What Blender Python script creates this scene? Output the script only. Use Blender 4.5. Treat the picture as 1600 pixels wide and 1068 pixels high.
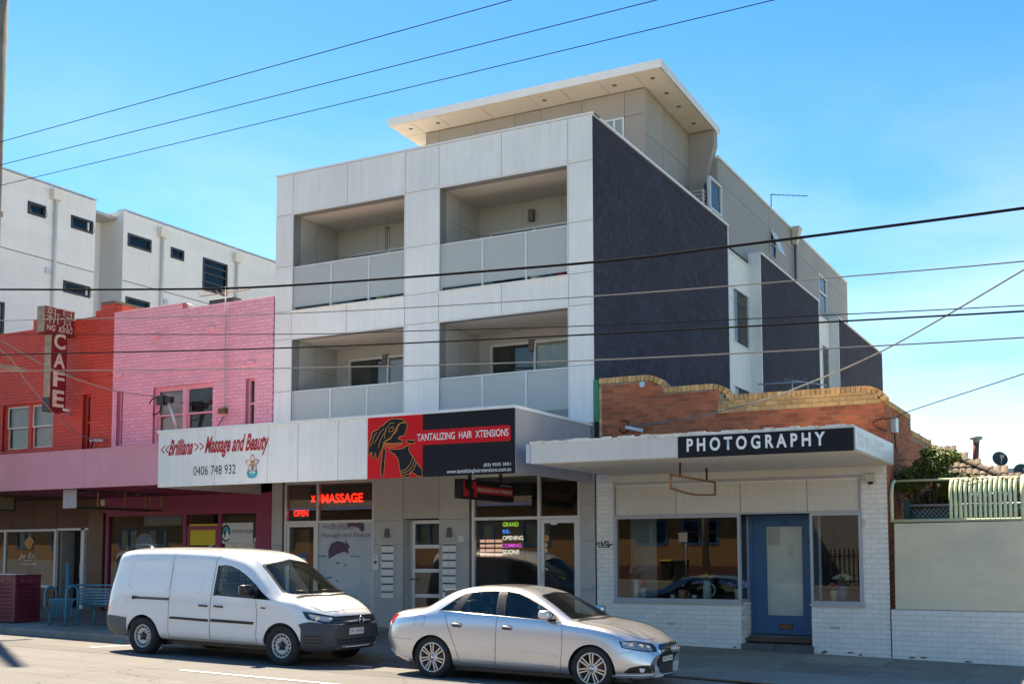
import bpy, bmesh, math, random
import numpy as np
from mathutils import Vector, Matrix
from mathutils.bvhtree import BVHTree
from mathutils.geometry import delaunay_2d_cdt

random.seed(7)
scene = bpy.context.scene
for o in list(bpy.data.objects):
    bpy.data.objects.remove(o)
COL = scene.collection

# ------------------------------------------------------------------ camera
CAM_F, CAM_YAW, CAM_PITCH, CAM_ROLL, CAM_PX, CAM_PY = 1776.083, -0.494048, 0.0799471, -0.00179, 796.54, 725.08
CAM_H = 1.70
_fw = Vector((math.sin(CAM_YAW) * math.cos(CAM_PITCH), math.cos(CAM_YAW) * math.cos(CAM_PITCH), math.sin(CAM_PITCH)))
_r0 = Vector((math.cos(CAM_YAW), -math.sin(CAM_YAW), 0))
_u0 = _r0.cross(_fw)
_r = _r0 * math.cos(CAM_ROLL) + _u0 * math.sin(CAM_ROLL)
_u = -_r0 * math.sin(CAM_ROLL) + _u0 * math.cos(CAM_ROLL)
cam_data = bpy.data.cameras.new('camera')
cam = bpy.data.objects.new('camera', cam_data)
COL.objects.link(cam)
cam.matrix_world = Matrix(((_r.x, _u.x, -_fw.x, 0), (_r.y, _u.y, -_fw.y, 0), (_r.z, _u.z, -_fw.z, CAM_H), (0, 0, 0, 1)))
cam_data.sensor_width = 36
cam_data.sensor_fit = 'HORIZONTAL'
cam_data.lens = CAM_F / 1600 * 36
cam_data.shift_x = (800 - CAM_PX) / 1600
cam_data.shift_y = (CAM_PY - 534) / 1600
cam_data.clip_end = 2000
cam_data.clip_start = 0.1
scene.camera = cam
scene.render.resolution_x, scene.render.resolution_y = 1024, 683

# ------------------------------------------------------------------ sky, sun, exposure
CLOUD_SHIFT = (0.0, 0.0, 0.0)
CLOUD_COL = (6.0, 6.2, 6.5, 1)
SUN_EL = math.radians(56.5)
SUN_SHADOW = Vector((0.55, -0.37, 0)).normalized()     # direction in which shadows fall on the ground
world = bpy.data.worlds.new('World')
scene.world = world
world.use_nodes = True
nt = world.node_tree
nt.nodes.clear()
wo = nt.nodes.new('ShaderNodeOutputWorld')
bg = nt.nodes.new('ShaderNodeBackground')
sky = nt.nodes.new('ShaderNodeTexSky')
sky.sky_type = 'NISHITA'
sky.sun_disc = False
sky.sun_elevation = SUN_EL
sky.sun_rotation = math.atan2(-SUN_SHADOW.x, -SUN_SHADOW.y)
sky.altitude = 50
sky.air_density = 0.8
sky.dust_density = 0.1
sky.ozone_density = 3.0
hs = nt.nodes.new('ShaderNodeHueSaturation')
hs.inputs['Saturation'].default_value = 1.36
hs.inputs['Value'].default_value = 1.0
nt.links.new(sky.outputs[0], hs.inputs['Color'])
gm = nt.nodes.new('ShaderNodeGamma')
gm.inputs['Gamma'].default_value = 1.0
nt.links.new(hs.outputs[0], gm.inputs['Color'])
# faint wisps of cloud, the same all round, gathering towards the horizon
tc = nt.nodes.new('ShaderNodeTexCoord')
sep = nt.nodes.new('ShaderNodeSeparateXYZ')
nt.links.new(tc.outputs['Generated'], sep.inputs[0])
mp = nt.nodes.new('ShaderNodeMapping')
mp.inputs['Scale'].default_value = (1.0, 1.0, 3.2)
mp.inputs['Location'].default_value = CLOUD_SHIFT
nt.links.new(tc.outputs['Generated'], mp.inputs['Vector'])
nz = nt.nodes.new('ShaderNodeTexNoise')
nz.inputs['Scale'].default_value = 2.4
nz.inputs['Detail'].default_value = 8
nz.inputs['Roughness'].default_value = 0.6
nz.inputs['Distortion'].default_value = 0.35
nt.links.new(mp.outputs[0], nz.inputs['Vector'])
rmp = nt.nodes.new('ShaderNodeMapRange')
rmp.inputs['From Min'].default_value = 0.40
rmp.inputs['From Max'].default_value = 0.80
rmp.inputs['To Max'].default_value = 1.0
nt.links.new(nz.outputs[0], rmp.inputs['Value'])
hz = nt.nodes.new('ShaderNodeMapRange')
hz.inputs['From Min'].default_value = 0.42
hz.inputs['From Max'].default_value = 0.0
hz.inputs['To Min'].default_value = 0.0
hz.inputs['To Max'].default_value = 0.55
nt.links.new(sep.outputs['Z'], hz.inputs['Value'])
mul = nt.nodes.new('ShaderNodeMath')
mul.operation = 'MULTIPLY'
nt.links.new(rmp.outputs[0], mul.inputs[0])
nt.links.new(hz.outputs[0], mul.inputs[1])
mxc = nt.nodes.new('ShaderNodeMixRGB')
mxc.inputs['Color2'].default_value = CLOUD_COL
nt.links.new(mul.outputs[0], mxc.inputs['Fac'])
nt.links.new(gm.outputs[0], mxc.inputs['Color1'])
nt.links.new(mxc.outputs[0], bg.inputs['Color'])
bg.inputs['Strength'].default_value = 0.06
nt.links.new(bg.outputs[0], wo.inputs[0])

sun_data = bpy.data.lights.new('sun', 'SUN')
sun = bpy.data.objects.new('sun', sun_data)
COL.objects.link(sun)
sun_data.energy = 2.7
sun_data.angle = math.radians(0.8)
sun_data.color = (1.0, 0.97, 0.93)
_sd = Vector((SUN_SHADOW.x * math.cos(SUN_EL), SUN_SHADOW.y * math.cos(SUN_EL), -math.sin(SUN_EL)))
sun.rotation_euler = _sd.to_track_quat('-Z', 'Y').to_euler()
sun.location = (-20, 40, 40)

scene.view_settings.view_transform = 'Standard'
scene.view_settings.look = 'None'
scene.view_settings.exposure = 2.4
scene.view_settings.gamma = 1.0
scene.view_settings.use_white_balance = True      # camera balanced for open shade
scene.view_settings.white_balance_temperature = 8900
scene.view_settings.white_balance_tint = 10
scene.render.engine = 'CYCLES'
scene.cycles.max_bounces = 8
scene.cycles.transparent_max_bounces = 12
scene.cycles.diffuse_bounces = 4

# ------------------------------------------------------------------ pixel rays (photo pixels, 1600 wide) to world points on a known plane
def pray(px, py):
    return _r * ((px - CAM_PX) / CAM_F) - _u * ((py - CAM_PY) / CAM_F) + _fw
def PY(px, py, Y):
    d = pray(px, py); d = d * (Y / d.y); return Vector((d.x, d.y, d.z + CAM_H))
def PX(px, py, X):
    d = pray(px, py); d = d * (X / d.x); return Vector((d.x, d.y, d.z + CAM_H))
FY = 20.3                                   # building line of the shops
def fx(px, py, Y=FY): return PY(px, py, Y).x
def fz(px, py, Y=FY): return PY(px, py, Y).z
def along(X): return -0.022 * (X + 13.5)    # fall of the street
def road_z(X, Y): return along(X) - 0.03 * (min(Y, 16.15) - 14.4) if Y > 9 else along(X) + 0.162
def foot_z(X, Y): return along(X) + 0.075 + 0.023 * (Y - 16.3)

# ------------------------------------------------------------------ objects
def link(o, parent=None):
    COL.objects.link(o)
    if parent is not None:
        o.parent = parent
    return o
def empty(name, loc=(0, 0, 0), rz=0, parent=None):
    o = bpy.data.objects.new(name, None)
    o.empty_display_size = 0.2
    o.location = loc
    o.rotation_euler = (0, 0, rz)
    return link(o, parent)
def tag(o, label=None, cat=None, group=None, kind=None):
    if label: o['label'] = label
    if cat: o['category'] = cat
    if group: o['group'] = group
    if kind: o['kind'] = kind
    return o
def thing(name, label, cat, loc=(0, 0, 0), group=None, rz=0):
    return tag(empty(name, loc, rz), label, cat, group)
def origin(o):
    """world location of a thing's empty (all empties here sit in world space or one level under another)"""
    v = Vector((0, 0, 0)); p = o
    while p is not None:
        v = v + p.location; p = p.parent
    return v

class MB:
    """collects shapes in world space; build() makes ONE mesh object, its origin at the parent's"""
    def __init__(s): s.v = []; s.f = []; s.m = []; s.cur = 0; s.sm = []; s.smooth = False
    def mat(s, i): s.cur = i; return s
    def add(s, vs, fs):
        b = len(s.v)
        s.v += [tuple(q) for q in vs]
        for f in fs:
            s.f.append(tuple(i + b for i in f)); s.m.append(s.cur); s.sm.append(s.smooth)
        return s
    def box(s, x0, x1, y0, y1, z0, z1):
        x0, x1 = min(x0, x1), max(x0, x1); y0, y1 = min(y0, y1), max(y0, y1); z0, z1 = min(z0, z1), max(z0, z1)
        return s.add([(x0, y0, z0), (x1, y0, z0), (x1, y1, z0), (x0, y1, z0), (x0, y0, z1), (x1, y0, z1), (x1, y1, z1), (x0, y1, z1)],
                     [(0, 3, 2, 1), (4, 5, 6, 7), (0, 1, 5, 4), (1, 2, 6, 5), (2, 3, 7, 6), (3, 0, 4, 7)])
    def cbox(s, x0, x1, y0, y1, z0, z1, c=0.004, face='-y'):
        """box with the rim of one face chamfered"""
        x0, x1 = min(x0, x1), max(x0, x1); y0, y1 = min(y0, y1), max(y0, y1); z0, z1 = min(z0, z1), max(z0, z1)
        if face == '-y':
            vs = [(x0, y1, z0), (x1, y1, z0), (x1, y1, z1), (x0, y1, z1), (x0, y0 + c, z0), (x1, y0 + c, z0), (x1, y0 + c, z1), (x0, y0 + c, z1),
                  (x0 + c, y0, z0 + c), (x1 - c, y0, z0 + c), (x1 - c, y0, z1 - c), (x0 + c, y0, z1 - c)]
        elif face == '+x':
            vs = [(x0, y0, z0), (x0, y1, z0), (x0, y1, z1), (x0, y0, z1), (x1 - c, y0, z0), (x1 - c, y1, z0), (x1 - c, y1, z1), (x1 - c, y0, z1),
                  (x1, y0 + c, z0 + c), (x1, y1 - c, z0 + c), (x1, y1 - c, z1 - c), (x1, y0 + c, z1 - c)]
            return s.add(vs, [(0, 3, 2, 1), (0, 1, 5, 4), (1, 2, 6, 5), (2, 3, 7, 6), (3, 0, 4, 7), (4, 5, 9, 8), (5, 6, 10, 9), (6, 7, 11, 10), (7, 4, 8, 11), (8, 9, 10, 11)])
        else:   # +z
            vs = [(x0, y0, z0), (x0, y1, z0), (x1, y1, z0), (x1, y0, z0), (x0, y0, z1 - c), (x0, y1, z1 - c), (x1, y1, z1 - c), (x1, y0, z1 - c),
                  (x0 + c, y0 + c, z1), (x0 + c, y1 - c, z1), (x1 - c, y1 - c, z1), (x1 - c, y0 + c, z1)]
            return s.add(vs, [(0, 1, 2, 3), (0, 4, 5, 1), (1, 5, 6, 2), (2, 6, 7, 3), (3, 7, 4, 0), (4, 8, 9, 5), (5, 9, 10, 6), (6, 10, 11, 7), (7, 11, 8, 4), (8, 11, 10, 9)])
        return s.add(vs, [(0, 3, 2, 1), (0, 1, 5, 4), (1, 2, 6, 5), (2, 3, 7, 6), (3, 0, 4, 7), (4, 5, 9, 8), (5, 6, 10, 9), (6, 7, 11, 10), (7, 4, 8, 11), (8, 9, 10, 11)])
    def quad(s, a, b, c, d): return s.add([a, b, c, d], [(0, 1, 2, 3)])
    def prism(s, poly, d):
        """poly: 3-D points of a planar outline, d: extrusion vector"""
        n = len(poly); d = Vector(d); P = [Vector(q) for q in poly]
        vs = P + [q + d for q in P]
        return s.add(vs, [tuple(range(n))[::-1], tuple(range(n, 2 * n))] + [(i, (i + 1) % n, n + (i + 1) % n, n + i) for i in range(n)])
    def tube(s, pts, r, n=8, closed=False, caps=True):
        P = [Vector(q) for q in pts]; R = r if isinstance(r, (list, tuple)) else [r] * len(P)
        k = len(P); rings = []; prev = None
        for i in range(k):
            a = P[(i - 1) % k] if (closed or i > 0) else P[i]; b = P[(i + 1) % k] if (closed or i < k - 1) else P[i]
            t = (b - a).normalized()
            if prev is None:
                up = Vector((0, 0, 1)) if abs(t.z) < 0.9 else Vector((1, 0, 0))
                u = t.cross(up).normalized()
            else:
                u = (prev - t * prev.dot(t))
                u = u.normalized() if u.length > 1e-6 else t.orthogonal().normalized()
            prev = u; w = t.cross(u)
            rings.append([P[i] + (u * math.cos(2 * math.pi * j / n) + w * math.sin(2 * math.pi * j / n)) * R[i] for j in range(n)])
        vs = [q for rg in rings for q in rg]; fs = []
        for i in range(k if closed else k - 1):
            a = i * n; b = ((i + 1) % k) * n
            fs += [(a + j, a + (j + 1) % n, b + (j + 1) % n, b + j) for j in range(n)]
        if caps and not closed: fs += [tuple(range(n))[::-1], tuple(range((k - 1) * n, k * n))]
        sv = s.smooth; s.smooth = True; s.add(vs, fs); s.smooth = sv
        return s
    def bar(s, a, b, w, h, up=(0, 0, 1)):
        """rectangular bar from a to b"""
        a, b = Vector(a), Vector(b); t = (b - a).normalized(); up = Vector(up)
        u = t.cross(up).normalized() * (w / 2); v = u.cross(t).normalized() * (h / 2)
        vs = [a - u - v, a + u - v, a + u + v, a - u + v, b - u - v, b + u - v, b + u + v, b - u + v]
        return s.add(vs, [(0, 3, 2, 1), (4, 5, 6, 7), (0, 1, 5, 4), (1, 2, 6, 5), (2, 3, 7, 6), (3, 0, 4, 7)])
    def lathe(s, prof, c, axis='z', n=24, a0=0, a1=2 * math.pi, smooth=True):
        """prof: (radius, height) pairs turned about an axis through c"""
        c = Vector(c); full = abs(a1 - a0 - 2 * math.pi) < 1e-6; m = n if full else n + 1
        ax = {'z': (Vector((1, 0, 0)), Vector((0, 1, 0)), Vector((0, 0, 1))), 'y': (Vector((1, 0, 0)), Vector((0, 0, 1)), Vector((0, -1, 0))), 'x': (Vector((0, 1, 0)), Vector((0, 0, 1)), Vector((1, 0, 0)))}[axis]
        vs = []
        for (r, h) in prof:
            for j in range(m):
                a = a0 + (a1 - a0) * j / n
                vs.append(c + ax[0] * (r * math.cos(a)) + ax[1] * (r * math.sin(a)) + ax[2] * h)
        fs = []
        for i in range(len(prof) - 1):
            for j in range(n):
                a, b = i * m + j, i * m + (j + 1) % m
                fs.append((a, b, b + m, a + m))
        sv = s.smooth; s.smooth = smooth; s.add(vs, fs); s.smooth = sv
        return s
    def disc(s, c, r, axis='y', n=24, rz=None):
        c = Vector(c); rz = rz or r
        pts = []
        for j in range(n):
            a = 2 * math.pi * j / n
            if axis == 'y': pts.append(c + Vector((r * math.cos(a), 0, rz * math.sin(a))))
            elif axis == 'x': pts.append(c + Vector((0, r * math.cos(a), rz * math.sin(a))))
            else: pts.append(c + Vector((r * math.cos(a), rz * math.sin(a), 0)))
        return s.add(pts, [tuple(range(n))])
    def build(s, name, mats, parent=None, fix=True):
        me = bpy.data.meshes.new(name)
        off = origin(parent) if parent is not None else Vector((0, 0, 0))
        if parent is None and s.v:
            xs = np.array(s.v); off = Vector(((xs[:, 0].min() + xs[:, 0].max()) / 2, (xs[:, 1].min() + xs[:, 1].max()) / 2, xs[:, 2].min()))
        me.from_pydata([(q[0] - off.x, q[1] - off.y, q[2] - off.z) for q in s.v], [], s.f)
        for m_ in (mats if isinstance(mats, (list, tuple)) else [mats]): me.materials.append(M[m_] if isinstance(m_, str) else m_)
        me.polygons.foreach_set('material_index', s.m)
        me.polygons.foreach_set('use_smooth', s.sm)
        if fix:
            bm = bmesh.new(); bm.from_mesh(me); bmesh.ops.recalc_face_normals(bm, faces=bm.faces); bm.to_mesh(me); bm.free()
        me.update()
        o = bpy.data.objects.new(name, me)
        if parent is None: o.location = off
        return link(o, parent)
def box(name, m, parent, *a):
    return MB().box(*a).build(name, m, parent)
def flat(pts, name, m, parent):
    """a thin print: filled outlines given as lists of 3-D points"""
    b = MB()
    for p in pts: b.add(p, [tuple(range(len(p)))])
    return b.build(name, m, parent, fix=False)
def mesh_obj(name, vs, fs, mats, parent=None, smooth=False):
    b = MB(); b.smooth = smooth; b.add(vs, fs)
    return b.build(name, mats, parent)

def text(body, name, m, parent, x0, x1, z0, z1, y, face='-y', shear=0.0, depth=0.003, align='fit', offset=0.0, font=None, zfun=None):
    """lettering fitted into a rectangle; face -y: x0..x1 z0..z1 at depth y; face +x: x0..x1 are Y values, y is X"""
    cu = bpy.data.curves.new(name, 'FONT'); cu.body = body; cu.size = 1; cu.offset = offset; cu.resolution_u = 4
    if font: cu.font = font
    to = bpy.data.objects.new(name, cu); COL.objects.link(to)
    dg = bpy.context.evaluated_depsgraph_get(); dg.update()
    me = bpy.data.meshes.new_from_object(to.evaluated_get(dg))
    bpy.data.objects.remove(to)
    n = len(me.vertices)
    if n == 0:
        return None
    co = np.zeros(n * 3); me.vertices.foreach_get('co', co); co = co.reshape(-1, 3)
    mn, mx = co.min(0), co.max(0)
    u = (co[:, 0] - mn[0]) / (mx[0] - mn[0]); w = (co[:, 1] - mn[1]) / max(mx[1] - mn[1], 1e-6)
    W = x1 - x0; H = z1 - z0
    sh = shear * H * w
    off = origin(parent)
    out = np.zeros((n, 3))
    A = x0 + u * (W - shear * H) + sh
    B_ = z0 + w * H
    if face == '-y':
        out[:, 0], out[:, 1], out[:, 2] = A - off.x, y - off.y, B_ - off.z
    else:
        out[:, 0], out[:, 1], out[:, 2] = y - off.x, A - off.y, B_ - off.z
    me.vertices.foreach_set('co', out.ravel())
    me.materials.clear(); me.materials.append(M[m]); me.update()
    me.name = name
    o = bpy.data.objects.new(name, me)
    return link(o, parent)

def copy_tree(o, parent=None):
    c = o.copy(); COL.objects.link(c)
    if parent is not None: c.parent = parent
    for ch in list(o.children): copy_tree(ch, c)
    return c

# ------------------------------------------------------------------ materials
M = {}
def _noise(nt, scale, detail=4, rough=0.6, src=None, dist=0.0):
    n = nt.nodes.new('ShaderNodeTexNoise'); n.inputs['Scale'].default_value = scale; n.inputs['Detail'].default_value = detail
    n.inputs['Roughness'].default_value = rough; n.inputs['Distortion'].default_value = dist
    if src is not None: nt.links.new(src, n.inputs['Vector'])
    return n
def mat(name, col, rough=0.6, metal=0.0, var=0.10, scale=3.0, bump=0.0, bscale=60.0, spec=0.5, coat=0.0, rnd=0.0, dirt=None, dirt_amt=0.0, dirt_scale=1.2, streak=0.0, fleck=None):
    """principled material: base colour with large soft variation, optional per-piece variation, stains, vertical weathering streaks and fine relief"""
    m = bpy.data.materials.new(name); m.use_nodes = True; nt = m.node_tree; nt.nodes.clear()
    out = nt.nodes.new('ShaderNodeOutputMaterial'); p = nt.nodes.new('ShaderNodeBsdfPrincipled')
    nt.links.new(p.outputs[0], out.inputs[0])
    geo = nt.nodes.new('ShaderNodeNewGeometry'); pos = geo.outputs['Position']
    c = tuple(col) + (1,)
    base = nt.nodes.new('ShaderNodeRGB'); base.outputs[0].default_value = c; cur = base.outputs[0]
    def mixmul(cur, val_socket, lo, hi):
        mr = nt.nodes.new('ShaderNodeMapRange'); mr.inputs['From Min'].default_value = 0.3; mr.inputs['From Max'].default_value = 0.7
        mr.inputs['To Min'].default_value = lo; mr.inputs['To Max'].default_value = hi
        nt.links.new(val_socket, mr.inputs['Value'])
        mx = nt.nodes.new('ShaderNodeVectorMath'); mx.operation = 'SCALE'
        nt.links.new(cur, mx.inputs[0]); nt.links.new(mr.outputs[0], mx.inputs['Scale'])
        return mx.outputs[0]
    if var:
        n = _noise(nt, scale, 5, 0.65, pos); cur = mixmul(cur, n.outputs[0], 1 - var, 1 + var)
    if fleck:
        n = _noise(nt, fleck[0], 2, 0.7, pos); cur = mixmul(cur, n.outputs[0], 1 - fleck[1], 1 + fleck[1])
    if rnd:
        oi = nt.nodes.new('ShaderNodeObjectInfo')
        ad = nt.nodes.new('ShaderNodeMath'); ad.operation = 'ADD'
        nt.links.new(oi.outputs['Random'], ad.inputs[0]); nt.links.new(geo.outputs['Random Per Island'], ad.inputs[1])
        fr = nt.nodes.new('ShaderNodeMath'); fr.operation = 'FRACT'; nt.links.new(ad.outputs[0], fr.inputs[0])
        mr = nt.nodes.new('ShaderNodeMapRange'); mr.inputs['To Min'].default_value = 1 - rnd; mr.inputs['To Max'].default_value = 1 + rnd
        nt.links.new(fr.outputs[0], mr.inputs['Value'])
        mx = nt.nodes.new('ShaderNodeVectorMath'); mx.operation = 'SCALE'
        nt.links.new(cur, mx.inputs[0]); nt.links.new(mr.outputs[0], mx.inputs['Scale']); cur = mx.outputs[0]
    if dirt is not None:
        n = _noise(nt, dirt_scale, 8, 0.7, pos, 0.6)
        mr = nt.nodes.new('ShaderNodeMapRange'); mr.inputs['From Min'].default_value = 0.52; mr.inputs['From Max'].default_value = 0.72
        mr.inputs['To Max'].default_value = dirt_amt; nt.links.new(n.outputs[0], mr.inputs['Value'])
        mx = nt.nodes.new('ShaderNodeMixRGB'); mx.inputs['Color2'].default_value = tuple(dirt) + (1,)
        nt.links.new(mr.outputs[0], mx.inputs['Fac']); nt.links.new(cur, mx.inputs['Color1']); cur = mx.outputs[0]
    if streak:
        mp = nt.nodes.new('ShaderNodeMapping'); mp.inputs['Scale'].default_value = (9, 9, 0.55); nt.links.new(pos, mp.inputs['Vector'])
        n = _noise(nt, 1.0, 6, 0.7, mp.outputs[0]); cur = mixmul(cur, n.outputs[0], 1 - streak, 1 + streak * 0.4)
    nt.links.new(cur, p.inputs['Base Color'])
    p.inputs['Roughness'].default_value = rough; p.inputs['Metallic'].default_value = metal
    p.inputs['Specular IOR Level'].default_value = spec
    if coat: p.inputs['Coat Weight'].default_value = coat; p.inputs['Coat Roughness'].default_value = 0.04
    if bump:
        n = _noise(nt, bscale, 6, 0.7, pos)
        b = nt.nodes.new('ShaderNodeBump'); b.inputs['Strength'].default_value = bump; b.inputs['Distance'].default_value = 0.01
        nt.links.new(n.outputs[0], b.inputs['Height']); nt.links.new(b.outputs[0], p.inputs['Normal'])
    M[name] = m
    return m
def glass(name, tint=(0.8, 0.85, 0.83), boost=1.6, rough=0.0):
    m = bpy.data.materials.new(name); m.use_nodes = True; nt = m.node_tree; nt.nodes.clear()
    out = nt.nodes.new('ShaderNodeOutputMaterial'); tr = nt.nodes.new('ShaderNodeBsdfTransparent'); gl = nt.nodes.new('ShaderNodeBsdfGlossy')
    tr.inputs[0].default_value = tuple(tint) + (1,); gl.inputs['Roughness'].default_value = rough
    fr = nt.nodes.new('ShaderNodeFresnel'); fr.inputs['IOR'].default_value = 1.52
    ml = nt.nodes.new('ShaderNodeMath'); ml.operation = 'MULTIPLY'; ml.use_clamp = True; ml.inputs[1].default_value = boost
    nt.links.new(fr.outputs[0], ml.inputs[0])
    mx = nt.nodes.new('ShaderNodeMixShader'); nt.links.new(ml.outputs[0], mx.inputs[0]); nt.links.new(tr.outputs[0], mx.inputs[1]); nt.links.new(gl.outputs[0], mx.inputs[2])
    nt.links.new(mx.outputs[0], out.inputs[0]); M[name] = m
    return m
def frosted(name, col, through=0.45):
    m = bpy.data.materials.new(name); m.use_nodes = True; nt = m.node_tree; nt.nodes.clear()
    out = nt.nodes.new('ShaderNodeOutputMaterial'); d = nt.nodes.new('ShaderNodeBsdfDiffuse'); t = nt.nodes.new('ShaderNodeBsdfTranslucent'); g = nt.nodes.new('ShaderNodeBsdfGlossy')
    d.inputs[0].default_value = tuple(col) + (1,); t.inputs[0].default_value = tuple(col) + (1,); g.inputs['Roughness'].default_value = 0.12
    a = nt.nodes.new('ShaderNodeMixShader'); a.inputs[0].default_value = through; nt.links.new(d.outputs[0], a.inputs[1]); nt.links.new(t.outputs[0], a.inputs[2])
    b = nt.nodes.new('ShaderNodeMixShader'); fr = nt.nodes.new('ShaderNodeFresnel'); fr.inputs[0].default_value = 1.45
    nt.links.new(fr.outputs[0], b.inputs[0]); nt.links.new(a.outputs[0], b.inputs[1]); nt.links.new(g.outputs[0], b.inputs[2])
    c_ = nt.nodes.new('ShaderNodeMixShader'); c_.inputs[0].default_value = 0.16; tp = nt.nodes.new('ShaderNodeBsdfTransparent'); tp.inputs[0].default_value = (.8, .84, .81, 1); nt.links.new(b.outputs[0], c_.inputs[1]); nt.links.new(tp.outputs[0], c_.inputs[2])
    nt.links.new(c_.outputs[0], out.inputs[0]); M[name] = m
def emit(name, col, s):
    m = bpy.data.materials.new(name); m.use_nodes = True; nt = m.node_tree; nt.nodes.clear()
    out = nt.nodes.new('ShaderNodeOutputMaterial'); e = nt.nodes.new('ShaderNodeEmission'); e.inputs[0].default_value = tuple(col) + (1,); e.inputs[1].default_value = s
    nt.links.new(e.outputs[0], out.inputs[0]); M[name] = m

mat('asphalt', (0.128, 0.125, 0.121), 0.9, var=0.14, scale=0.6, bump=0.5, bscale=120, fleck=(90, 0.35), dirt=(0.10, 0.098, 0.095), dirt_amt=0.5, dirt_scale=0.45)
def road_cracks():
    nt = M['asphalt'].node_tree; p = [n for n in nt.nodes if n.type == 'BSDF_PRINCIPLED'][0]; src = p.inputs['Base Color'].links[0].from_socket
    geo = nt.nodes.new('ShaderNodeNewGeometry'); n = _noise(nt, 1.3, 4, .6, geo.outputs['Position']); ad = nt.nodes.new('ShaderNodeVectorMath'); ad.operation = 'ADD'
    sc = nt.nodes.new('ShaderNodeVectorMath'); sc.operation = 'SCALE'; sc.inputs['Scale'].default_value = .5; nt.links.new(n.outputs['Color'], sc.inputs[0]); nt.links.new(geo.outputs['Position'], ad.inputs[0]); nt.links.new(sc.outputs[0], ad.inputs[1])
    v = nt.nodes.new('ShaderNodeTexVoronoi'); v.feature = 'DISTANCE_TO_EDGE'; v.inputs['Scale'].default_value = .55; nt.links.new(ad.outputs[0], v.inputs['Vector'])
    mr = nt.nodes.new('ShaderNodeMapRange'); mr.inputs['From Min'].default_value = .002; mr.inputs['From Max'].default_value = .010; mr.inputs['To Min'].default_value = .6; mr.inputs['To Max'].default_value = 1; nt.links.new(v.outputs['Distance'], mr.inputs['Value'])
    mx = nt.nodes.new('ShaderNodeVectorMath'); mx.operation = 'SCALE'; nt.links.new(src, mx.inputs[0]); nt.links.new(mr.outputs[0], mx.inputs['Scale']); nt.links.new(mx.outputs[0], p.inputs['Base Color'])
road_cracks()
mat('concrete', (0.29, 0.250, 0.205), 0.9, var=0.2, scale=0.9, bump=0.25, bscale=70, rnd=0.2, fleck=(60, 0.12), dirt=(0.15, 0.135, 0.12), dirt_amt=0.6, dirt_scale=1.1)
mat('kerb_stone', (0.28, 0.245, 0.205), 0.9, var=0.2, scale=2, bump=0.4, bscale=40, rnd=0.12, dirt=(0.12, 0.11, 0.10), dirt_amt=0.6, dirt_scale=2.5)
mat('joint', (0.10, 0.095, 0.085), 0.95, var=0.2)
mat('line_paint', (0.66, 0.66, 0.63), 0.7, var=0.15, scale=6, dirt=(0.25, 0.245, 0.24), dirt_amt=0.8, dirt_scale=9)
mat('verge', (0.10, 0.11, 0.045), 0.95, var=0.4, scale=1.0, fleck=(20, 0.3))
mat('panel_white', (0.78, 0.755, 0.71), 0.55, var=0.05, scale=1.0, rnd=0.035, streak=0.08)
mat('panel_grey', (0.46, 0.43, 0.40), 0.6, var=0.05, scale=1.0, rnd=0.05, dirt=(0.33, 0.30, 0.27), dirt_amt=0.35, dirt_scale=1.5)
mat('panel_tan', (0.31, 0.28, 0.255), 0.65, var=0.05, scale=1.2, rnd=0.04, streak=0.05)
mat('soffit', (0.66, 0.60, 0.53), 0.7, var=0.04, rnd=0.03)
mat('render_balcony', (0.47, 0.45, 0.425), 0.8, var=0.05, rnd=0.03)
mat('white_metal', (0.74, 0.72, 0.69), 0.45, var=0.04)
mat('alu', (0.52, 0.52, 0.51), 0.38, 0.35, var=0.05)
mat('alu_pale', (0.62, 0.62, 0.61), 0.4, 0.2, var=0.05)
mat('dark_block', (0.040, 0.037, 0.056), 0.85, var=0.16, scale=0.8, rnd=0.13, bump=0.35, bscale=60, streak=0.18, spec=0.25)
mat('dark_joint', (0.020, 0.019, 0.028), 0.9, var=0.1)
mat('cap_white', (0.74, 0.73, 0.71), 0.5, var=0.05)
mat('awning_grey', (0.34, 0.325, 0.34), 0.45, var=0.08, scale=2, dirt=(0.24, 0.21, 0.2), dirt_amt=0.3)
mat('cement_white', (0.67, 0.63, 0.565), 0.75, var=0.045, scale=1.2, streak=0.07)
mat('red_brick', (0.42, 0.105, 0.042), 0.85, var=0.2, scale=4, rnd=0.28, bump=0.35, bscale=80)
mat('cream_brick', (0.62, 0.345, 0.14), 0.85, var=0.18, scale=5, rnd=0.25, bump=0.35, bscale=80, dirt=(0.12, 0.075, 0.04), dirt_amt=0.75, dirt_scale=3.0)
mat('mortar', (0.30, 0.22, 0.16), 0.95, var=0.2, scale=4)
mat('paint_red', (0.60, 0.062, 0.034), 0.6, var=0.13, scale=1.5, rnd=0.05, bump=0.25, bscale=70, dirt=(0.34, 0.035, 0.02), dirt_amt=0.45, dirt_scale=1.6)
mat('paint_red_joint', (0.34, 0.030, 0.017), 0.75, var=0.1)
mat('paint_pink', (0.84, 0.385, 0.43), 0.62, var=0.07, scale=1.5, rnd=0.05, bump=0.25, bscale=70, dirt=(0.62, 0.21, 0.30), dirt_amt=0.4, dirt_scale=1.8)
mat('paint_pink_joint', (0.60, 0.20, 0.29), 0.8, var=0.1)
mat('awning_pink', (0.68, 0.26, 0.30), 0.55, var=0.07, scale=1.0, dirt=(0.47, 0.14, 0.23), dirt_amt=0.4, dirt_scale=1.0)
mat('paint_magenta', (0.30, 0.030, 0.085), 0.5, var=0.1)
mat('paint_white_brick', (0.83, 0.785, 0.715), 0.7, var=0.05, scale=1.5, rnd=0.04, bump=0.2, bscale=70)
mat('paint_white_joint', (0.62, 0.595, 0.545), 0.85, var=0.06)
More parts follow.
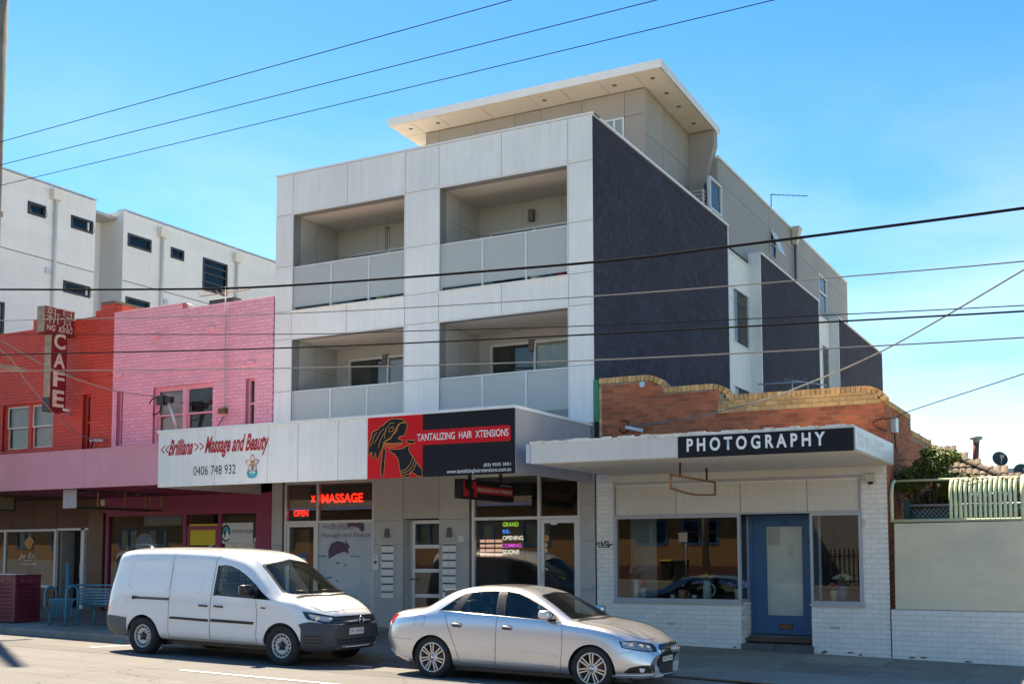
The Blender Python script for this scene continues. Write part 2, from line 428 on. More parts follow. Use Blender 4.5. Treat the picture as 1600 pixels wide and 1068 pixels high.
mat('paint_chipped', (0.16, 0.13, 0.10), 0.9, var=0.2)
mat('clad_white', (0.70, 0.695, 0.67), 0.7, var=0.04, scale=0.7, rnd=0.03, streak=0.06)
mat('clad_joint', (0.26, 0.25, 0.235), 0.8, var=0.05)
mat('frame_dark', (0.03, 0.031, 0.038), 0.45, var=0.05)
mat('frame_grey', (0.42, 0.43, 0.45), 0.5, var=0.06)
mat('frame_cream', (0.66, 0.60, 0.48), 0.6, var=0.1, dirt=(0.4, 0.34, 0.26), dirt_amt=0.4, dirt_scale=5)
mat('door_blue', (0.018, 0.125, 0.27), 0.45, var=0.1, scale=3)
mat('blue_frame', (0.02, 0.16, 0.40), 0.5, var=0.1)
mat('paper', (0.82, 0.83, 0.75), 0.8, var=0.07, scale=4)
mat('brass', (0.16, 0.085, 0.035), 0.45, 0.5, var=0.2)
mat('bluestone', (0.12, 0.12, 0.12), 0.85, var=0.2, scale=5, bump=0.3, rnd=0.1)
mat('black_sign', (0.012, 0.012, 0.015), 0.6, var=0.08, spec=0.2)
mat('letter_white', (0.82, 0.81, 0.78), 0.5, var=0.04)
mat('letter_cream', (0.68, 0.58, 0.43), 0.6, var=0.18, scale=9, dirt=(0.17, 0.06, 0.04), dirt_amt=0.6, dirt_scale=14)
mat('letter_red', (0.46, 0.008, 0.018), 0.5, var=0.03)
mat('letter_black', (0.015, 0.014, 0.015), 0.5, var=0.03)
mat('sign_red', (0.66, 0.008, 0.014), 0.6, var=0.04, spec=0.2)
mat('sign_black', (0.012, 0.010, 0.013), 0.6, var=0.05, spec=0.2)
mat('sign_gold', (0.75, 0.38, 0.10), 0.5, var=0.08)
mat('sign_maroon', (0.19, 0.012, 0.014), 0.5, var=0.12, scale=4)
mat('sign_edge', (0.28, 0.235, 0.15), 0.7, var=0.3, scale=5, dirt=(0.12, 0.08, 0.05), dirt_amt=0.7, dirt_scale=4)
mat('rust', (0.30, 0.15, 0.07), 0.9, var=0.4, scale=8, bump=0.3)
mat('awning_rim', (0.72, 0.68, 0.60), 0.65, var=0.1, scale=6, dirt=(0.38, 0.17, 0.06), dirt_amt=0.85, dirt_scale=5)
mat('dark_steel', (0.05, 0.042, 0.036), 0.65, 0.3, var=0.3, scale=8)
mat('galv', (0.50, 0.53, 0.56), 0.45, 0.5, var=0.12)
mat('galv_dirty', (0.42, 0.42, 0.41), 0.6, 0.3, var=0.15, dirt=(0.25, 0.16, 0.10), dirt_amt=0.5, dirt_scale=6)
mat('cream_plastic', (0.55, 0.49, 0.39), 0.55, var=0.06)
mat('white_plastic', (0.72, 0.71, 0.68), 0.5, var=0.04)
mat('black_plastic', (0.018, 0.018, 0.019), 0.5, var=0.1)
mat('bronze', (0.13, 0.115, 0.10), 0.5, var=0.1)
mat('brown_tile', (0.155, 0.062, 0.030), 0.4, var=0.12, scale=4, rnd=0.14)
mat('brown_panel', (0.125, 0.050, 0.026), 0.6, var=0.1, rnd=0.05)
mat('timber_door', (0.50, 0.24, 0.06), 0.5, var=0.15, scale=5)
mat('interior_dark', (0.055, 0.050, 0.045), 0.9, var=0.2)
mat('interior_grey', (0.30, 0.29, 0.28), 0.9, var=0.1)
mat('interior_green', (0.26, 0.31, 0.27), 0.9, var=0.1)
mat('interior_wood', (0.13, 0.075, 0.045), 0.7, var=0.2)
mat('curtain', (0.52, 0.47, 0.41), 0.9, var=0.12, scale=4)
mat('curtain_grey', (0.30, 0.29, 0.28), 0.9, var=0.1)
mat('blind', (0.72, 0.74, 0.73), 0.7, var=0.03)
mat('yellow_poster', (0.66, 0.50, 0.012), 0.5, var=0.06)
mat('white_poster', (0.60, 0.60, 0.57), 0.5, var=0.05)
mat('teal', (0.035, 0.20, 0.27), 0.45, var=0.15, scale=5, dirt=(0.02, 0.09, 0.12), dirt_amt=0.4, dirt_scale=6)
mat('bin_maroon', (0.16, 0.016, 0.036), 0.4, var=0.12, scale=3)
mat('beige_panel', (0.72, 0.63, 0.45), 0.65, var=0.07, scale=0.9, dirt=(0.50, 0.475, 0.37), dirt_amt=0.6, dirt_scale=0.8)
mat('pale_green', (0.64, 0.71, 0.45), 0.5, var=0.1, scale=5, dirt=(0.62, 0.60, 0.38), dirt_amt=0.6, dirt_scale=3)
mat('dark_green', (0.012, 0.055, 0.05), 0.5, var=0.1)
mat('roof_tile', (0.17, 0.125, 0.09), 0.9, var=0.2, scale=2, rnd=0.22, bump=0.3, bscale=40, dirt=(0.10, 0.085, 0.065), dirt_amt=0.6, dirt_scale=2)
mat('flue_red', (0.20, 0.055, 0.04), 0.7, var=0.2)
mat('dish', (0.02, 0.035, 0.04), 0.5, var=0.1)
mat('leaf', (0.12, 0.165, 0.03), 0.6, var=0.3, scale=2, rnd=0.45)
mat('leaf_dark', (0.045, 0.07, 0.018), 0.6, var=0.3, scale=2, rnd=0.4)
mat('twig', (0.16, 0.10, 0.07), 0.9, var=0.2)
mat('pole_wood', (0.30, 0.235, 0.165), 0.9, var=0.2, scale=3, streak=0.25)
mat('cable', (0.016, 0.016, 0.017), 0.95, var=0.1, spec=0.05)
mat('cable_grey', (0.20, 0.195, 0.19), 0.9, var=0.1, spec=0.1)
mat('yellow_brick', (0.42, 0.255, 0.105), 0.85, var=0.12, scale=3, rnd=0.2)
mat('yellow_mortar', (0.33, 0.22, 0.11), 0.9, var=0.1)
mat('plinth_brick', (0.14, 0.055, 0.04), 0.85, var=0.15, rnd=0.15)
mat('bin_black', (0.02, 0.021, 0.022), 0.5, var=0.1)
mat('bin_yellow', (0.62, 0.47, 0.03), 0.5, var=0.05)
mat('green_paint', (0.01, 0.20, 0.10), 0.6, var=0.15)
mat('pot_red', (0.45, 0.04, 0.03), 0.6, var=0.1)
mat('cloth_black', (0.02, 0.02, 0.025), 0.9, var=0.1)
mat('cloth_white', (0.70, 0.70, 0.72), 0.9, var=0.05)
mat('blind_pale', (0.74, 0.75, 0.75), 0.8, var=0.05)
mat('cloth_blue', (0.36, 0.45, 0.58), 0.9, var=0.12, scale=14)
mat('petal_pink', (0.70, 0.16, 0.36), 0.6, var=0.2, rnd=0.3)
mat('petal_pale', (0.76, 0.50, 0.46), 0.6, var=0.2, rnd=0.25)
mat('petal_yellow', (0.75, 0.44, 0.02), 0.6, var=0.2, rnd=0.2)
mat('petal_blue', (0.28, 0.32, 0.66), 0.6, var=0.2, rnd=0.3)
mat('petal_white', (0.80, 0.76, 0.60), 0.6, var=0.1, rnd=0.15)
mat('ceramic_white', (0.72, 0.72, 0.66), 0.25, var=0.03)
mat('ceramic_mint', (0.42, 0.62, 0.55), 0.25, var=0.03)
mat('ceramic_green', (0.42, 0.60, 0.30), 0.3, var=0.05)
mat('ceramic_blue', (0.06, 0.16, 0.28), 0.25, var=0.1)
mat('ceramic_brown', (0.40, 0.22, 0.13), 0.4, var=0.3, scale=25)
mat('stem', (0.10, 0.19, 0.05), 0.7, var=0.2)
mat('orange_dot', (0.72, 0.30, 0.06), 0.5, var=0.05)
mat('peach_dot', (0.76, 0.55, 0.34), 0.5, var=0.05)
mat('sticker_blue', (0.02, 0.10, 0.22), 0.5, var=0.05)
mat('teal_print', (0.03, 0.36, 0.44), 0.6, var=0.1)
mat('plum_print', (0.10, 0.045, 0.085), 0.6, var=0.2, scale=20)
mat('poster_skin', (0.50, 0.53, 0.55), 0.5, var=0.04, scale=3)
mat('poster_bg', (0.43, 0.475, 0.50), 0.5, var=0.10, scale=2.5, dirt=(0.50, 0.54, 0.56), dirt_amt=0.6)
mat('teal_splash', (0.05, 0.25, 0.32), 0.5, var=0.2, scale=15)
mat('purple_print', (0.16, 0.05, 0.08), 0.5, var=0.1)
glass('shop_glass', (0.92, 0.94, 0.92), 1.8)
glass('window_glass', (0.88, 0.90, 0.88), 1.0)
glass('grey_glass', (0.25, 0.28, 0.30), 3.0)
glass('car_glass', (0.78, 0.90, 0.84), 1.3)
glass('lamp_glass', (0.92, 0.93, 0.94), 1.8)
frosted('frosted', (0.84, 0.85, 0.81), 0.5)
emit('neon_red', (1.0, 0.02, 0.015), 0.8)
emit('led_green', (0.35, 0.9, 0.1), 0.16)
emit('led_blue', (0.02, 0.25, 1.0), 0.28)
emit('led_white', (0.9, 0.95, 1.0), 0.20)
emit('led_purple', (0.75, 0.08, 1.0), 0.22)
emit('led_pink', (0.95, 0.62, 0.58), 0.13)
# ------------------------------------------------------------------ the ground, road, kerb, footpath
def sheet(name, m, xs, ys, zf, kind='structure'):
    vs = [(x, y, zf(x, y)) for y in ys for x in xs]; n = len(xs)
    fs = [(j * n + i, j * n + i + 1, (j + 1) * n + i + 1, (j + 1) * n + i) for j in range(len(ys) - 1) for i in range(n - 1)]
    o = mesh_obj(name, vs, fs, m)
    tag(o, kind=kind)
    return o
XS = [-600, -200, -120] + list(np.arange(-80, 41, 4.0)) + [60, 120, 200, 600]
def clampx(x): return max(-80, min(40, x))
sheet('ground', 'verge', [-600, -200, -80, 40, 200, 600], [-600, -200, -60, -30, -10, 0, 14, 30, 60, 200, 600], lambda x, y: along(clampx(x)) - 0.35)
sheet('road', 'asphalt', XS, [-11.0, -6, 0, 5, 9, 11, 13, 14.4, 15.3, 16.2], lambda x, y: road_z(clampx(x), y))
tag(mesh_obj('gutter', [(x, y, road_z(x, y) + 0.005) for y in (15.84, 16.2) for x in XS[2:-3]],
             [(i, i + 1, len(XS[2:-3]) + i + 1, len(XS[2:-3]) + i) for i in range(len(XS[2:-3]) - 1)], 'concrete'), kind='structure')
def kerb_h(X): return 0.125 if X < -7.4 else max(0.035, 0.125 - (X + 7.4) * 0.06)
kerb = tag(empty('kerb', (-15, 16.2, 0)), kind='structure')
x = -44.9
while x < 8:
    b = MB(); x0, x1 = x + 0.006, x + 2.0 - 0.006
    prof = lambda X: [(16.15, road_z(X, 16.15) - 0.1), (16.165, road_z(X, 16.15) + kerb_h(X) - 0.035), (16.20, road_z(X, 16.15) + kerb_h(X) - 0.004), (16.31, foot_z(X, 16.31) * 0.5 + (road_z(X, 16.15) + kerb_h(X)) * 0.5), (16.31, road_z(X, 16.15) - 0.1)]
    A = [(x0, y, z) for y, z in prof(x0)]; C = [(x1, y, z) for y, z in prof(x1)]
    b.add(A + C, [(0, 1, 2, 3, 4), (9, 8, 7, 6, 5)] + [(i, (i + 1) % 5, 5 + (i + 1) % 5, 5 + i) for i in range(5)])
    b.build('kerb_stone', 'kerb_stone', kerb)
    x += 2.0
footpath = sheet('footpath', 'joint', [-60] + list(np.arange(-46, 20, 2.0)) + [30], [16.30, 18.3, 20.3, 22.5], lambda x, y: foot_z(x, y) - 0.012)
off = origin(footpath)
rows = [16.33, 17.66, 18.98, 20.29]
xj = -46.0; k = 0
while xj < 8:
    wd = 1.36 if k % 5 else 1.02
    for r_ in range(3):
        y0, y1 = rows[r_] + 0.004, rows[r_ + 1] - 0.004
        sh = 0.0
        x0, x1 = xj + 0.004 + sh, xj + wd - 0.004 + sh
        dz = random.uniform(-0.002, 0.003)
        b = MB(); b.add([(x0, y0, foot_z(x0, y0) + dz), (x1, y0, foot_z(x1, y0) + dz), (x1, y1, foot_z(x1, y1) + dz), (x0, y1, foot_z(x0, y1) + dz),
                         (x0, y0, foot_z(x0, y0) - .03), (x1, y0, foot_z(x1, y0) - .03), (x1, y1, foot_z(x1, y1) - .03), (x0, y1, foot_z(x0, y1) - .03)],
                        [(0, 1, 2, 3), (0, 4, 5, 1), (1, 5, 6, 2), (2, 6, 7, 3), (3, 7, 4, 0)])
        b.build('slab', 'concrete', footpath)
    xj += wd; k += 1
def marking(name, label, pts):
    o = mesh_obj(name, [(x, y, road_z(x, y) + 0.006) for x, y in pts], [tuple(range(len(pts)))], 'line_paint')
    return tag(o, kind='structure')
marking('lane_line', '', [(-12.3, 12.56), (-9.1, 12.56), (-9.1, 12.66), (-12.3, 12.66)])
marking('lane_line', '', [(-21.5, 12.56), (-18.4, 12.56), (-18.4, 12.66), (-21.5, 12.66)])
marking('bay_line', '', [(-16.6, 14.7), (-16.5, 14.7), (-16.5, 15.7), (-16.6, 15.7)])
marking('bay_line', '', [(-11.2, 15.15), (-10.72, 15.15), (-10.72, 15.25), (-11.2, 15.25)])
# far side of the street, behind the camera
sheet('verge', 'verge', XS, [-15.2, -13.0, -11.1], lambda x, y: along(clampx(x)) + 0.26)
sheet('path', 'concrete', XS, [-13.4, -12.0], lambda x, y: along(clampx(x)) + 0.27)
kb = MB(); kb.box(-80, 40, -11.25, -11.0, -2.2, 0)
o = mesh_obj('kerb', [(x, y, along(clampx(x)) + z) for (y, z) in ((-11.0, 0.0), (-11.0, 0.27), (-11.25, 0.275), (-11.25, 0.0)) for x in XS[2:-3]],
             [(k_ * len(XS[2:-3]) + i, k_ * len(XS[2:-3]) + i + 1, (k_ + 1) * len(XS[2:-3]) + i + 1, (k_ + 1) * len(XS[2:-3]) + i) for k_ in range(3) for i in range(len(XS[2:-3]) - 1)], 'kerb_stone')
tag(o, kind='structure')

# ------------------------------------------------------------------ brickwork
_BR = {}
def unit_brick(plane, h, d, mname, c=0.003):
    key = (plane, h, d, mname)
    if key not in _BR:
        b = MB()
        if plane == 'y': b.cbox(0, 1, 0, d, 0, h, c, '-y')
        else: b.cbox(-d, 0, 0, 1, 0, h, c, '+x')
        me = bpy.data.meshes.new('brick'); me.from_pydata(b.v, [], b.f); me.materials.append(M[mname])
        bm = bmesh.new(); bm.from_mesh(me); bmesh.ops.recalc_face_normals(bm, faces=bm.faces); bm.to_mesh(me); bm.free()
        _BR[key] = me
    return _BR[key]
def bricks(parent, plane, at, rows_fn, z0, z1, m, bl=0.23, bh=0.076, j=0.010, d=0.03, indiv=300, near=(0, 0), bond=True, joined='brickwork', name='brick'):
    """brick faces at `at` (plane y: face to -Y, u = X; plane x: face to +X, u = Y). rows_fn(za, zb) gives the u intervals of a course."""
    L = []; z = z0; c = 0
    while z < z1 - 0.02:
        h = min(bh, z1 - z)
        for (u0, u1) in rows_fn(z, z + h):
            p = bl + j
            s0 = math.floor(u0 / p) * p - (p / 2 if (c % 2 and bond) else 0)
            u = s0
            while u < u1:
                a, b_ = max(u, u0), min(u + bl, u1)
                if b_ - a > 0.025: L.append((a, b_, z, h))
                u += p
        z += bh + j; c += 1
    L.sort(key=lambda q: (0.5 * (q[0] + q[1]) - near[0]) ** 2 + (q[2] - near[1]) ** 2)
    off = origin(parent)
    for (a, b_, z, h) in L[:indiv]:
        me = unit_brick(plane, round(h, 3), d, m)
        o = bpy.data.objects.new(name, me)
        jit = random.uniform(-0.0015, 0.002)
        if plane == 'y': o.location = (a - off.x, at - off.y + jit, z - off.z); o.scale = (b_ - a, 1, 1)
        else: o.location = (at - off.x + jit, a - off.y, z - off.z); o.scale = (1, b_ - a, 1)
        link(o, parent)
    rest = L[indiv:]
    if rest:
        b = MB()
        for (a, b_, z, h) in rest:
            jit = random.uniform(-0.0015, 0.002)
            if plane == 'y': b.cbox(a, b_, at + jit, at + d, z, z + h, 0.003, '-y')
            else: b.cbox(at - d, at + jit, a, b_, z, z + h, 0.003, '+x')
        o = b.build(joined, m, parent); tag(o, kind='stuff')
    return len(L)
def cut_rows(u0, u1, holes):
    """rows_fn for a rectangle with rectangular holes (a, b, zlo, zhi)"""
    def fn(za, zb):
        iv = [(u0, u1)]
        for (a, b, lo, hi) in holes:
            if zb > lo + 0.02 and za < hi - 0.02:
                nv = []
                for (p, q) in iv:
                    if b <= p or a >= q: nv.append((p, q)); continue
                    if a > p: nv.append((p, a))
                    if b < q: nv.append((b, q))
                iv = nv
        return iv
    return fn
def wall_core(name, m, parent, plane, y0, y1, u0, u1, z0, z1, holes=()):
    """solid wall between y0 and y1 (or x0..x1) with rectangular openings"""
    us = sorted({u0, u1} | {max(u0, min(u1, h[k])) for h in holes for k in (0, 1)}); zs = sorted({z0, z1} | {max(z0, min(z1, h[k])) for h in holes for k in (2, 3)})
    b = MB()
    for za, zb in zip(zs, zs[1:]):
        run = None
        for ua, ub in zip(us, us[1:]):
            mu, mz = (ua + ub) / 2, (za + zb) / 2
            solid = not any(h[0] < mu < h[1] and h[2] < mz < h[3] for h in holes)
            if solid: run = (run[0], ub) if run else (ua, ub)
            if (not solid or ub == us[-1]) and run:
                if plane == 'y': b.box(run[0], run[1], y0, y1, za, zb)
                else: b.box(y0, y1, run[0], run[1], za, zb)
                run = None
    return b.build(name, m, parent)
def room(name, parent, x0, x1, y0, y1, z0, z1, m='interior_dark', floor='interior_wood', lid=True):
    """inside of a shop: back wall, side walls, floor and ceiling, open to the street"""
    b = MB(); t = 0.06
    b.mat(0).box(x0, x1, y1, y1 + t, z0, z1).box(x0 - t, x0, y0, y1, z0, z1).box(x1, x1 + t, y0, y1, z0, z1)
    b.mat(1).box(x0, x1, y0, y1, z0 - t, z0)
    if lid: b.mat(0).box(x0, x1, y0, y1, z1, z1 + t)
    return b.build(name, [m, floor], parent)
# ------------------------------------------------------------------ the pale apartment block
ap = thing('apartment_building', 'pale panelled apartment block with balconies and dark side wall above the hair shop', 'building', (-13.1, 20.3, 0))
AX0, AX1 = -17.12, -9.05
LO0, LO1, RO0, RO1 = fx(457.5, 335), fx(633, 304), -12.65, -9.59     # balcony openings
ZR = [4.3, 5.45, 6.66, 7.31, 8.36, 9.58, 10.52]
G = 0.006
def panel(x0, x1, z0, z1, m='panel_white', Y=FY, parent=None, t=0.03):
    o = MB().cbox(x0 + G, x1 - G, Y, Y + t, z0 + G, z1 - G, 0.003).build('panel', m, parent or ap)
    return o
def screws(pts, Y, parent, m='frame_grey', r=0.011):
    b = MB()
    for (x, z) in pts: b.disc((x, Y - 0.0025, z), r, 'y', 6)
    return b.build('screw', m, parent, fix=False)
sc = []
for (a, b_) in ((AX0, LO0), (LO1, RO0), (RO1, AX1)):
    for za, zb in zip(ZR, ZR[1:]):
        panel(a, b_, za, zb)
        sc += [(x, z) for x in (a + 0.05, b_ - 0.05) for z in (za + 0.06, zb - 0.06)]
for (a, b_) in ((LO0, LO1), (RO0, RO1)):
    mid = (a + b_) / 2
    for (p, q) in ((a, mid), (mid, b_)):
        panel(p, q, ZR[5], ZR[6]); panel(p, q, ZR[2], ZR[3])
        sc += [(x, z) for x in (p + 0.05, (p + q) / 2, q - 0.05) for z in (ZR[5] + 0.06,)] + [((p + q) / 2, (ZR[5] + ZR[6]) / 2), ((p + q) / 2, ZR[2] + 0.06)]
screws(sc, FY, ap)
# the frame that carries the panels (joints read as recessed lines)
wall_core('facade_frame', 'clad_joint', ap, 'y', FY + 0.012, FY + 0.30, AX0 + 0.01, AX1 - 0.01, 4.0, 10.50,
          [(LO0, LO1, 4.6, 6.66), (RO0, RO1, 4.6, 6.66), (LO0, LO1, 7.31, 9.58), (RO0, RO1, 7.31, 9.58)])
MB().box(AX0 - .02, AX1 + .03, FY - .02, FY + .34, 10.522, 10.56).build('parapet_capping', 'cap_white', ap)
# white trims round the openings
BY = 22.05
for (a, b_) in ((LO0, LO1), (RO0, RO1)):
    for (lo, hi) in ((4.35, 6.66), (7.31, 9.58)):
        t = MB()
        t.box(a, b_, FY - .004, FY + .02, hi - .022, hi).box(a, a + .018, FY - .004, FY + .02, lo, hi - .022).box(b_ - .018, b_, FY - .004, FY + .02, lo, hi - .022)
        if lo > 5: t.box(a - .01, b_ + .01, FY - .03, FY + .05, lo - .03, lo)
        t.build('opening_trim', 'white_metal', ap)
        # balcony recess
        r = MB()
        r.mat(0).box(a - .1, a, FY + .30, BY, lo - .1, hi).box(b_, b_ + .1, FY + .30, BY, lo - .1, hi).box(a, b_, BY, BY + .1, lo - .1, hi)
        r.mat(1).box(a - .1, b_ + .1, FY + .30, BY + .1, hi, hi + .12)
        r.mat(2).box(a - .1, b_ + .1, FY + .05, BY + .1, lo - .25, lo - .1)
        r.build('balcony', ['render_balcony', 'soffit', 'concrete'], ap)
        # panel joints of the recess
        jn = MB()
        for fx_ in (0.36, 0.68): jn.box(a + (b_ - a) * fx_ - .004, a + (b_ - a) * fx_ + .004, BY - .003, BY, hi - .62, hi)
        jn.box(a, b_, BY - .003, BY, hi - .63, hi - .62)
        jn.box(a, a + .003, FY + .9, FY + .91, lo, hi).box(a, a + .003, FY + .3, BY, hi - .63, hi - .62)
        jn.build('joint_line', 'clad_joint', ap)
        # sliding door
        dx0 = -16.24 if a < -14 else -12.34; dx1 = b_ - .03; dz1 = 6.40 if lo < 5 else 8.96
        if True:
            sd = MB()
            mid = -15.1 if a < -14 else -11.21
            fw = .055
            sd.box(dx0, dx1, BY - .07, BY - .004, dz1 - fw, dz1).box(dx0, dx0 + fw, BY - .07, BY - .004, lo, dz1 - fw).box(dx1 - fw, dx1, BY - .07, BY - .004, lo, dz1 - fw).box(mid - fw / 2, mid + fw / 2, BY - .08, BY - .004, lo, dz1 - fw)
            dobj = sd.build('sliding_door', 'alu_pale', ap)
            MB().box(dx0 + fw, mid - fw / 2, BY - .03, BY - .022, lo, dz1 - fw).box(mid + fw / 2, dx1 - fw, BY - .045, BY - .037, lo, dz1 - fw).build('pane', 'window_glass', dobj)
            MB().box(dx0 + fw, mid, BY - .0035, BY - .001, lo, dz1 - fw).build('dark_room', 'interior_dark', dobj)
            cu = MB(); n = 28; xa, xb = mid + .02, dx1 - fw
            for i in range(n):
                u0, u1 = xa + (xb - xa) * i / n, xa + (xb - xa) * (i + 1) / n
                ya, yb = BY - .012 + .006 * (i % 2), BY - .012 + .006 * ((i + 1) % 2)
                cu.quad((u0, ya, lo), (u1, yb, lo), (u1, yb, dz1 - fw), (u0, ya, dz1 - fw))
            cu.build('curtain', 'curtain' if b_ > -12 else 'curtain_grey', dobj)
        # wall lamp
        lx = fx(605, 533, BY) if a < -14 else fx(833, 507, BY)
        if a < -14 and lo > 7: pass
        else:
            lz = hi - .36
            MB().box(lx - .06, lx + .06, BY - .12, BY - .004, lz - .13, lz + .13).build('wall_lamp', 'bronze', ap)
# balustrades: three frosted panes, posts and rail
def balustrade(a, b_, lo, top, posts, w):
    xs = [fx(p, q) for p, q in posts]
    xs[0] = a + .03; xs[-1] = b_ - .03
    b = MB(); b.box(a, b_, FY + .04, FY + .09, top - .028, top).build('handrail', 'alu_pale', ap)
    for i in range(4):
        MB().box(xs[i] - .022, xs[i] + .022, FY + .045, FY + .085, lo, top - .028).build('post', 'alu_pale', ap)
    for i in range(3):
        MB().box(xs[i] + .022, xs[i + 1] - .022, FY + .058, FY + .07, lo + .08, top - .03).build('balustrade_pane', 'frosted', ap)
balustrade(LO0, LO1, 7.31, 8.34, [(457, 420), (515, 440), (574, 430), (633, 420)], 0)
balustrade(RO0, RO1, 7.31, 8.34, [(686, 400), (752, 400), (820, 400), (888, 400)], 0)
balustrade(LO0, LO1, 4.4, 5.45, [(457, 620), (514, 620), (571, 620), (633, 620)], 0)
balustrade(RO0, RO1, 4.4, 5.45, [(686, 600), (752, 600), (820, 600), (888, 600)], 0)
# things kept on the balconies
wc = thing('wind_chime', 'bronze wind chime hanging in the upper balcony beside the tan column', 'wind chime', (fx(606, 345, FY + .9), FY + .9, 8.7))
cx = fx(606, 345, FY + .9); MB().disc((cx, FY + .9, 9.2), .06, 'z', 12).tube([(cx, FY + .9, 9.2), (cx, FY + .9, 9.58)], .004, 4).build('top_plate', 'bronze', wc)
for k in range(5): MB().tube([(cx + .045 * math.cos(k * 1.26), FY + .9 + .045 * math.sin(k * 1.26), 9.19), (cx + .045 * math.cos(k * 1.26), FY + .9 + .045 * math.sin(k * 1.26), 8.80 - .04 * k)], .008, 6).build('chime_tube', 'bronze', wc)
for (x, Z, m, lab, w_, h_) in ((-10.75, 4.45, 'cloth_white', 'white laundry bag behind the lower balcony glass', .42, .62), (-11.25, 4.45, 'pot_red', 'red storage tub behind the lower balcony glass', .30, .55), (-10.05, 4.45, 'pot_red', 'red folded cushion stack behind the lower balcony glass', .34, .66)):
    b = MB(); b.lathe([(.0, 0), (w_ * .42, 0), (w_ * .5, h_ * .5), (w_ * .46, h_), (w_ * .3, h_ + .03), (0, h_ + .03)], (x, FY + .32, Z - .1), 'z', 18); o = b.build('storage_tub' if 'tub' in lab else ('laundry_bag' if 'bag' in lab else 'cushion_stack'), m); tag(o, lab, 'storage')
for k, (x, m) in enumerate(((-10.9, 'cloth_black'), (-10.45, 'cloth_white'), (-10.1, 'ceramic_blue'), (-9.85, 'pot_red'), (-15.6, 'ceramic_green'), (-14.9, 'cloth_black'), (-14.3, 'ceramic_green'))):
    b = MB(); b.lathe([(0, 0), (.10, 0), (.13, .22), (.14, .24), (.12, .24), (.10, .05)], (x, FY + .26, 7.212), 'z', 16); o = b.build('plant_pot', m); tag(o, ['black', 'white', 'dark blue', 'red', 'pale green', 'glossy black', 'leaf green'][k] + ' plant pot on the floor of ' + ('the upper balcony above the hair sign' if k < 4 else 'the upper balcony above the massage sign'), 'pot', 'pots on the upper balconies')
# body of the block behind the balconies
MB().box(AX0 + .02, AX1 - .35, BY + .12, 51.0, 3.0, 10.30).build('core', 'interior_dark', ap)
MB().box(AX0, AX0 + .25, FY + .30, 51.0, 3.0, 10.50).build('side_wall', 'clad_white', ap)
MB().box(AX0 + .25, AX1 - .02, FY + .30, BY + .11, 9.75, 10.35).build('parapet_back', 'clad_white', ap)
# dark block side wall in three runs with white edge strips and light recesses between
runs = ((20.335, 29.19), (32.31, 39.56), (42.7, 51.4))
hb, lb = 0.19, 0.39
for i, (a, b_) in enumerate(runs):
    w = empty('side_wall', (AX1, a, 3.0), parent=ap); w.location = (AX1 - ap.location.x, a - ap.location.y, 3.0); tag(w, 'dark blue-grey block side wall')
    MB().box(AX1 - .34, AX1 - .006, a, b_, 3.0, 10.50).build('wall_core', 'dark_joint', w)
    bricks(w, 'x', AX1 - .002, lambda za, zb, a=a, b_=b_: [(a + .005, b_ - .03)], 3.0 if i else 3.9, 10.49, 'dark_block', lb, hb, .012, .02, indiv=(300, 0, 0)[i], near=(22, 7), joined='blockwork', name='block')
    MB().box(AX1 - .36, AX1 + .03, a, b_ + .02, 10.502, 10.56).build('wall_capping', 'cap_white', w)
    MB().box(AX1 - .345, AX1 + .012, b_ - .028, b_ + .03, 3.0, 10.50).build('edge_strip', 'cap_white', w)
    if i: MB().box(AX1 - .345, AX1 + .012, a - .06, a - .002, 3.0, 10.50).build('edge_strip', 'cap_white', w)
XR = AX1 - .31
for (ya, yb, wins) in ((29.19, 32.31, [((1145, 455), (1171, 541)), ((1147, 605), (1173, 680))]), (39.56, 42.7, [((1284.5, 541), (1297.5, 640))])):
    top = PX(1150, 402, XR).z if ya < 35 else PX(1284, 497, XR).z
    holes = []
    for (pa, pb) in wins:
        A = PX(*pa, XR); Bp = PX(*pb, XR); zt = PX((pa[0] + pb[0]) / 2, pa[1], XR).z; zb_ = PX((pa[0] + pb[0]) / 2, pb[1], XR).z
        holes.append((A.y, Bp.y, zb_, zt))
    wall_core('recess_wall', 'panel_grey' if False else 'panel_white', ap, 'x', XR - .1, XR, ya, yb, 3.0, top, holes)
    MB().box(XR - .1, XR + .03, ya, yb - .07, top, top + .05).build('recess_capping', 'cap_white', ap)
    for (a, b_, zb_, zt) in holes:
        f = MB(); e = .05
        f.box(XR - .05, XR + .015, a, b_, zt - e, zt).box(XR - .05, XR + .015, a, b_, zb_, zb_ + e).box(XR - .05, XR + .015, a, a + e, zb_ + e, zt - e).box(XR - .05, XR + .015, b_ - e, b_, zb_ + e, zt - e)
        w = f.build('window', 'alu_pale', ap)
        MB().box(XR - .04, XR - .035, a + e, b_ - e, zb_ + e, zt - e).build('pane', 'window_glass', w)
        MB().box(XR - .09, XR - .08, a + e, b_ - e, zb_ + e, zt - e).build('blind', 'brown_panel', w)
    MB().box(XR, XR + .002, ya, yb - .07, top - 1.25, top - 1.24).box(XR, XR + .002, (holes[0][1] + yb) / 2 + .05, (holes[0][1] + yb) / 2 + .06, 3.0, top).build('joint_line', 'clad_joint', ap)
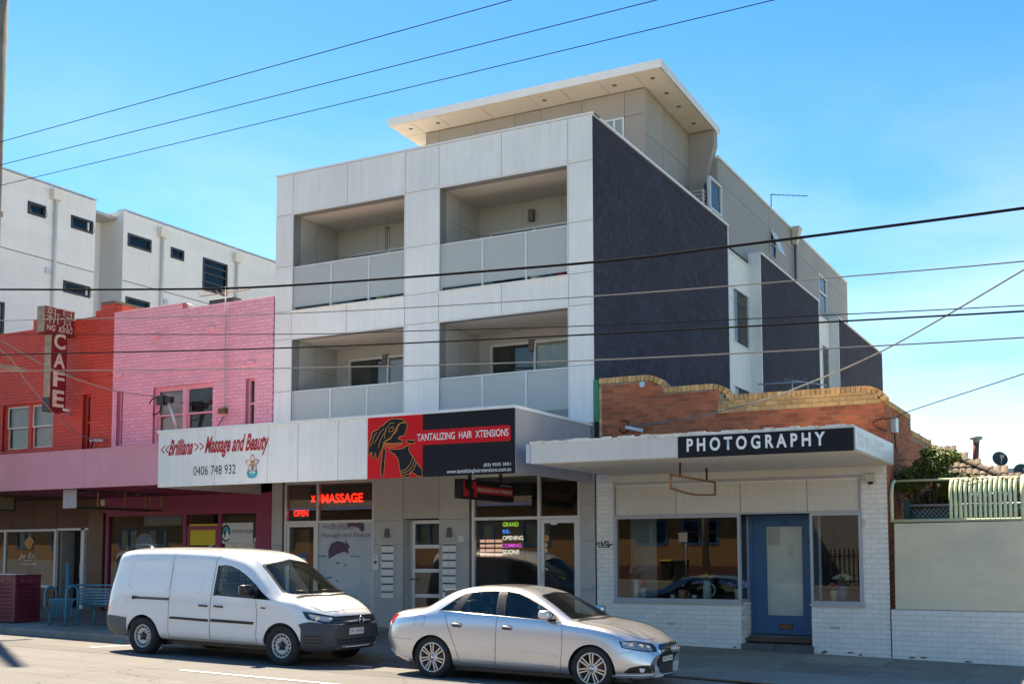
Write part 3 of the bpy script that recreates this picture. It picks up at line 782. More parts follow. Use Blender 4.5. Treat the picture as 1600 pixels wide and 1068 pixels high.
# ------------------------------------------------------------------ penthouse with flat overhanging roof
PYF, PXS, XT = 26.53, -10.33, -9.60
zs_f, zs_b = 13.68, 13.48
def soff(y): return zs_f + (y - 25.67) / (30.3 - 25.67) * (zs_b - zs_f)
rf = MB()
x0, x1, y0, y1 = -17.66, XT + .02, 25.67, 30.3
rf.add([(x0, y0, zs_f + .03), (x1, y0, zs_f + .03), (x1, y1, zs_b + .03), (x0, y1, zs_b + .03), (x0, y0, zs_f + .20), (x1, y0, zs_f + .20), (x1, y1, zs_b + .20), (x0, y1, zs_b + .20)],
       [(0, 3, 2, 1), (4, 5, 6, 7), (0, 1, 5, 4), (1, 2, 6, 5), (2, 3, 7, 6), (3, 0, 4, 7)])
roof = rf.build('roof', 'cap_white', ap)
fa = MB()
fa.add([(x0 - .02, y0 - .02, zs_f), (x1 + .02, y0 - .02, zs_f), (x1 + .02, y0, zs_f), (x0 - .02, y0, zs_f), (x0 - .02, y0 - .02, zs_f + .21), (x1 + .02, y0 - .02, zs_f + .21), (x1 + .02, y0, zs_f + .21), (x0 - .02, y0, zs_f + .21)],
       [(0, 3, 2, 1), (4, 5, 6, 7), (0, 1, 5, 4), (1, 2, 6, 5), (2, 3, 7, 6), (3, 0, 4, 7)])
fa.add([(x1, y0, zs_f), (x1 + .02, y0, zs_f), (x1 + .02, y1, zs_b), (x1, y1, zs_b), (x1, y0, zs_f + .21), (x1 + .02, y0, zs_f + .21), (x1 + .02, y1, zs_b + .21), (x1, y1, zs_b + .21)],
       [(0, 3, 2, 1), (4, 5, 6, 7), (0, 1, 5, 4), (1, 2, 6, 5), (2, 3, 7, 6), (3, 0, 4, 7)])
fa.build('fascia', 'white_metal', roof)
def soffit_panel(xa, xb, ya, yb):
    g = .008
    c = [(xa + g, ya + g), (xb - g, ya + g), (xb - g, yb - g), (xa + g, yb - g)]
    b = MB(); b.add([(x, y, soff(y)) for x, y in c] + [(x, y, soff(y) + .025) for x, y in c], [(0, 3, 2, 1), (4, 5, 6, 7), (0, 1, 5, 4), (1, 2, 6, 5), (2, 3, 7, 6), (3, 0, 4, 7)])
    b.build('soffit_panel', 'soffit', roof)
sx_ = [-17.66, -16.98, -16.1, -14.75, -13.3, -12.35, -11.3, PXS]
for a, b_ in zip(sx_, sx_[1:]): soffit_panel(a, b_, 25.69, PYF)
soffit_panel(PXS, XT, 25.69, PYF)
for a, b_ in ((PYF, 27.5), (27.5, 28.65), (28.65, 29.8)): soffit_panel(PXS, XT, a, b_)
soffit_panel(-17.66, -16.98, PYF, 28.4); soffit_panel(-17.66, -16.98, 28.4, 30.2)
for (x, y) in ((-17.2, 26.1), (-16.3, 26.1), (-13.0, 26.1), (-11.0, 26.1), (-9.98, 26.15), (-9.96, 27.1), (-9.96, 28.0), (-9.96, 29.2)):
    b = MB(); z = soff(y); b.lathe([(0.035, -.006), (.06, -.006), (.065, .0)], (x, y, z - .001), 'z', 12); b.disc((x, y, z - .004), .035, 'z', 12)
    b.build('downlight', 'bronze', roof)
# walls of the penthouse in tan panels
jx = [-16.98] + [fx(p, q, PYF) for p, q in ((686, 205), (743.6, 190), (804, 178), (845.7, 168), (909, 152), (975.4, 150))] + [PXS]
wx0, wx1, wzt = fx(945, 195, PYF), fx(975.4, 190, PYF), fz(960, 186, PYF)
MB().box(-16.98, PXS - .02, PYF + .02, PYF + .2, 10.2, 13.62).build('wall_core', 'clad_joint', ap)
for i, (a, b_) in enumerate(zip(jx, jx[1:])):
    if b_ > wx1 - .05 and a < wx1 - .1:
        panel(a, b_, wzt, soff(PYF) - .01, 'panel_tan', PYF, ap); panel(a, wx0, 10.3, wzt, 'panel_tan', PYF, ap)
    elif a > wx1 - .1:
        zz = fz(990, 180, PYF); panel(a, b_, zz, soff(PYF) - .01, 'panel_tan', PYF, ap); panel(a, b_, 10.3, zz, 'panel_tan', PYF, ap)
    else: panel(a, b_, 10.3, soff(PYF) - .01, 'panel_tan', PYF, ap)
f = MB(); f.box(wx0, wx1, PYF - .02, PYF + .018, wzt - .05, wzt).box(wx0, wx0 + .05, PYF - .02, PYF + .018, 10.4, wzt - .05).box(wx1 - .05, wx1, PYF - .02, PYF + .018, 10.4, wzt - .05).box((wx0 + wx1) / 2 - .03, (wx0 + wx1) / 2 + .03, PYF - .02, PYF + .018, 10.4, wzt - .05)
w = f.build('window', 'alu_pale', ap)
MB().box(wx0 + .05, wx1 - .05, PYF - .005, PYF + .002, 10.4, wzt - .05).build('pane', 'window_glass', w)
MB().box(wx0 + .05, wx1 - .05, PYF + .008, PYF + .017, 10.4, wzt - .05).build('blind', 'blind', w)
MB().box(-17.25, -17.0, 26.9, 30.2, 10.2, 13.5).build('fin_wall', 'white_metal', ap)
# side wall of the penthouse, recessed behind the eave
def xpanel(X, ya, yb, za, zb, m='panel_tan', zb2=None):
    g = .006; b = MB(); zb2 = zb if zb2 is None else zb2
    vs = [(X - .03, ya + g, za + g), (X, ya + g, za + g), (X, yb - g, za + g), (X - .03, yb - g, za + g), (X - .03, ya + g, zb - g), (X, ya + g, zb - g), (X, yb - g, zb2 - g), (X - .03, yb - g, zb2 - g)]
    b.add(vs, [(0, 3, 2, 1), (4, 5, 6, 7), (0, 1, 5, 4), (1, 2, 6, 5), (2, 3, 7, 6), (3, 0, 4, 7)])
    b.build('panel', m, ap)
MB().box(PXS - .2, PXS - .025, PYF + .03, 30.2, 10.2, 13.4).build('wall_core', 'clad_joint', ap)
zj = PX(1035, 205, PXS).z
for a, b_ in ((PYF, PX(1036, 170, PXS).y), (PX(1036, 170, PXS).y, PX(1060, 200, PXS).y), (PX(1060, 200, PXS).y, 29.83)):
    xpanel(PXS, a, b_, 12.45, soff(a), 'panel_tan', soff(b_)); xpanel(PXS, a, b_, 10.3, 12.45)
# raked fin under the back of the roof
fy0, fy1 = 29.83, 30.15
b = MB(); b.prism([(PXS, fy0, 10.3), (-10.08, fy0, 10.3), (-10.0, fy0, 11.6), (XT + .0, fy0, 13.1), (XT + .0, fy0, soff(fy0) - .005), (PXS, fy0, soff(fy0) - .005)], (0, fy1 - fy0, 0))
b.build('fin', 'panel_tan', ap)
MB().bar((PXS, fy0 - .002, 12.9), (-9.68, fy0 - .002, 12.9), .004, .012).build('joint_line', 'clad_joint', ap)
# long tan wall behind the dark side wall
TY0, TY1, TZ = 30.06, 47.1, 12.80
w1 = [(PX(1109, 300, XT).y, PX(1127, 300, XT).y, 10.3, PX(1116, 281, XT).z), (PX(1203, 375, XT).y, PX(1213, 390, XT).y, PX(1212, 404, XT).z, PX(1204, 360, XT).z), (PX(1279, 450, XT).y, PX(1291, 450, XT).y, PX(1285, 485, XT).z, PX(1285, 432, XT).z)]
wall_core('wall_core', 'clad_joint', ap, 'x', XT - .3, XT - .02, TY0 + .02, TY1 - .01, 9.5, TZ - .02, w1)
ty = [TY0 + .1] + [PX(p, q, XT).y for p, q in ((1127.6, 320), (1171.5, 340), (1200.8, 350), (1231, 370), (1270.8, 420))] + [TY1]
zj = PX(1135, 295, XT).z
for a, b_ in zip(ty, ty[1:]):
    for za, zb in ((9.6, zj), (zj, TZ)):
        cuts = [h for h in w1 if h[0] < b_ - .05 and h[1] > a + .05 and h[2] < zb and h[3] > za]
        if not cuts: xpanel(XT, a, b_, za, zb); continue
        h = cuts[0]
        for (p, q, r_, s_) in ((a, max(a, h[0]), za, zb), (min(b_, h[1]), b_, za, zb), (max(a, h[0]), min(b_, h[1]), za, max(za, h[2])), (max(a, h[0]), min(b_, h[1]), min(zb, h[3]), zb)):
            if q - p > .04 and s_ - r_ > .04: xpanel(XT, p, q, r_, s_)
MB().box(XT - .3, XT + .035, TY0 + .1, TY1 + .02, TZ, TZ + .07).build('wall_capping', 'cap_white', ap)
MB().box(AX0 + .3, XT - .3, 30.3, TY1, 9.5, TZ - .1).build('penthouse_core', 'interior_dark', ap)
MB().box(AX0 + .3, XT - .02, TY1, TY1 + .03, 9.5, TZ - .03).build('end_wall', 'panel_tan', ap)
for i, h in enumerate(w1):
    a, b_, za, zb = h; e = .06
    f = MB(); f.box(XT - .06, XT + .02, a, b_, zb - e, zb).box(XT - .06, XT + .02, a, a + e, za, zb - e).box(XT - .06, XT + .02, b_ - e, b_, za, zb - e).box(XT - .06, XT + .02, a + e, b_ - e, (za + zb) / 2 - .03, (za + zb) / 2 + .03)
    w = f.build('window', 'alu_pale', ap)
    MB().box(XT - .03, XT - .025, a + e, b_ - e, za, zb - e).build('pane', 'window_glass', w)
    MB().box(XT - .1, XT - .08, a + e, b_ - e, za, zb - e).build('blind', 'blind', w)
    if i == 1:
        MB().add([(XT + .02, a, zb), (XT + .02, b_, zb), (XT + .28, b_, za + .05), (XT + .28, a, za + .05), (XT + .05, a, zb), (XT + .05, b_, zb), (XT + .31, b_, za + .05), (XT + .31, a, za + .05)],
                 [(0, 3, 2, 1), (4, 5, 6, 7), (0, 1, 5, 4), (1, 2, 6, 5), (2, 3, 7, 6), (3, 0, 4, 7)]).build('awning_sash', 'alu_pale', w)
rh = PX(1238, 372, XT)
b = MB(); b.add([(XT + .02, rh.y - .22, rh.z + .35), (XT + .3, rh.y - .22, rh.z + .35), (XT + .3, rh.y + .22, rh.z + .35), (XT + .02, rh.y + .22, rh.z + .35),
                 (XT + .02, rh.y - .09, rh.z - .25), (XT + .16, rh.y - .09, rh.z - .25), (XT + .16, rh.y + .09, rh.z - .25), (XT + .02, rh.y + .09, rh.z - .25)],
                [(0, 3, 2, 1), (4, 5, 6, 7), (0, 1, 5, 4), (1, 2, 6, 5), (2, 3, 7, 6), (3, 0, 4, 7)])
r_ = b.build('rain_head', 'cream_plastic', ap)
MB().tube([(XT + .09, rh.y, rh.z - .2), (XT + .09, rh.y, 9.9)], .05, 8).build('downpipe', 'bronze', r_)
# terrace railing of thin horizontal bars
ra, rb = PX(1071, 293, -9.7), PX(1109, 327, -9.7)
zt = 11.62
for i in range(9): MB().tube([(-9.72, 29.2, zt - i * .105), (-9.72, 31.4, zt - i * .105)], .012, 6).build('railing_bar', 'alu', ap)
for y in (29.2, 30.3, 31.4): MB().box(-9.75, -9.70, y - .025, y + .025, 10.3, zt + .03).build('railing_post', 'alu', ap)
for i in range(9): MB().tube([(-10.3, 29.2, zt - i * .105), (-9.72, 29.2, zt - i * .105)], .012, 6).build('railing_bar', 'alu', ap)
MB().box(AX0 + .3, AX1 - .36, BY + .13, 51.0, 10.31, 10.34).build('roof_terrace', 'concrete', ap)

# ------------------------------------------------------------------ its street awning
WY = 17.08
aw = thing('street_awning', 'deep white panelled shop awning carrying the massage and hair signs', 'awning', (-13.2, WY, 3.1))
wx0, wx1 = -17.42, -9.10; wzb, wzt = 3.105, 4.225
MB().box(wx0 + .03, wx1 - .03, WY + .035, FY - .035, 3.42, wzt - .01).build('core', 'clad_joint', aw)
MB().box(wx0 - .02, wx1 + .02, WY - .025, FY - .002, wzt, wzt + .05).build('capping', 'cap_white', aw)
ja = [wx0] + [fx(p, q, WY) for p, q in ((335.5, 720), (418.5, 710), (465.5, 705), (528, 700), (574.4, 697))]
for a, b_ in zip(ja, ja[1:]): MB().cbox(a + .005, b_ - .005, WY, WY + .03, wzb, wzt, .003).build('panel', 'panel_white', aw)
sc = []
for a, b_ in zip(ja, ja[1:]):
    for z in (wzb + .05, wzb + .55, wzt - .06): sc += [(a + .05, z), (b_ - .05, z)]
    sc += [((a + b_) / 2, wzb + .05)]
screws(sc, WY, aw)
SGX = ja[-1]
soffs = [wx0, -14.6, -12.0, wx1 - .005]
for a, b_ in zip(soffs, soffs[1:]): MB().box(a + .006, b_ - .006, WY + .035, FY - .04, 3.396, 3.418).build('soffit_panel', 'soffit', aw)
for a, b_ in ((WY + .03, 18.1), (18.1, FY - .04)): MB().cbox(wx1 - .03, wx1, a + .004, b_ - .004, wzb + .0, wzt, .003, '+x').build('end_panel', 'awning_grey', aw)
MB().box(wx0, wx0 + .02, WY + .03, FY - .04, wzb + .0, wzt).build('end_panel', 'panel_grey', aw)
# signs on the fascia
ms = thing('shop_sign', 'white fascia sign with red massage lettering, phone number and a small pink flower', 'sign', (-16, WY, 3.6))
def tpx(body, name, m, par, a, b_, c, d, Y, **k):
    """lettering between photo pixels a (left, bottom) .. b (right, top) on the plane Y"""
    return text(body, name, m, par, fx(a[0], a[1], Y), fx(b_[0], b_[1], Y), fz(a[0], a[1], Y), fz(b_[0], b_[1], Y), Y - .004, **k)
zA, zB = fz(263, 712, WY), fz(276, 690, WY)
YS = WY - .004
x_ = lambda p: fx(p, 700, WY)
text('<<', 'lettering', 'letter_red', ms, x_(251.5), x_(265), zA + .05, zB - .05, YS, shear=.15)
text('Brilliana', 'lettering', 'letter_red', ms, x_(263), x_(305), zA, zB + .05, YS, shear=.28, offset=.035)
text('>>', 'lettering', 'letter_red', ms, x_(304.5), x_(318), zA + .07, zB - .04, YS, shear=-.1)
text('Massage and Beauty', 'lettering', 'letter_red', ms, x_(318.5), x_(422), zA - .09, zB + .07, YS, shear=.22, offset=.035)
text('0406 748 932', 'lettering', 'letter_black', ms, x_(303), x_(369), fz(335, 741, WY), fz(335, 726.5, WY), YS)
fc = PY(394.5, 724, WY); fl = MB()
pet = []
for k in range(5):
    a = math.radians(90 + 72 * k); c = (fc.x + .075 * math.cos(a), fc.z + .085 * math.sin(a))
    pts = []
    for j in range(14):
        t = 2 * math.pi * j / 14; lx = .055 * math.cos(t); lz = .075 * math.sin(t) * (1 - .18 * math.cos(2 * t))
        pts.append((c[0] + lx * math.sin(a) + lz * math.cos(a), YS, c[1] - lx * math.cos(a) + lz * math.sin(a)))
    pet.append(pts)
flat([[(x, y + .0015, z) for x, y, z in [(fc.x + (q[0] - fc.x) * 1.1, q[1], fc.z + (q[2] - fc.z) * 1.1) for q in p]] for p in pet], 'flower_outline', 'letter_black', ms)
flat(pet, 'flower', 'petal_pale', ms)
MB().disc((fc.x, YS - .002, fc.z), .03, 'y', 12, .035).build('flower_centre', 'petal_yellow', ms, fix=False)
lv = [[(fc.x - .015, YS, fc.z - .04), (fc.x + .015, YS, fc.z - .04), (fc.x + .015, YS, fc.z - .30), (fc.x - .015, YS, fc.z - .30)]]
for s in (-1, 1):
    lv.append([(fc.x + s * q, YS - .001, fc.z + w_) for q, w_ in ((.01, -.27), (.08, -.28), (.13, -.22), (.145, -.14), (.08, -.16), (.03, -.20))])
flat(lv, 'flower_leaf', 'teal_print', ms)

ts = thing('shop_sign', 'red and black hair salon fascia sign with a dreadlocked woman silhouette', 'sign', (-11, WY, 3.6))
bx = fx(660.5, 695, WY); ex = wx1 - .015
MB().cbox(SGX + .003, bx, WY - .002, WY + .03, wzb - .003, wzt, .002).build('red_board', 'sign_red', ts)
MB().cbox(bx, ex, WY - .002, WY + .03, wzb - .003, wzt, .002).build('black_board', 'sign_black', ts)
def sp(u, v): # coordinates in the enlarged crop (570..810, 640..755 at 6.667 px per px)
    return PY(570 + u / 6.6667, 640 + v / 6.6667, WY)
def spp(pts, d): return [(q.x, WY - d, q.z) for q in (sp(*p) for p in pts)]
band = [(520, 232), (560, 215), (605, 212), (1480, 158), (1505, 160), (1520, 178), (1522, 300), (1512, 318), (1490, 324), (605, 366), (560, 368), (525, 362), (518, 350)]
flat([spp(band, .0045)], 'red_band', 'sign_red', ts)
text('TANTALIZING  HAIR  XTENSIONS', 'lettering', 'letter_white', ts, sp(548, 300).x, sp(1498, 240).x, sp(548, 325).z, sp(548, 252).z, WY - .0065, offset=.006)
text('(03) 9555 3051', 'lettering', 'letter_white', ts, sp(1240, 570).x, sp(1522, 570).x, sp(1380, 592).z, sp(1380, 550).z, WY - .005, offset=.004)
text('www.tantalizinghairxtensions.com.au', 'lettering', 'letter_white', ts, sp(855, 635).x, sp(1526, 620).x, sp(1190, 662).z, sp(1190, 606).z, WY - .005)
fig = {
 'hair': [(330, 90), (270, 95), (225, 130), (195, 160), (155, 180), (145, 205), (105, 215), (75, 240), (72, 285), (52, 330), (38, 400), (34, 480), (60, 450), (78, 440), (75, 495), (95, 505), (115, 440), (118, 490), (138, 525), (150, 480), (165, 440), (185, 400), (215, 330), (270, 300), (320, 210), (350, 150), (390, 130), (430, 125), (400, 100)],
 'face': [(420, 130), (370, 140), (345, 180), (335, 220), (270, 290), (205, 330), (190, 345), (300, 350), (400, 340), (392, 315), (350, 300), (352, 290), (382, 272), (415, 268), (418, 250), (430, 235), (428, 215), (440, 190), (445, 150)],
 'body': [(250, 408), (330, 410), (400, 400), (440, 372), (465, 368), (468, 385), (460, 410), (470, 445), (500, 485), (540, 545), (600, 625), (600, 690), (555, 690), (500, 650), (470, 665), (465, 700), (390, 700), (370, 650), (360, 580), (350, 510), (310, 460), (265, 430)],
 'arm': [(190, 400), (215, 405), (222, 430), (212, 520), (208, 590), (200, 650), (200, 712), (185, 712), (168, 650), (172, 560), (182, 480)],
 'shoulder': [(430, 312), (520, 315), (520, 350), (460, 350), (445, 335)],
}
flat([spp([(cx + (x - cx) * 1.0, y) for x, y in p], .0055) for p in fig.values() for cx in (0,)], 'silhouette', 'sign_black', ts)
ol = MB()
for p in fig.values():
    P3 = spp(p, .0065)
    ol.tube(P3, .0052, 4, closed=True)
for arc in ([(190, 350), (260, 365), (340, 358), (400, 338)], [(185, 372), (260, 388), (340, 380), (400, 355)], [(500, 490), (480, 560), (430, 620), (365, 640)], [(520, 520), (500, 590), (450, 640), (370, 660)], [(538, 545), (520, 610), (460, 665), (385, 685)],
            [(230, 210), (190, 260), (160, 330), (140, 400)], [(205, 195), (165, 230), (130, 300), (100, 350)], [(300, 170), (260, 190), (250, 230), (290, 220), (310, 180)], [(130, 235), (100, 270), (85, 330), (60, 380)], [(310, 140), (270, 135), (220, 200), (205, 300)]):
    ol.tube(spp(arc, .0075), .0055, 4)
ol.build('silhouette_outline', 'sign_gold', ts)
# ------------------------------------------------------------------ ground floor of the apartment block
GZ = lambda x: foot_z(x, FY)
ZT = 2.455          # transom height
ZC = 3.38           # underside of the awning
def frame(name, m, par, x0, x1, z0, z1, Y, w=.05, d=.08, bars_x=(), bars_z=(), bottom=True):
    b = MB(); b.box(x0, x1, Y - d / 2, Y + d / 2, z1 - w, z1)
    zlo = z0
    if bottom: b.box(x0, x1, Y - d / 2, Y + d / 2, z0, z0 + w); zlo = z0 + w
    b.box(x0, x0 + w, Y - d / 2, Y + d / 2, zlo, z1 - w).box(x1 - w, x1, Y - d / 2, Y + d / 2, zlo, z1 - w)
    for x in bars_x: b.box(x - w / 2, x + w / 2, Y - d / 2 + .003, Y + d / 2 - .003, zlo, z1 - w)
    for z in bars_z: b.box(x0 + w, x1 - w, Y - d / 2 + .006, Y + d / 2 - .006, z - w / 2, z + w / 2)
    return b.build(name, m, par)
def pane(par, x0, x1, z0, z1, Y, m='shop_glass'):
    return MB().quad((x0, Y, z0), (x1, Y, z0), (x1, Y, z1), (x0, Y, z1)).build('pane', m, par, fix=False)
def clad_col(x0, x1, joints):
    zz = [GZ((x0 + x1) / 2) - .05] + joints + [ZC]
    for a, b_ in zip(zz, zz[1:]):
        MB().cbox(x0 + .004, x1 - .004, FY - .005, FY + .03, a + .004, b_ - .004, .003).build('panel', 'panel_grey', ap)
        screws([(x, z) for x in (x0 + .05, x1 - .05) for z in (a + .05, b_ - .05)], FY - .005, ap, 'frame_dark', .009)
    MB().box(x0, x1, FY + .012, FY + .25, zz[0], ZC).build('column', 'clad_joint', ap)
S = lambda p: fx(p, 860)
c0, c1 = AX0, S(440)
clad_col(c0, c1, [1.95, 2.45, 2.75])
m0, m1 = S(442), S(583)
mp = S(493.5)
# massage shop front
sf = frame('shopfront', 'alu', ap, m0, m1, GZ(m0) + .02, ZC - .01, FY + .08, .06, .09, [mp], [ZT])
tag(sf, 'massage shop front with red lit signs')
pane(sf, m0 + .06, mp - .03, ZT + .03, ZC - .07, FY + .09); pane(sf, mp + .03, m1 - .06, ZT + .03, ZC - .07, FY + .09); pane(sf, mp + .03, m1 - .06, GZ(m1) + .2, ZT - .03, FY + .06)
dr = frame('door', 'alu', ap, m0 + .065, mp - .035, GZ(m0) + .03, ZT - .035, FY + .08, .07, .06)
pane(dr, m0 + .13, mp - .10, GZ(m0) + .1, ZT - .10, FY + .08)
room('shop_interior', ap, m0 - .1, m1 + .15, FY + .14, 24.5, GZ(m0), 3.3, 'interior_grey')
MB().box(-16.95, -16.3, FY + .35, FY + .38, .3, 2.3).build('drape', 'interior_wood', ap)
ls = thing('led_sign', 'red lit scrolling sign reading MASSAGE inside the massage shop window', 'sign', (mp, FY + .4, 2.6))
YL = FY + .2
X_ = lambda p, q=780: fx(p, q, YL)
MB().box(X_(484), X_(581), YL, YL + .06, fz(520, 790, YL), fz(520, 763, YL)).build('housing', 'black_plastic', ls)
text('MASSAGE', 'lettering', 'neon_red', ls, X_(503), X_(567), fz(535, 784.5, YL), fz(535, 770.5, YL), YL - .004, offset=.02)
text('x', 'lettering', 'neon_red', ls, X_(486), X_(493), fz(490, 784, YL), fz(490, 774, YL), YL - .004, offset=.03)
os_ = thing('open_sign', 'small red lit OPEN sign above the massage shop door', 'sign', (X_(470), YL, 2.5))
MB().box(X_(456), X_(485), YL - .01, YL + .03, fz(470, 809.5, YL), fz(470, 793, YL)).build('housing', 'sticker_blue', os_)
text('OPEN', 'lettering', 'neon_red', os_, X_(460), X_(482), fz(470, 806, YL), fz(470, 796.5, YL), YL - .014, offset=.03)
# poster filling the window
po = thing('window_poster', 'grey blue beauty poster of a face filling the massage shop window', 'poster', (S(540), FY + .1, .4))
YP = FY + .050
MB().box(mp + .04, m1 - .065, YP, YP + .004, GZ(m1) + .2, ZT - .035).build('sheet', 'poster_bg', po)
PP = lambda u, v: PY(420 + u / 4.272, 740 + v / 4.272, YP)
def pf(pts, d): return [(q.x, YP - d, q.z) for q in (PP(*p) for p in pts)]
flat([pf([(405, 560), (385, 640), (385, 690), (430, 760), (520, 770), (600, 730), (620, 640), (600, 570), (540, 540), (470, 530)], .001)], 'face', 'poster_skin', po)
flat([pf([(400, 565), (398, 510), (415, 465), (455, 445), (500, 455), (515, 470), (508, 435), (522, 455), (545, 490), (530, 495), (535, 530), (500, 518), (455, 535), (420, 555)], .002), pf([(520, 330), (545, 305), (600, 303), (635, 330), (640, 370), (625, 390), (600, 360), (560, 345), (530, 360)], .002)], 'hair', 'plum_print', po)
flat([pf([(445, 592), (460, 586), (474, 595), (460, 600)], .002), pf([(500, 605), (512, 600), (524, 607), (512, 613)], .002), pf([(590, 650), (600, 655), (595, 660)], .002), pf([(440, 655), (450, 660), (445, 663)], .002)], 'eye', 'plum_print', po)
flat([pf(p, .002) for p in ([(320, 545), (385, 540), (388, 552), (330, 556)], [(380, 690), (420, 680), (425, 692), (390, 702)], [(440, 705), (470, 710), (455, 722)], [(345, 700), (360, 705), (372, 735), (362, 730)], [(510, 810), (548, 811), (546, 817), (515, 815)], [(565, 830), (598, 818), (590, 830)], [(630, 865), (650, 880), (668, 885), (660, 905), (640, 900)], [(425, 790), (445, 795), (440, 808), (428, 805)], [(540, 545), (620, 548), (620, 553), (540, 553)])], 'ink_splash', 'teal_splash', po)
text('<<Brilliana>>', 'lettering', 'purple_print', po, PP(358, 360).x, PP(628, 350).x, PP(490, 368).z, PP(490, 332).z, YP - .004, shear=.25)
text('Massage and Beauty', 'lettering', 'purple_print', po, PP(345, 420).x, PP(684, 400).x, PP(510, 430).z, PP(510, 390).z, YP - .004, shear=.25)
st = thing('door_sticker', 'small dark blue OPEN notice on the massage shop door glass', 'notice', (S(468), FY + .06, 1.7))
MB().box(fx(461, 872), fx(476, 872), FY + .066, FY + .07, fz(468, 880), fz(468, 864)).build('card', 'sticker_blue', st)
text('OPEN', 'lettering', 'letter_white', st, fx(462, 876), fx(475, 876), fz(468, 878), fz(468, 871), FY + .063, offset=.02)
# panels, letterboxes and the lobby door
e0, e1, e2, e3 = S(583), S(630), S(686), S(733)
zj = [fz(606, 934), fz(606, 850), ZT]
clad_col(e0, e1, [zj[0], zj[1], ZT]); clad_col(e2, e3, [zj[0], zj[1], ZT])
MB().cbox(e1 + .004, e2 - .004, FY - .005, FY + .03, ZT + .03, ZC - .004, .003).build('panel', 'panel_grey', ap)
MB().box(e1, e2, FY + .012, FY + .25, ZT + .03, ZC).build('lintel', 'clad_joint', ap)
LB = FY + .22
MB().box(e1, e1 + .02, FY + .031, LB + .05, GZ(e1), ZT + .02).box(e2 - .02, e2, FY + .031, LB + .05, GZ(e1), ZT + .02).build('door_reveal', 'panel_grey', ap)
ld = frame('lobby_door', 'alu_pale', ap, e1 + .10, e2 - .03, GZ(e1) + .02, ZT, LB, .075, .07, [], [fz(660, 853), fz(660, 891), fz(660, 930.5)])
pane(ld, e1 + .17, e2 - .10, GZ(e1) + .09, ZT - .07, LB)
MB().box(e1 + .02, e1 + .10, LB - .02, LB + .02, GZ(e1), ZT).build('side_light', 'alu', ld)
MB().box(e1 + .115, e1 + .15, LB - .10, LB - .035, fz(641, 905), fz(641, 903)).box(e1 + .115, e1 + .26, LB - .10, LB - .085, fz(641, 905.5), fz(641, 903.8)).build('handle', 'bronze', ld)
room('lobby', ap, e1 - .2, e2 + .2, LB + .05, 25.5, GZ(e1), 3.0, 'interior_grey', 'concrete')
for (a, b_, n, t, bt, who) in ((597, 616.5, 7, 849.5, 934, 'left of'), (692.5, 714, 8, 848.5, 945, 'right of')):
    lx0, lx1 = fx(a, 890), fx(b_, 890); z1, z0 = fz((a + b_) / 2, t), fz((a + b_) / 2, bt)
    bk = thing('letterbox_bank', 'bank of pale letterboxes beside the intercom' if n == 7 else 'bank of pale letterboxes between lobby door and hair shop window', 'letterbox', ((lx0 + lx1) / 2, FY, z0), 'letterbox banks')
    MB().box(lx0, lx1, FY - .03, FY - .006, z0, z1).build('backplate', 'alu_pale', bk)
    hh = (z1 - z0) / n
    for i in range(n):
        zt_ = z1 - i * hh
        lb_ = MB().cbox(lx0 + .008, lx1 - .008, FY - .045, FY - .031, zt_ - hh + .006, zt_ - hh * .30, .003).build('letterbox', 'panel_white', bk)
        MB().box(lx0 + .012, lx1 - .012, FY - .036, FY - .0315, zt_ - hh * .26, zt_ - hh * .08).build('slot', 'black_plastic', lb_)
        MB().disc(((lx0 + lx1) / 2, FY - .047, zt_ - hh * .72), .009, 'y', 8).build('lock', 'frame_dark', lb_, fix=False)
ic = thing('intercom', 'pale wall intercom beside the letterboxes', 'intercom', (fx(588.5, 880), FY, fz(588, 889)))
MB().cbox(fx(584.7, 878), fx(592, 878), FY - .04, FY - .006, fz(588, 889.5), fz(588, 866), .006).build('housing', 'white_metal', ic)
MB().box(fx(586, 878), fx(590.5, 878), FY - .043, FY - .041, fz(588, 880), fz(588, 875.5)).build('screen', 'brown_panel', ic)
MB().disc((fx(588.2, 870), FY - .043, fz(588, 870)), .016, 'y', 10).build('camera_eye', 'black_plastic', ic, fix=False)
for p, q in ((605.8, 832), (703, 831)):
    c = PY(p, q, FY)
    w = MB(); w.add([(c.x - .055, FY - .01, c.z - .10), (c.x + .055, FY - .01, c.z - .10), (c.x + .055, FY - .09, c.z - .10), (c.x - .055, FY - .09, c.z - .10), (c.x - .03, FY - .01, c.z + .09), (c.x + .03, FY - .01, c.z + .09), (c.x + .03, FY - .05, c.z + .10), (c.x - .03, FY - .05, c.z + .10)],
                    [(0, 3, 2, 1), (4, 5, 6, 7), (0, 1, 5, 4), (1, 2, 6, 5), (2, 3, 7, 6), (3, 0, 4, 7)])
    o = w.build('wall_light', 'bronze'); tag(o, 'tapered bronze wall light above the letterboxes beside the intercom' if p < 650 else 'tapered bronze wall light above the letterboxes near hair shop window', 'light', 'wall lights at the lobby door')
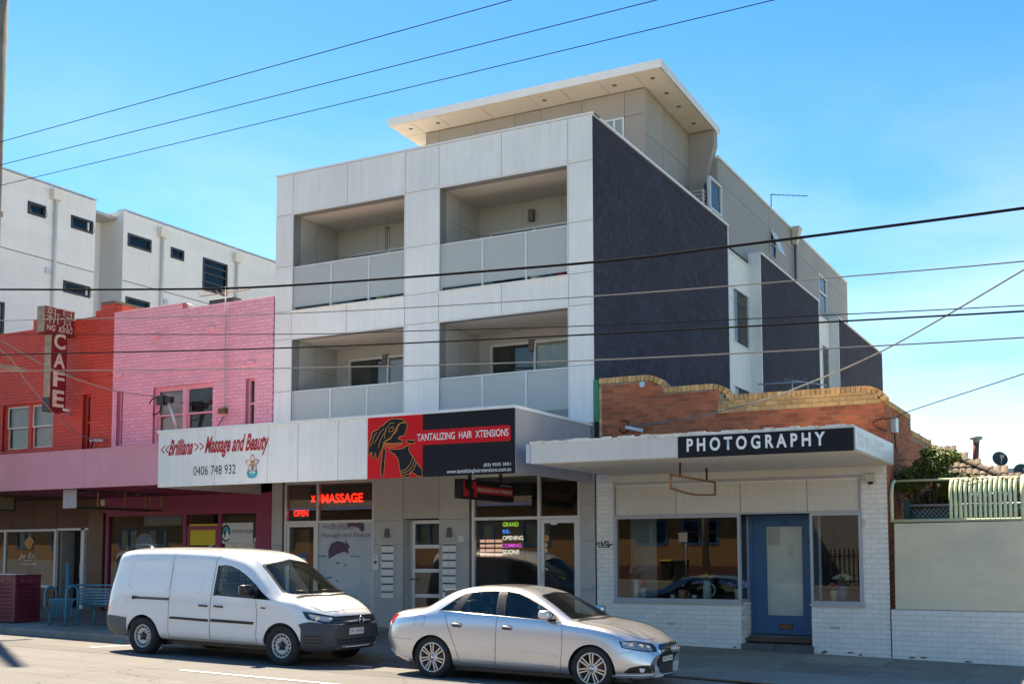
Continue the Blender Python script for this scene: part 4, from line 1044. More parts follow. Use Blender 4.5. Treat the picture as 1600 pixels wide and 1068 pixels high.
# hair shop front
h0, h1, hp = S(735.5), S(906), S(840.5)
sf = frame('shopfront', 'alu_pale', ap, h0, h1, GZ(h0) + .02, ZC - .01, FY + .08, .06, .09, [hp], [ZT])
tag(sf, 'hair shop front with tall window and glass door')
pane(sf, h0 + .06, hp - .03, ZT + .03, ZC - .07, FY + .09); pane(sf, hp + .03, h1 - .06, ZT + .03, ZC - .07, FY + .09); pane(sf, h0 + .06, hp - .03, GZ(h0) + .1, ZT - .03, FY + .09)
dr = frame('door', 'alu_pale', ap, hp + .035, h1 - .065, GZ(h1) + .03, ZT - .035, FY + .08, .075, .06)
pane(dr, hp + .10, h1 - .13, GZ(h1) + .1, ZT - .10, FY + .08)
MB().tube([(hp + .08, FY + .03, 1.35), (hp + .11, FY - .05, 1.25), (hp + .11, FY - .05, .75), (hp + .08, FY + .03, .65)], .016, 8).build('handle', 'alu_pale', dr)
clad_col(h1, AX1, [1.05, 1.98, 2.7])
room('shop_interior', ap, h0 - .1, h1 + .1, FY + .14, 25.5, GZ(h0), 3.3, 'interior_grey', 'concrete')
MB().box(-9.95, -9.4, 22.0, 22.6, .1, 1.1).box(-11.4, -10.3, 23.2, 23.7, .1, .95).build('counter', 'interior_dark', ap)
bd = thing('led_sign', 'colourful lit scrolling sign behind the hair shop window', 'sign', (S(790), FY + .3, 1.4))
YL = FY + .22
q_ = lambda u, v: PY(700 + u / 5.935, 740 + v / 5.935, YL)
MB().box(q_(296, 600).x, q_(705, 600).x, YL, YL + .05, q_(500, 770).z, q_(500, 440).z).build('board', 'black_plastic', bd)
for t, m, a, b_, u0, u1 in (('GRAND', 'led_green', 487, 446, 508, 655), ('RE-', 'led_blue', 550, 515, 508, 580), ('OPENING', 'led_white', 612, 572, 508, 698), ('COMING', 'led_purple', 680, 645, 500, 682), ('SOON!!', 'led_white', 742, 700, 508, 660)):
    text(t, 'lettering', m, bd, q_(u0, a).x, q_(u1, a).x, q_(570, a).z, q_(570, b_).z, YL - .004, offset=.015)
for v in (608, 652, 694, 736):
    flat([[(q_(a, v + 12).x, YL - .004, q_(400, v + 26).z), (q_(b_, v + 12).x, YL - .004, q_(400, v + 26).z), (q_(b_, v + 12).x, YL - .004, q_(400, v).z), (q_(a, v + 12).x, YL - .004, q_(400, v).z)] for a, b_ in ((298, 345), (352, 430), (440, 505))], 'lit_strip', 'led_pink', bd)
for i, (p, q, r, m) in enumerate(((852.5, 840, .075, 'orange_dot'), (852, 851, .048, 'peach_dot'), (852, 859.5, .05, 'peach_dot'))):
    c = PY(p, q, FY + .07); o = MB().lathe([(0, .003), (r, .003), (r, 0)], (c.x, FY + .074, c.z), 'y', 20).build('door_sticker', m)
    tag(o, ('large round orange sticker on hair shop door', 'middle pale peach round sticker on hair shop door', 'lowest pale peach round sticker on hair shop door')[i], 'sticker')
o = MB().box(fx(858, 815), fx(868, 815), FY + .07, FY + .074, fz(863, 819), fz(863, 812)).build('door_notice', 'paper'); tag(o, 'small white paper notice at top of hair shop door glass', 'notice')
o = MB().box(fx(716, 840), fx(725, 840), FY - .014, FY - .006, fz(720, 846), fz(720, 836)).build('wall_notice', 'white_poster'); tag(o, 'small white plate on panel above the letterboxes near hair shop window', 'notice')
# sign hung under the awning
hg = thing('hanging_sign', 'dark red and black hair salon sign hung under the white awning', 'sign', (-10.6, 18.8, 2.7))
XH = -10.6
a, b_ = PX(722, 760, XH), PX(803, 765, XH); zt, zb = PX(722, 747, XH).z, PX(722, 777.5, XH).z
MB().cbox(XH - .16, XH, a.y, b_.y, zb, zt, .004, '+x').build('box', 'sign_black', hg)
hy = lambda t: a.y + (b_.y - a.y) * t
MB().box(XH, XH + .003, hy(.02), hy(.26), zb + .04, zt - .03).build('red_patch', 'letter_red', hg)
MB().box(XH, XH + .0045, hy(.24), hy(.97), zb + (zt - zb) * .32, zb + (zt - zb) * .70).build('red_band', 'letter_red', hg)
flat([[(XH + .006, hy(u), zb + (zt - zb) * v) for u, v in ((.05, .95), (.14, .95), (.20, .75), (.16, .62), (.22, .45), (.20, .05), (.13, .05), (.12, .4), (.05, .55))]], 'silhouette', 'sign_black', hg)
text('TANTALIZING HAIR XTENSIONS', 'lettering', 'letter_white', hg, hy(.27), hy(.95), zb + (zt - zb) * .42, zb + (zt - zb) * .60, XH + .007, face='+x')
text('(03) 9555 3051', 'lettering', 'letter_white', hg, hy(.72), hy(.95), zb + (zt - zb) * .80, zb + (zt - zb) * .88, XH + .004, face='+x')
for t in (.2, .8): MB().box(XH - .1, XH - .06, hy(t) - .03, hy(t) + .03, zt, 3.40).build('hanger', 'dark_steel', hg)

# ------------------------------------------------------------------ red and pink painted brick shops
def dh_window(par, x0, x1, z0, z1, Y, m, sash_m, split=.5, cur=None):
    """one double-hung sash in a recess"""
    f = frame('window', m, par, x0, x1, z0, z1, Y, .06, .08)
    zm = z0 + (z1 - z0) * split
    frame('sash', sash_m, f, x0 + .06, x1 - .06, zm - .02, z1 - .06, Y + .012, .04, .04, [], [])
    frame('sash', sash_m, f, x0 + .06, x1 - .06, z0 + .06, zm + .02, Y + .05, .04, .03)
    pane(f, x0 + .1, x1 - .1, zm + .02, z1 - .1, Y + .012, 'window_glass'); pane(f, x0 + .1, x1 - .1, z0 + .1, zm - .02, Y + .05, 'window_glass')
    if cur:
        c = MB(); n = 22
        for i in range(n):
            a, b_ = x0 + .06 + (x1 - x0 - .12) * i / n, x0 + .06 + (x1 - x0 - .12) * (i + 1) / n
            c.quad((a, Y + .12 + .03 * (i % 2), z0), (b_, Y + .12 + .03 * ((i + 1) % 2), z0), (b_, Y + .12 + .03 * ((i + 1) % 2), z1), (a, Y + .12 + .03 * (i % 2), z1))
        c.build('curtain', cur, f)
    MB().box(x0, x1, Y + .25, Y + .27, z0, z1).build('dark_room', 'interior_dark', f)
    return f
RX0, RXP, PX1 = -29.9, -22.3, -17.14
red = thing('shop_building', 'red painted brick shop with the vertical cafe sign', 'building', (-27, FY, 0), 'painted brick shops')
pink = thing('shop_building', 'pink painted brick shop between the red shop and the apartment block', 'building', (-19.7, FY, 0), 'painted brick shops')
def win_rect(a, b_, c, d):
    """photo pixels: left, right, top (at mid), bottom (at mid)"""
    mx = (a + b_) / 2; my = (c + d) / 2
    return (fx(a, my), fx(b_, my), fz(mx, d), fz(mx, c))
ZB = 3.6
rw = [win_rect(4, 82.5, 629, 703), win_rect(129, 141, 616, 703), win_rect(-120, -50, 640, 712)]
pw = [win_rect(182, 191.5, 610, 697), win_rect(239, 331.5, 601, 690), win_rect(383.5, 397.5, 590, 668)]
PX0 = fx(176, 600)
rtop = lambda x: 7.80
red_top = [(RX0, 7.74), (fx(55, 510), 7.74)]
xs_r = [(RX0, fx(52, 512), fz(20, 519)), (fx(52, 512), fx(62, 505), fz(57, 500)), (fx(62, 500), fx(118, 500), fz(100, 503)), (fx(118, 500), fx(150, 492), fz(135, 495)), (fx(150, 480), fx(158, 480), fz(154, 484)), (fx(158, 480), PX0, fz(165, 475.5))]
zr_max = max(t for *_, t in xs_r)
def red_rows(za, zb):
    iv = [(a, b_) for a, b_, t in xs_r if zb < t + .03]
    out = []
    for p, q in iv:
        if out and abs(out[-1][1] - p) < .02: out[-1] = (out[-1][0], q)
        else: out.append((p, q))
    res = []
    for p, q in out: res += cut_rows(p, q, rw)(za, zb)
    return res
n1 = bricks(red, 'y', FY, red_rows, ZB, zr_max, 'paint_red', indiv=300, near=(-23.5, 6.3))
p_top1, p_top2 = fz(230, 480.5), fz(360, 471)
xs_p = [(PX0, fx(286, 475), p_top1), (fx(286, 475), PX1, p_top2)]
def pink_rows(za, zb):
    iv = [(a, b_) for a, b_, t in xs_p if zb < t + .03]; out = []
    for p, q in iv:
        if out and abs(out[-1][1] - p) < .02: out[-1] = (out[-1][0], q)
        else: out.append((p, q))
    res = []
    for p, q in out: res += cut_rows(p, q, pw)(za, zb)
    return res
bricks(pink, 'y', FY, pink_rows, ZB, max(p_top1, p_top2), 'paint_pink', indiv=300, near=(-18.5, 6.0))
for par, x0, x1, ws, tops, mj in ((red, RX0, PX0, rw, xs_r, 'paint_red_joint'), (pink, PX0, PX1, pw, xs_p, 'paint_pink_joint')):
    zt = min(t for *_, t in tops)
    wall_core('wall', mj, par, 'y', FY + .0055, FY + .23, x0, x1, ZB, zt - .02, ws)
    b = MB()
    for a, b_, t in tops:
        if t - .02 > zt - .02 + .01: b.box(a, b_, FY + .0055, FY + .23, zt - .02, t - .02)
    if b.v: b.build('parapet', mj, par)
    # reveals
    wins_mat = 'paint_red' if par is red else 'paint_pink'
    for (a, b_, lo, hi) in ws:
        MB().box(a - .01, b_ + .01, FY - .03, FY + .08, lo - .05, lo - .002).build('window_sill', wins_mat, par)
        if b_ - a < 1.0:
            f = frame('window', wins_mat, par, a, b_, lo, hi, FY + .15, .05, .08, [], [(lo + hi) / 2]); pane(f, a + .05, b_ - .05, lo + .05, hi - .05, FY + .15, 'window_glass')
            MB().box(a, b_, FY + .25, FY + .27, lo, hi).build('dark_room', 'curtain_grey', f)
        else:
            mid = (a + b_) / 2
            for k, (p, q) in enumerate(((a, mid), (mid, b_))):
                dh_window(par, p, q, lo, hi, FY + .12, wins_mat, 'frame_cream' if par is red else wins_mat, .5, ('curtain', 'curtain')[k] if (par is red or k == 0) else 'interior_dark')
# party pier coping, roofs, corbel lines
MB().box(fx(158, 475), PX0 + .02, FY - .01, FY + 1.6, zr_max, zr_max + .07).build('pier_capping', 'paint_chipped', red)
MB().box(fx(158, 475), PX0, FY + .24, FY + 1.6, 6.5, zr_max).build('party_wall', 'paint_red', red)
for par, x0, x1, m in ((red, RX0, PX0, 'paint_red'), (pink, PX0, PX1, 'paint_pink')):
    for z in (6.17, 6.34): MB().box(x0, x1, FY - .014, FY + .004, z, z + .03).build('string_course', m, par)
    MB().box(x0, x1, FY + .24, 33.0, 6.9, 7.0).build('roof', 'galv_dirty', par)
    MB().box(x0, x1, 32.7, 32.95, 0, 7.0).build('back_wall', 'red_brick', par)
for p, q in ((168 + 19, 587), (245, 525), (331, 513), (392, 566)):
    c = PY(p, q, FY); MB().box(c.x - .12, c.x + .12, FY - .05, FY + .01, c.z - .035, c.z + .035).build('vent_brick', 'paint_pink', pink)
for p, q in ((136, 595),):
    c = PY(p, q, FY); MB().box(c.x - .12, c.x + .12, FY - .05, FY + .01, c.z - .035, c.z + .035).build('vent_brick', 'paint_red', red)
b = MB(); c = PY(288, 477, FY); b.lathe([(0.13, 0), (.13, .22)], (c.x, FY + .22, c.z - .06), 'y', 16, 0, math.pi); b.build('ridge_cap', 'galv_dirty', pink)
# pink awning over both shops
pa = thing('street_awning', 'long pink painted shop awning below the red and pink walls', 'awning', (-24, 17.1, 3.1))
AYp = 17.12; az0, az1 = 3.165, 3.985
jx = [-33.0, -29.6, fx(131, 735, AYp), -17.43]
MB().box(-33.0, -17.43, AYp + .02, FY - .04, az0 + .03, az1 - .02).build('core', 'paint_magenta', pa)
for a, b_ in zip(jx, jx[1:]): MB().cbox(a + .003, b_ - .003, AYp, AYp + .02, az0, az1, .002).build('fascia_panel', 'awning_pink', pa)
MB().box(-33.0, -17.43, AYp - .01, FY - .04, az1 - .018, az1 + .012).build('capping', 'awning_pink', pa)
for i in range(8): MB().box(-33.0 + i * 1.95, -33.0 + i * 1.95 + 1.93, AYp + .03, FY - .05, az0 + .004, az0 + .026).build('soffit_panel', 'brown_panel' if i < 5 else 'paint_magenta', pa)
# --- red shop, ground floor (tailor)
T = lambda p: fx(p, 850)
gx = T(137)
MB().box(RX0, gx, FY + .03, FY + .2, 2.42, 3.16).build('header_core', 'clad_joint', red)
hj = [RX0, -28.6, T(15), T(51), T(87), T(137)]
for a, b_ in zip(hj, hj[1:]): MB().cbox(a + .004, b_ - .004, FY, FY + .03, 2.42, 3.15, .003).build('header_panel', 'brown_panel', red)
wz0 = fz(50, 917)
tw = frame('shop_window', 'white_metal', red, -29.6, T(86), wz0, 2.41, FY + .06, .06, .08, [T(6)], [])
pane(tw, -29.5, T(86) - .06, wz0 + .06, 2.35, FY + .06)
MB().box(-29.6, T(86), FY + .02, FY + .2, -.05, wz0).build('stall_riser', 'brown_tile', red)
bricks(red, 'y', FY, lambda za, zb: [(-29.4, T(86))], -.02, wz0, 'brown_tile', .15, .07, .008, .02, indiv=0, joined='tilework')
room('shop_interior', red, -29.6, T(87), FY + .14, 24.0, .1, 3.0, 'interior_grey')
ty0 = FY + .02
MB().box(T(88), T(126), FY + .55, FY + .6, .05, 2.42).build('dark_door', 'black_plastic', red)
MB().box(T(126), T(131), FY + .0, FY + .55, .0, 2.42).build('door_post', 'white_metal', red)
MB().box(T(88), T(137), FY + .0, FY + .6, 2.36, 2.42).build('door_head', 'white_metal', red)
dpx = T(137) - .02
td = MB().box(T(131) + .01, dpx, FY + .2, FY + .24, .02, 2.36).build('timber_door', 'timber_door', red)
for i in range(4): MB().box(dpx - .19, dpx - .09, FY + .196, FY + .2, .42 + i * .52, .74 + i * .52).build('black_light', 'black_plastic', td)
bricks(red, 'y', FY, lambda za, zb: [(T(137), T(160))], -.05, 3.15, 'brown_tile', .10, .055, .006, .02, indiv=0, joined='tilework')
MB().box(T(137), T(160), FY + .006, FY + .4, -.1, 3.15).build('tiled_pier', 'brown_panel', red)
tl = thing('window_decal', 'white script tailor lettering and orange diamond mark on the shop window', 'decal', (T(40), FY, 1.2))
YD = FY + .05
d_ = lambda u, v: PY(u / 5.62, 740 + v / 5.62, YD)
text('Jo En', 'lettering', 'letter_white', tl, d_(165, 750).x, d_(310, 700).x, d_(235, 752).z, d_(235, 695).z, YD, shear=.3)
text('tailor', 'lettering', 'letter_white', tl, d_(212, 758).x, d_(285, 758).x, d_(250, 763).z, d_(250, 752).z, YD)
text('TAILOR', 'lettering', 'letter_white', tl, d_(182, 790).x, d_(318, 780).x, d_(250, 800).z, d_(250, 780).z, YD, offset=.01)
flat([[(d_(u, v).x, YD, d_(u, v).z) for u, v in p] for p in ([(212, 600), (228, 580), (250, 672), (240, 660)], [(230, 575), (246, 560), (272, 650), (255, 668)], [(250, 556), (262, 545), (286, 625), (276, 640)], [(268, 560), (276, 556), (300, 600), (290, 615)])], 'diamond_mark', 'orange_dot', tl)
nt_ = thing('door_notice', 'white and red notice stuck on the dark tailor shop door', 'notice', (T(93), FY + .55, 1.4))
MB().box(T(92) + .15, T(92) + .36, FY + .54, FY + .549, 1.15, 1.52).build('sheet', 'white_poster', nt_); MB().lathe([(0, .012), (.1, .012), (.1, 0)], (T(92) + .27, FY + .55, 1.72), 'y', 14).build('red_disc', 'letter_red', nt_)
# under-awning signs
h1_ = thing('hanging_sign', 'weathered cream sign with orange letters hung under the pink awning', 'sign', (-25.3, 18.0, 2.8))
XH = -24.4; a, b_ = PX(-75, 785, XH), PX(24, 785, XH); zt, zb = PX(10, 774, XH).z, PX(10, 797.5, XH).z
MB().box(XH - .10, XH, a.y, b_.y, zb, zt).build('board', 'sign_edge', h1_)
MB().box(XH, XH + .012, a.y, b_.y, zt - .03, zt).box(XH, XH + .012, a.y, b_.y, zb, zb + .03).box(XH, XH + .012, b_.y - .03, b_.y, zb + .03, zt - .03).build('rim', 'dark_steel', h1_)
text('Mai', 'lettering', 'orange_dot', h1_, b_.y - .95, b_.y - .42, zb + .09, zt - .06, XH + .006, face='+x', shear=.2)
for t in (.35, .9): MB().box(XH - .07, XH - .03, a.y + (b_.y - a.y) * t - .02, a.y + (b_.y - a.y) * t + .02, zt, 3.17).build('hanger', 'dark_steel', h1_)
fr_ = thing('sign_frame', 'rusty empty sign frame hung under the pink awning', 'frame', (-20.3, 18.4, 2.8))
XH = -20.2; a, b_ = PX(119, 780, XH), PX(252, 780, XH); zt, zb = PX(185, 768, XH).z, PX(185, 794, XH).z
for z in (zb, zt): MB().bar((XH, a.y, z), (XH, b_.y, z), .05, .04).bar((XH - .35, a.y, z), (XH - .35, b_.y, z), .05, .04).build('rail', 'dark_steel', fr_)
MB().box(XH - .4, XH + .02, a.y - .012, a.y, zb - .03, zt + .03).build('end_plate', 'awning_grey', fr_)
MB().box(XH - .4, XH - .34, b_.y, b_.y + .012, zb - .03, zt + .03).box(XH - .04, XH + .02, b_.y, b_.y + .012, zb - .03, zt + .03).build('end_plate', 'rust', fr_)
for y in (a.y + .6, a.y + 1.4, b_.y - .5): MB().bar((XH, y, zb), (XH, y, zt), .03, .03, (1, 0, 0)).bar((XH - .35, y, zt), (XH, y, zt), .03, .03).build('strut', 'rust', fr_)
MB().tube([(XH - .17, a.y + .9, 2.85), (XH - .17, a.y + .9, 2.99)], .05, 10).build('lamp_base', 'cream_plastic', fr_)
for y in (a.y + .5, b_.y - .6): MB().bar((XH - .17, y, zt), (XH - .17, y, 3.17), .04, .03, (1, 0, 0)).build('hanger', 'dark_steel', fr_)
# --- pink shop, ground floor
k0, k1, k2, k3, k4, k5 = T(163), T(285), T(288), T(341), T(403), PX1
zt_ = fz(220, 796); zth = fz(310, 807.5)
MB().box(T(160), PX1, FY + .0, FY + .25, 2.78, 3.16).build('header', 'paint_magenta', pink)
sf = frame('shopfront', 'paint_magenta', pink, k0, k4, GZ(k0) + .02, 2.78, FY + .08, .09, .1, [k1 + .02, k3], [])
pane(sf, k0 + .09, k1 - .03, .55, 2.69, FY + .09); pane(sf, k3 + .045, k4 - .09, .55, 2.69, FY + .09); pane(sf, k1 + .065, k3 - .045, 2.42, 2.69, FY + .09)
MB().box(k0 + .09, k1, FY + .05, FY + .2, GZ(k0), .55).box(k3 + .04, k4 - .09, FY + .05, FY + .2, GZ(k0), .55).build('stall_riser', 'paint_magenta', pink)
dr = frame('door', 'paint_magenta', pink, k1 + .07, k3 - .05, GZ(k1) + .03, 2.42, FY + .09, .10, .06); pane(dr, k1 + .17, k3 - .15, GZ(k1) + .13, 2.32, FY + .09)
MB().box(k4, PX1, FY + .006, FY + .3, -.1, 2.78).build('pier', 'paint_magenta', pink)
bricks(pink, 'y', FY, lambda za, zb: [(k4, PX1)], 0, 2.78, 'paint_magenta', .10, .055, .006, .02, indiv=0, joined='tilework')
room('shop_interior', pink, k0 - .1, k4 + .1, FY + .14, 24.5, .2, 3.0, 'interior_grey')
yp = thing('door_poster', 'plain yellow poster on the magenta shop door', 'poster', (k2, FY, 1.6))
w = MB().box(fx(292, 835), fx(336.5, 835), FY + .072, FY + .078, fz(315, 851), fz(315, 818)).build('sheet', 'yellow_poster', yp)
text('481', 'lettering', 'sign_gold', yp, fx(308, 830), fx(325, 830), fz(315, 833), fz(315, 824), FY + .069)
hp_ = thing('window_poster', 'white window poster with HOSHIZAKI lettering and a round blue penguin emblem', 'poster', (k3 + .8, FY, 1.6))
H = lambda u, v: PY(160 + u / 5.926, 750 + v / 5.926, FY + .07)
hq = lambda pts, d: [(H(*p).x, FY + .072 - d, H(*p).z) for p in pts]
MB().box(H(1092, 480).x, H(1394, 480).x, FY + .072, FY + .078, H(1240, 582).z, H(1240, 392).z).build('sheet', 'white_poster', hp_)
c = H(1143, 487)
MB().disc((c.x, FY + .0705, c.z), .145, 'y', 28, .20).build('emblem_ring', 'letter_black', hp_, fix=False)
MB().disc((c.x, FY + .0695, c.z), .105, 'y', 28, .145).build('emblem_field', 'teal_print', hp_, fix=False)
flat([hq([(1105, 522), (1120, 490), (1128, 505), (1140, 470), (1150, 460), (1160, 480), (1165, 505), (1180, 495), (1183, 525), (1143, 555)], .0035)], 'emblem_ice', 'letter_white', hp_)
flat([hq([(1128, 525), (1128, 480), (1135, 455), (1145, 452), (1147, 470), (1142, 500), (1140, 525)], .0045)], 'emblem_penguin', 'letter_black', hp_)
text('HOSHIZAI', 'lettering', 'letter_black', hp_, H(1203, 480).x, H(1392, 470).x, H(1300, 487).z, H(1300, 455).z, FY + .069, offset=.012)
rb = thing('shop_display', 'white appliance header with ROBAND lettering, red stripes and blue bar', 'display', (T(260), FY + .5, 1.9))
YR = FY + .5
Rr = lambda u, v: PY(160 + u / 5.926, 750 + v / 5.926, YR)
MB().box(Rr(388, 300).x, Rr(735, 300).x, YR, YR + .3, Rr(560, 415).z, Rr(560, 275).z).build('canopy', 'interior_grey', rb)
MB().box(Rr(400, 345).x, Rr(712, 345).x, YR - .006, YR - .001, Rr(560, 362).z, Rr(560, 335).z).build('blue_bar', 'petal_blue', rb)
text('ROBAND', 'lettering', 'letter_black', rb, Rr(490, 300).x, Rr(622, 300).x, Rr(556, 318).z, Rr(556, 284).z, YR - .006, offset=.03)
for (a, b_) in ((400, 480), (630, 712)):
    for v in (285, 300, 314): MB().box(Rr(a, v).x, Rr(b_, v).x, YR - .006, YR - .001, Rr(560, v + 5).z, Rr(560, v - 4).z).build('stripe', 'letter_red', rb)
hs_ = thing('shirt', 'pale blue shirt hanging in the pink shop window', 'shirt', (Rr(385, 560).x, FY + .45, 1.0))
YR = FY + .42
flat([[(Rr(u, v).x, YR, Rr(u, v).z) for u, v in ((305, 640), (318, 530), (350, 500), (380, 490), (410, 488), (440, 505), (460, 545), (468, 640), (445, 700), (330, 700))]], 'cloth', 'cloth_blue', hs_)
YR = FY + .42; pts = [(305, 640), (318, 530), (350, 500), (380, 490), (410, 488), (440, 505), (460, 545), (468, 640), (445, 700), (330, 700)]
MB().prism([(Rr(u, v).x, YR + .002, Rr(u, v).z) for u, v in pts], (0, .09, 0)).build('shirt_body', 'cloth_blue', hs_)
cols = ['paint_magenta', 'cloth_blue', 'led_blue', 'sticker_blue', 'teal_print', 'sticker_blue', 'interior_wood', 'ceramic_mint', 'door_blue']
for i in range(10):
    x = Rr(400 + i * 33, 500).x
    o = MB().cbox(x, x + .11, FY + .62, FY + .95, .95, 1.68, .02).build('hanging_garment', ['paint_magenta', 'door_blue', 'blue_frame', 'sticker_blue', 'ceramic_blue', 'cloth_blue', 'interior_wood', 'ceramic_blue', 'cloth_black', 'sign_maroon'][i])
    tag(o, ['dark red', 'mid blue', 'bright blue', 'navy', 'deep teal', 'pale blue', 'brown', 'slate blue', 'black', 'maroon'][i] + ' garment on the rail in the pink shop', 'garment', 'garments on the rail')
# cafe blade sign
cf = thing('cafe_sign', 'tall dark red vertical CAFE sign with Chinese characters fixed to the red wall', 'sign', (-23.9, 19.9, 5.0))
XS_ = -23.63
Cq = lambda u, v: PX(50 + u / 5.93, 470 + v / 5.93, XS_)
ya, yb = Cq(122, 160).y, Cq(396, 160).y; zt, zb = Cq(122, 40).z, Cq(122, 285).z
MB().cbox(XS_ - .30, XS_, ya, yb, zb, zt, .006, '+x').build('head_box', 'sign_maroon', cf)
MB().box(XS_ - .29, XS_ - .01, ya - .006, ya - .001, zb + .01, zt - .01).build('head_edge', 'sign_edge', cf)
yc, yd = Cq(180, 500).y, Cq(325, 500).y; zc = Cq(180, 1020).z
MB().cbox(XS_ - .26, XS_ - .002, yc, yd, zc, zb - .004, .006, '+x').build('body_box', 'sign_maroon', cf)
MB().box(XS_ - .25, XS_ - .012, yc - .006, yc - .001, zc + .36, zb - .02).build('body_edge', 'sign_edge', cf)
MB().box(XS_ - .27, XS_ + .004, yc - .02, yc + .001, zc, zc + .34).build('junction_box', 'black_plastic', cf)
for ch, v0, v1 in (('C', 448, 300), ('A', 622, 478), ('F', 797, 655), ('E', 985, 828)):
    text(ch, 'lettering', 'letter_cream', cf, yc + (yd - yc) * .14, yd - (yd - yc) * .12, Cq(250, v1 if v1 > v0 else v0).z, Cq(250, min(v0, v1)).z, XS_ + .006, face='+x', offset=.03)
def strokes(par, cx, cz, s, segs, m='letter_cream'):
    b = MB()
    for (u0, v0, u1, v1) in segs: b.bar((XS_ + .008, cx + u0 * s, cz + v0 * s), (XS_ + .008, cx + u1 * s, cz + v1 * s), .012, .030, (1, 0, 0))
    return b.build('character', m, par)
hw = (yb - ya); cz = (zb + zt) / 2 + .12
strokes(cf, ya + hw * .26, cz, .42, [(-.45, .35, -.05, .35), (-.25, .5, -.25, .3), (-.5, .12, 0, .12), (-.38, .3, -.33, .14), (-.12, .3, -.17, .14), (-.5, -.08, 0, -.08), (-.25, .12, -.25, -.5), (-.27, -.1, -.5, -.38), (-.2, -.12, -.02, -.3), (.12, .42, .45, .5), (.12, .42, .12, -.1), (.12, -.1, 0, -.5), (.12, .12, .5, .12), (.34, .12, .34, -.5)])
strokes(cf, ya + hw * .74, cz - .03, .42, [(-.28, .5, .28, .5), (-.28, .5, -.28, .16), (.28, .5, .28, .16), (-.28, .33, .28, .33), (-.28, .16, .28, .16), (0, .16, 0, .02), (-.5, .02, .5, .02), (-.22, -.1, .22, -.1), (-.22, -.1, -.22, -.28), (.22, -.1, .22, -.28), (-.22, -.28, .22, -.28), (0, -.28, 0, -.55), (-.2, -.34, -.36, -.52), (.2, -.34, .36, -.52)])
text('NG  KING', 'lettering', 'letter_cream', cf, ya + hw * .05, yb - hw * .06, zb + .06, zb + .21, XS_ + .006, face='+x', shear=.15, offset=.015)
for z in (6.35, 5.35): MB().tube([(XS_ - .13, yd, z), (XS_ - .13, FY + .02, z)], .025, 8).build('bracket', 'galv_dirty', cf)
MB().tube([(XS_ + .02, yd - .1, 5.42), (XS_ + .10, yd + .05, 5.40)], .03, 8).build('flood_lamp', 'white_plastic', cf)
# ------------------------------------------------------------------ photography shop
ph = thing('shop_building', 'single storey photography shop of white and red brick with cream brick parapet', 'building', (-6.3, FY, 0))
QX0, QX1 = -9.04, -3.56
K = lambda u, v: PY(900 + u / 3.142, 400 + v / 3.142, FY)
z1, z2, z3 = K(220, 592).z, K(560, 634).z, K(1000, 664).z
xa, xb = K(330, 590).x, K(430, 645).x
xc, xd = K(655, 630).x, K(745, 690).x
CW = .105       # coping course height
def ptop(x):
    """parapet height before the coping course"""
    if x < xa: z = z1
    elif x < xb: t = (x - xa) / (xb - xa); z = z2 + (z1 - z2) * math.sqrt(max(0, 1 - t * t))
    elif x < xc: z = z2
    elif x < xd: t = (x - xc) / (xd - xc); z = z3 + (z2 - z3) * math.sqrt(max(0, 1 - t * t))
    else:
        z = z3
        r = .36
        if x > QX1 - r: t = (x - (QX1 - r)) / r; z = z3 - .30 * (1 - math.sqrt(max(0, 1 - t * t)))
    return z - CW
ZP = 3.3
# red brick face
zc0 = ZP + math.ceil((z3 - CW - .258 - ZP) / .086) * .086
LX = QX0 + .16
def prow(za, zb):
    xs = np.arange(LX, QX1 - .001, .02); iv = []; cur = None
    for x in xs:
        ok = ptop(x) > zb - .02 and (zb < zc0 + .01 or x < xc + .16)
        if ok: cur = (cur[0], x + .02) if cur else (x, x + .02)
        elif cur: iv.append(cur); cur = None
    if cur: iv.append(cur)
    return iv
bricks(ph, 'y', FY, prow, ZP, z1, 'red_brick', indiv=300, near=(-6.6, 4.6))
def crow(za, zb):
    xs = np.arange(xc + .16, QX1 - .001, .02); iv = []; cur = None
    for x in xs:
        if ptop(x) > zb - .02: cur = (cur[0], x + .02) if cur else (x, x + .02)
        elif cur: iv.append(cur); cur = None
    if cur: iv.append(cur)
    return iv
zc0 = ZP + math.ceil((z3 - CW - .258 - ZP) / .086) * .086
bricks(ph, 'y', FY - .004, crow, zc0, z3 - CW, 'cream_brick', indiv=200, near=(-5, 5))
for k in range(int((z1 - ZP - .15) / .12)):
    MB().cbox(QX0 + .10, QX0 + .155, FY - .006, FY + .1, ZP + k * .12 + .004, ZP + k * .12 + .112, .003).build('edge_brick', 'cream_brick', ph)
MB().box(QX0 - .02, QX0 + .09, FY - .012, FY + .12, z1 - 1.75 + .9, z1 - .02).build('green_edge', 'green_paint', ph)
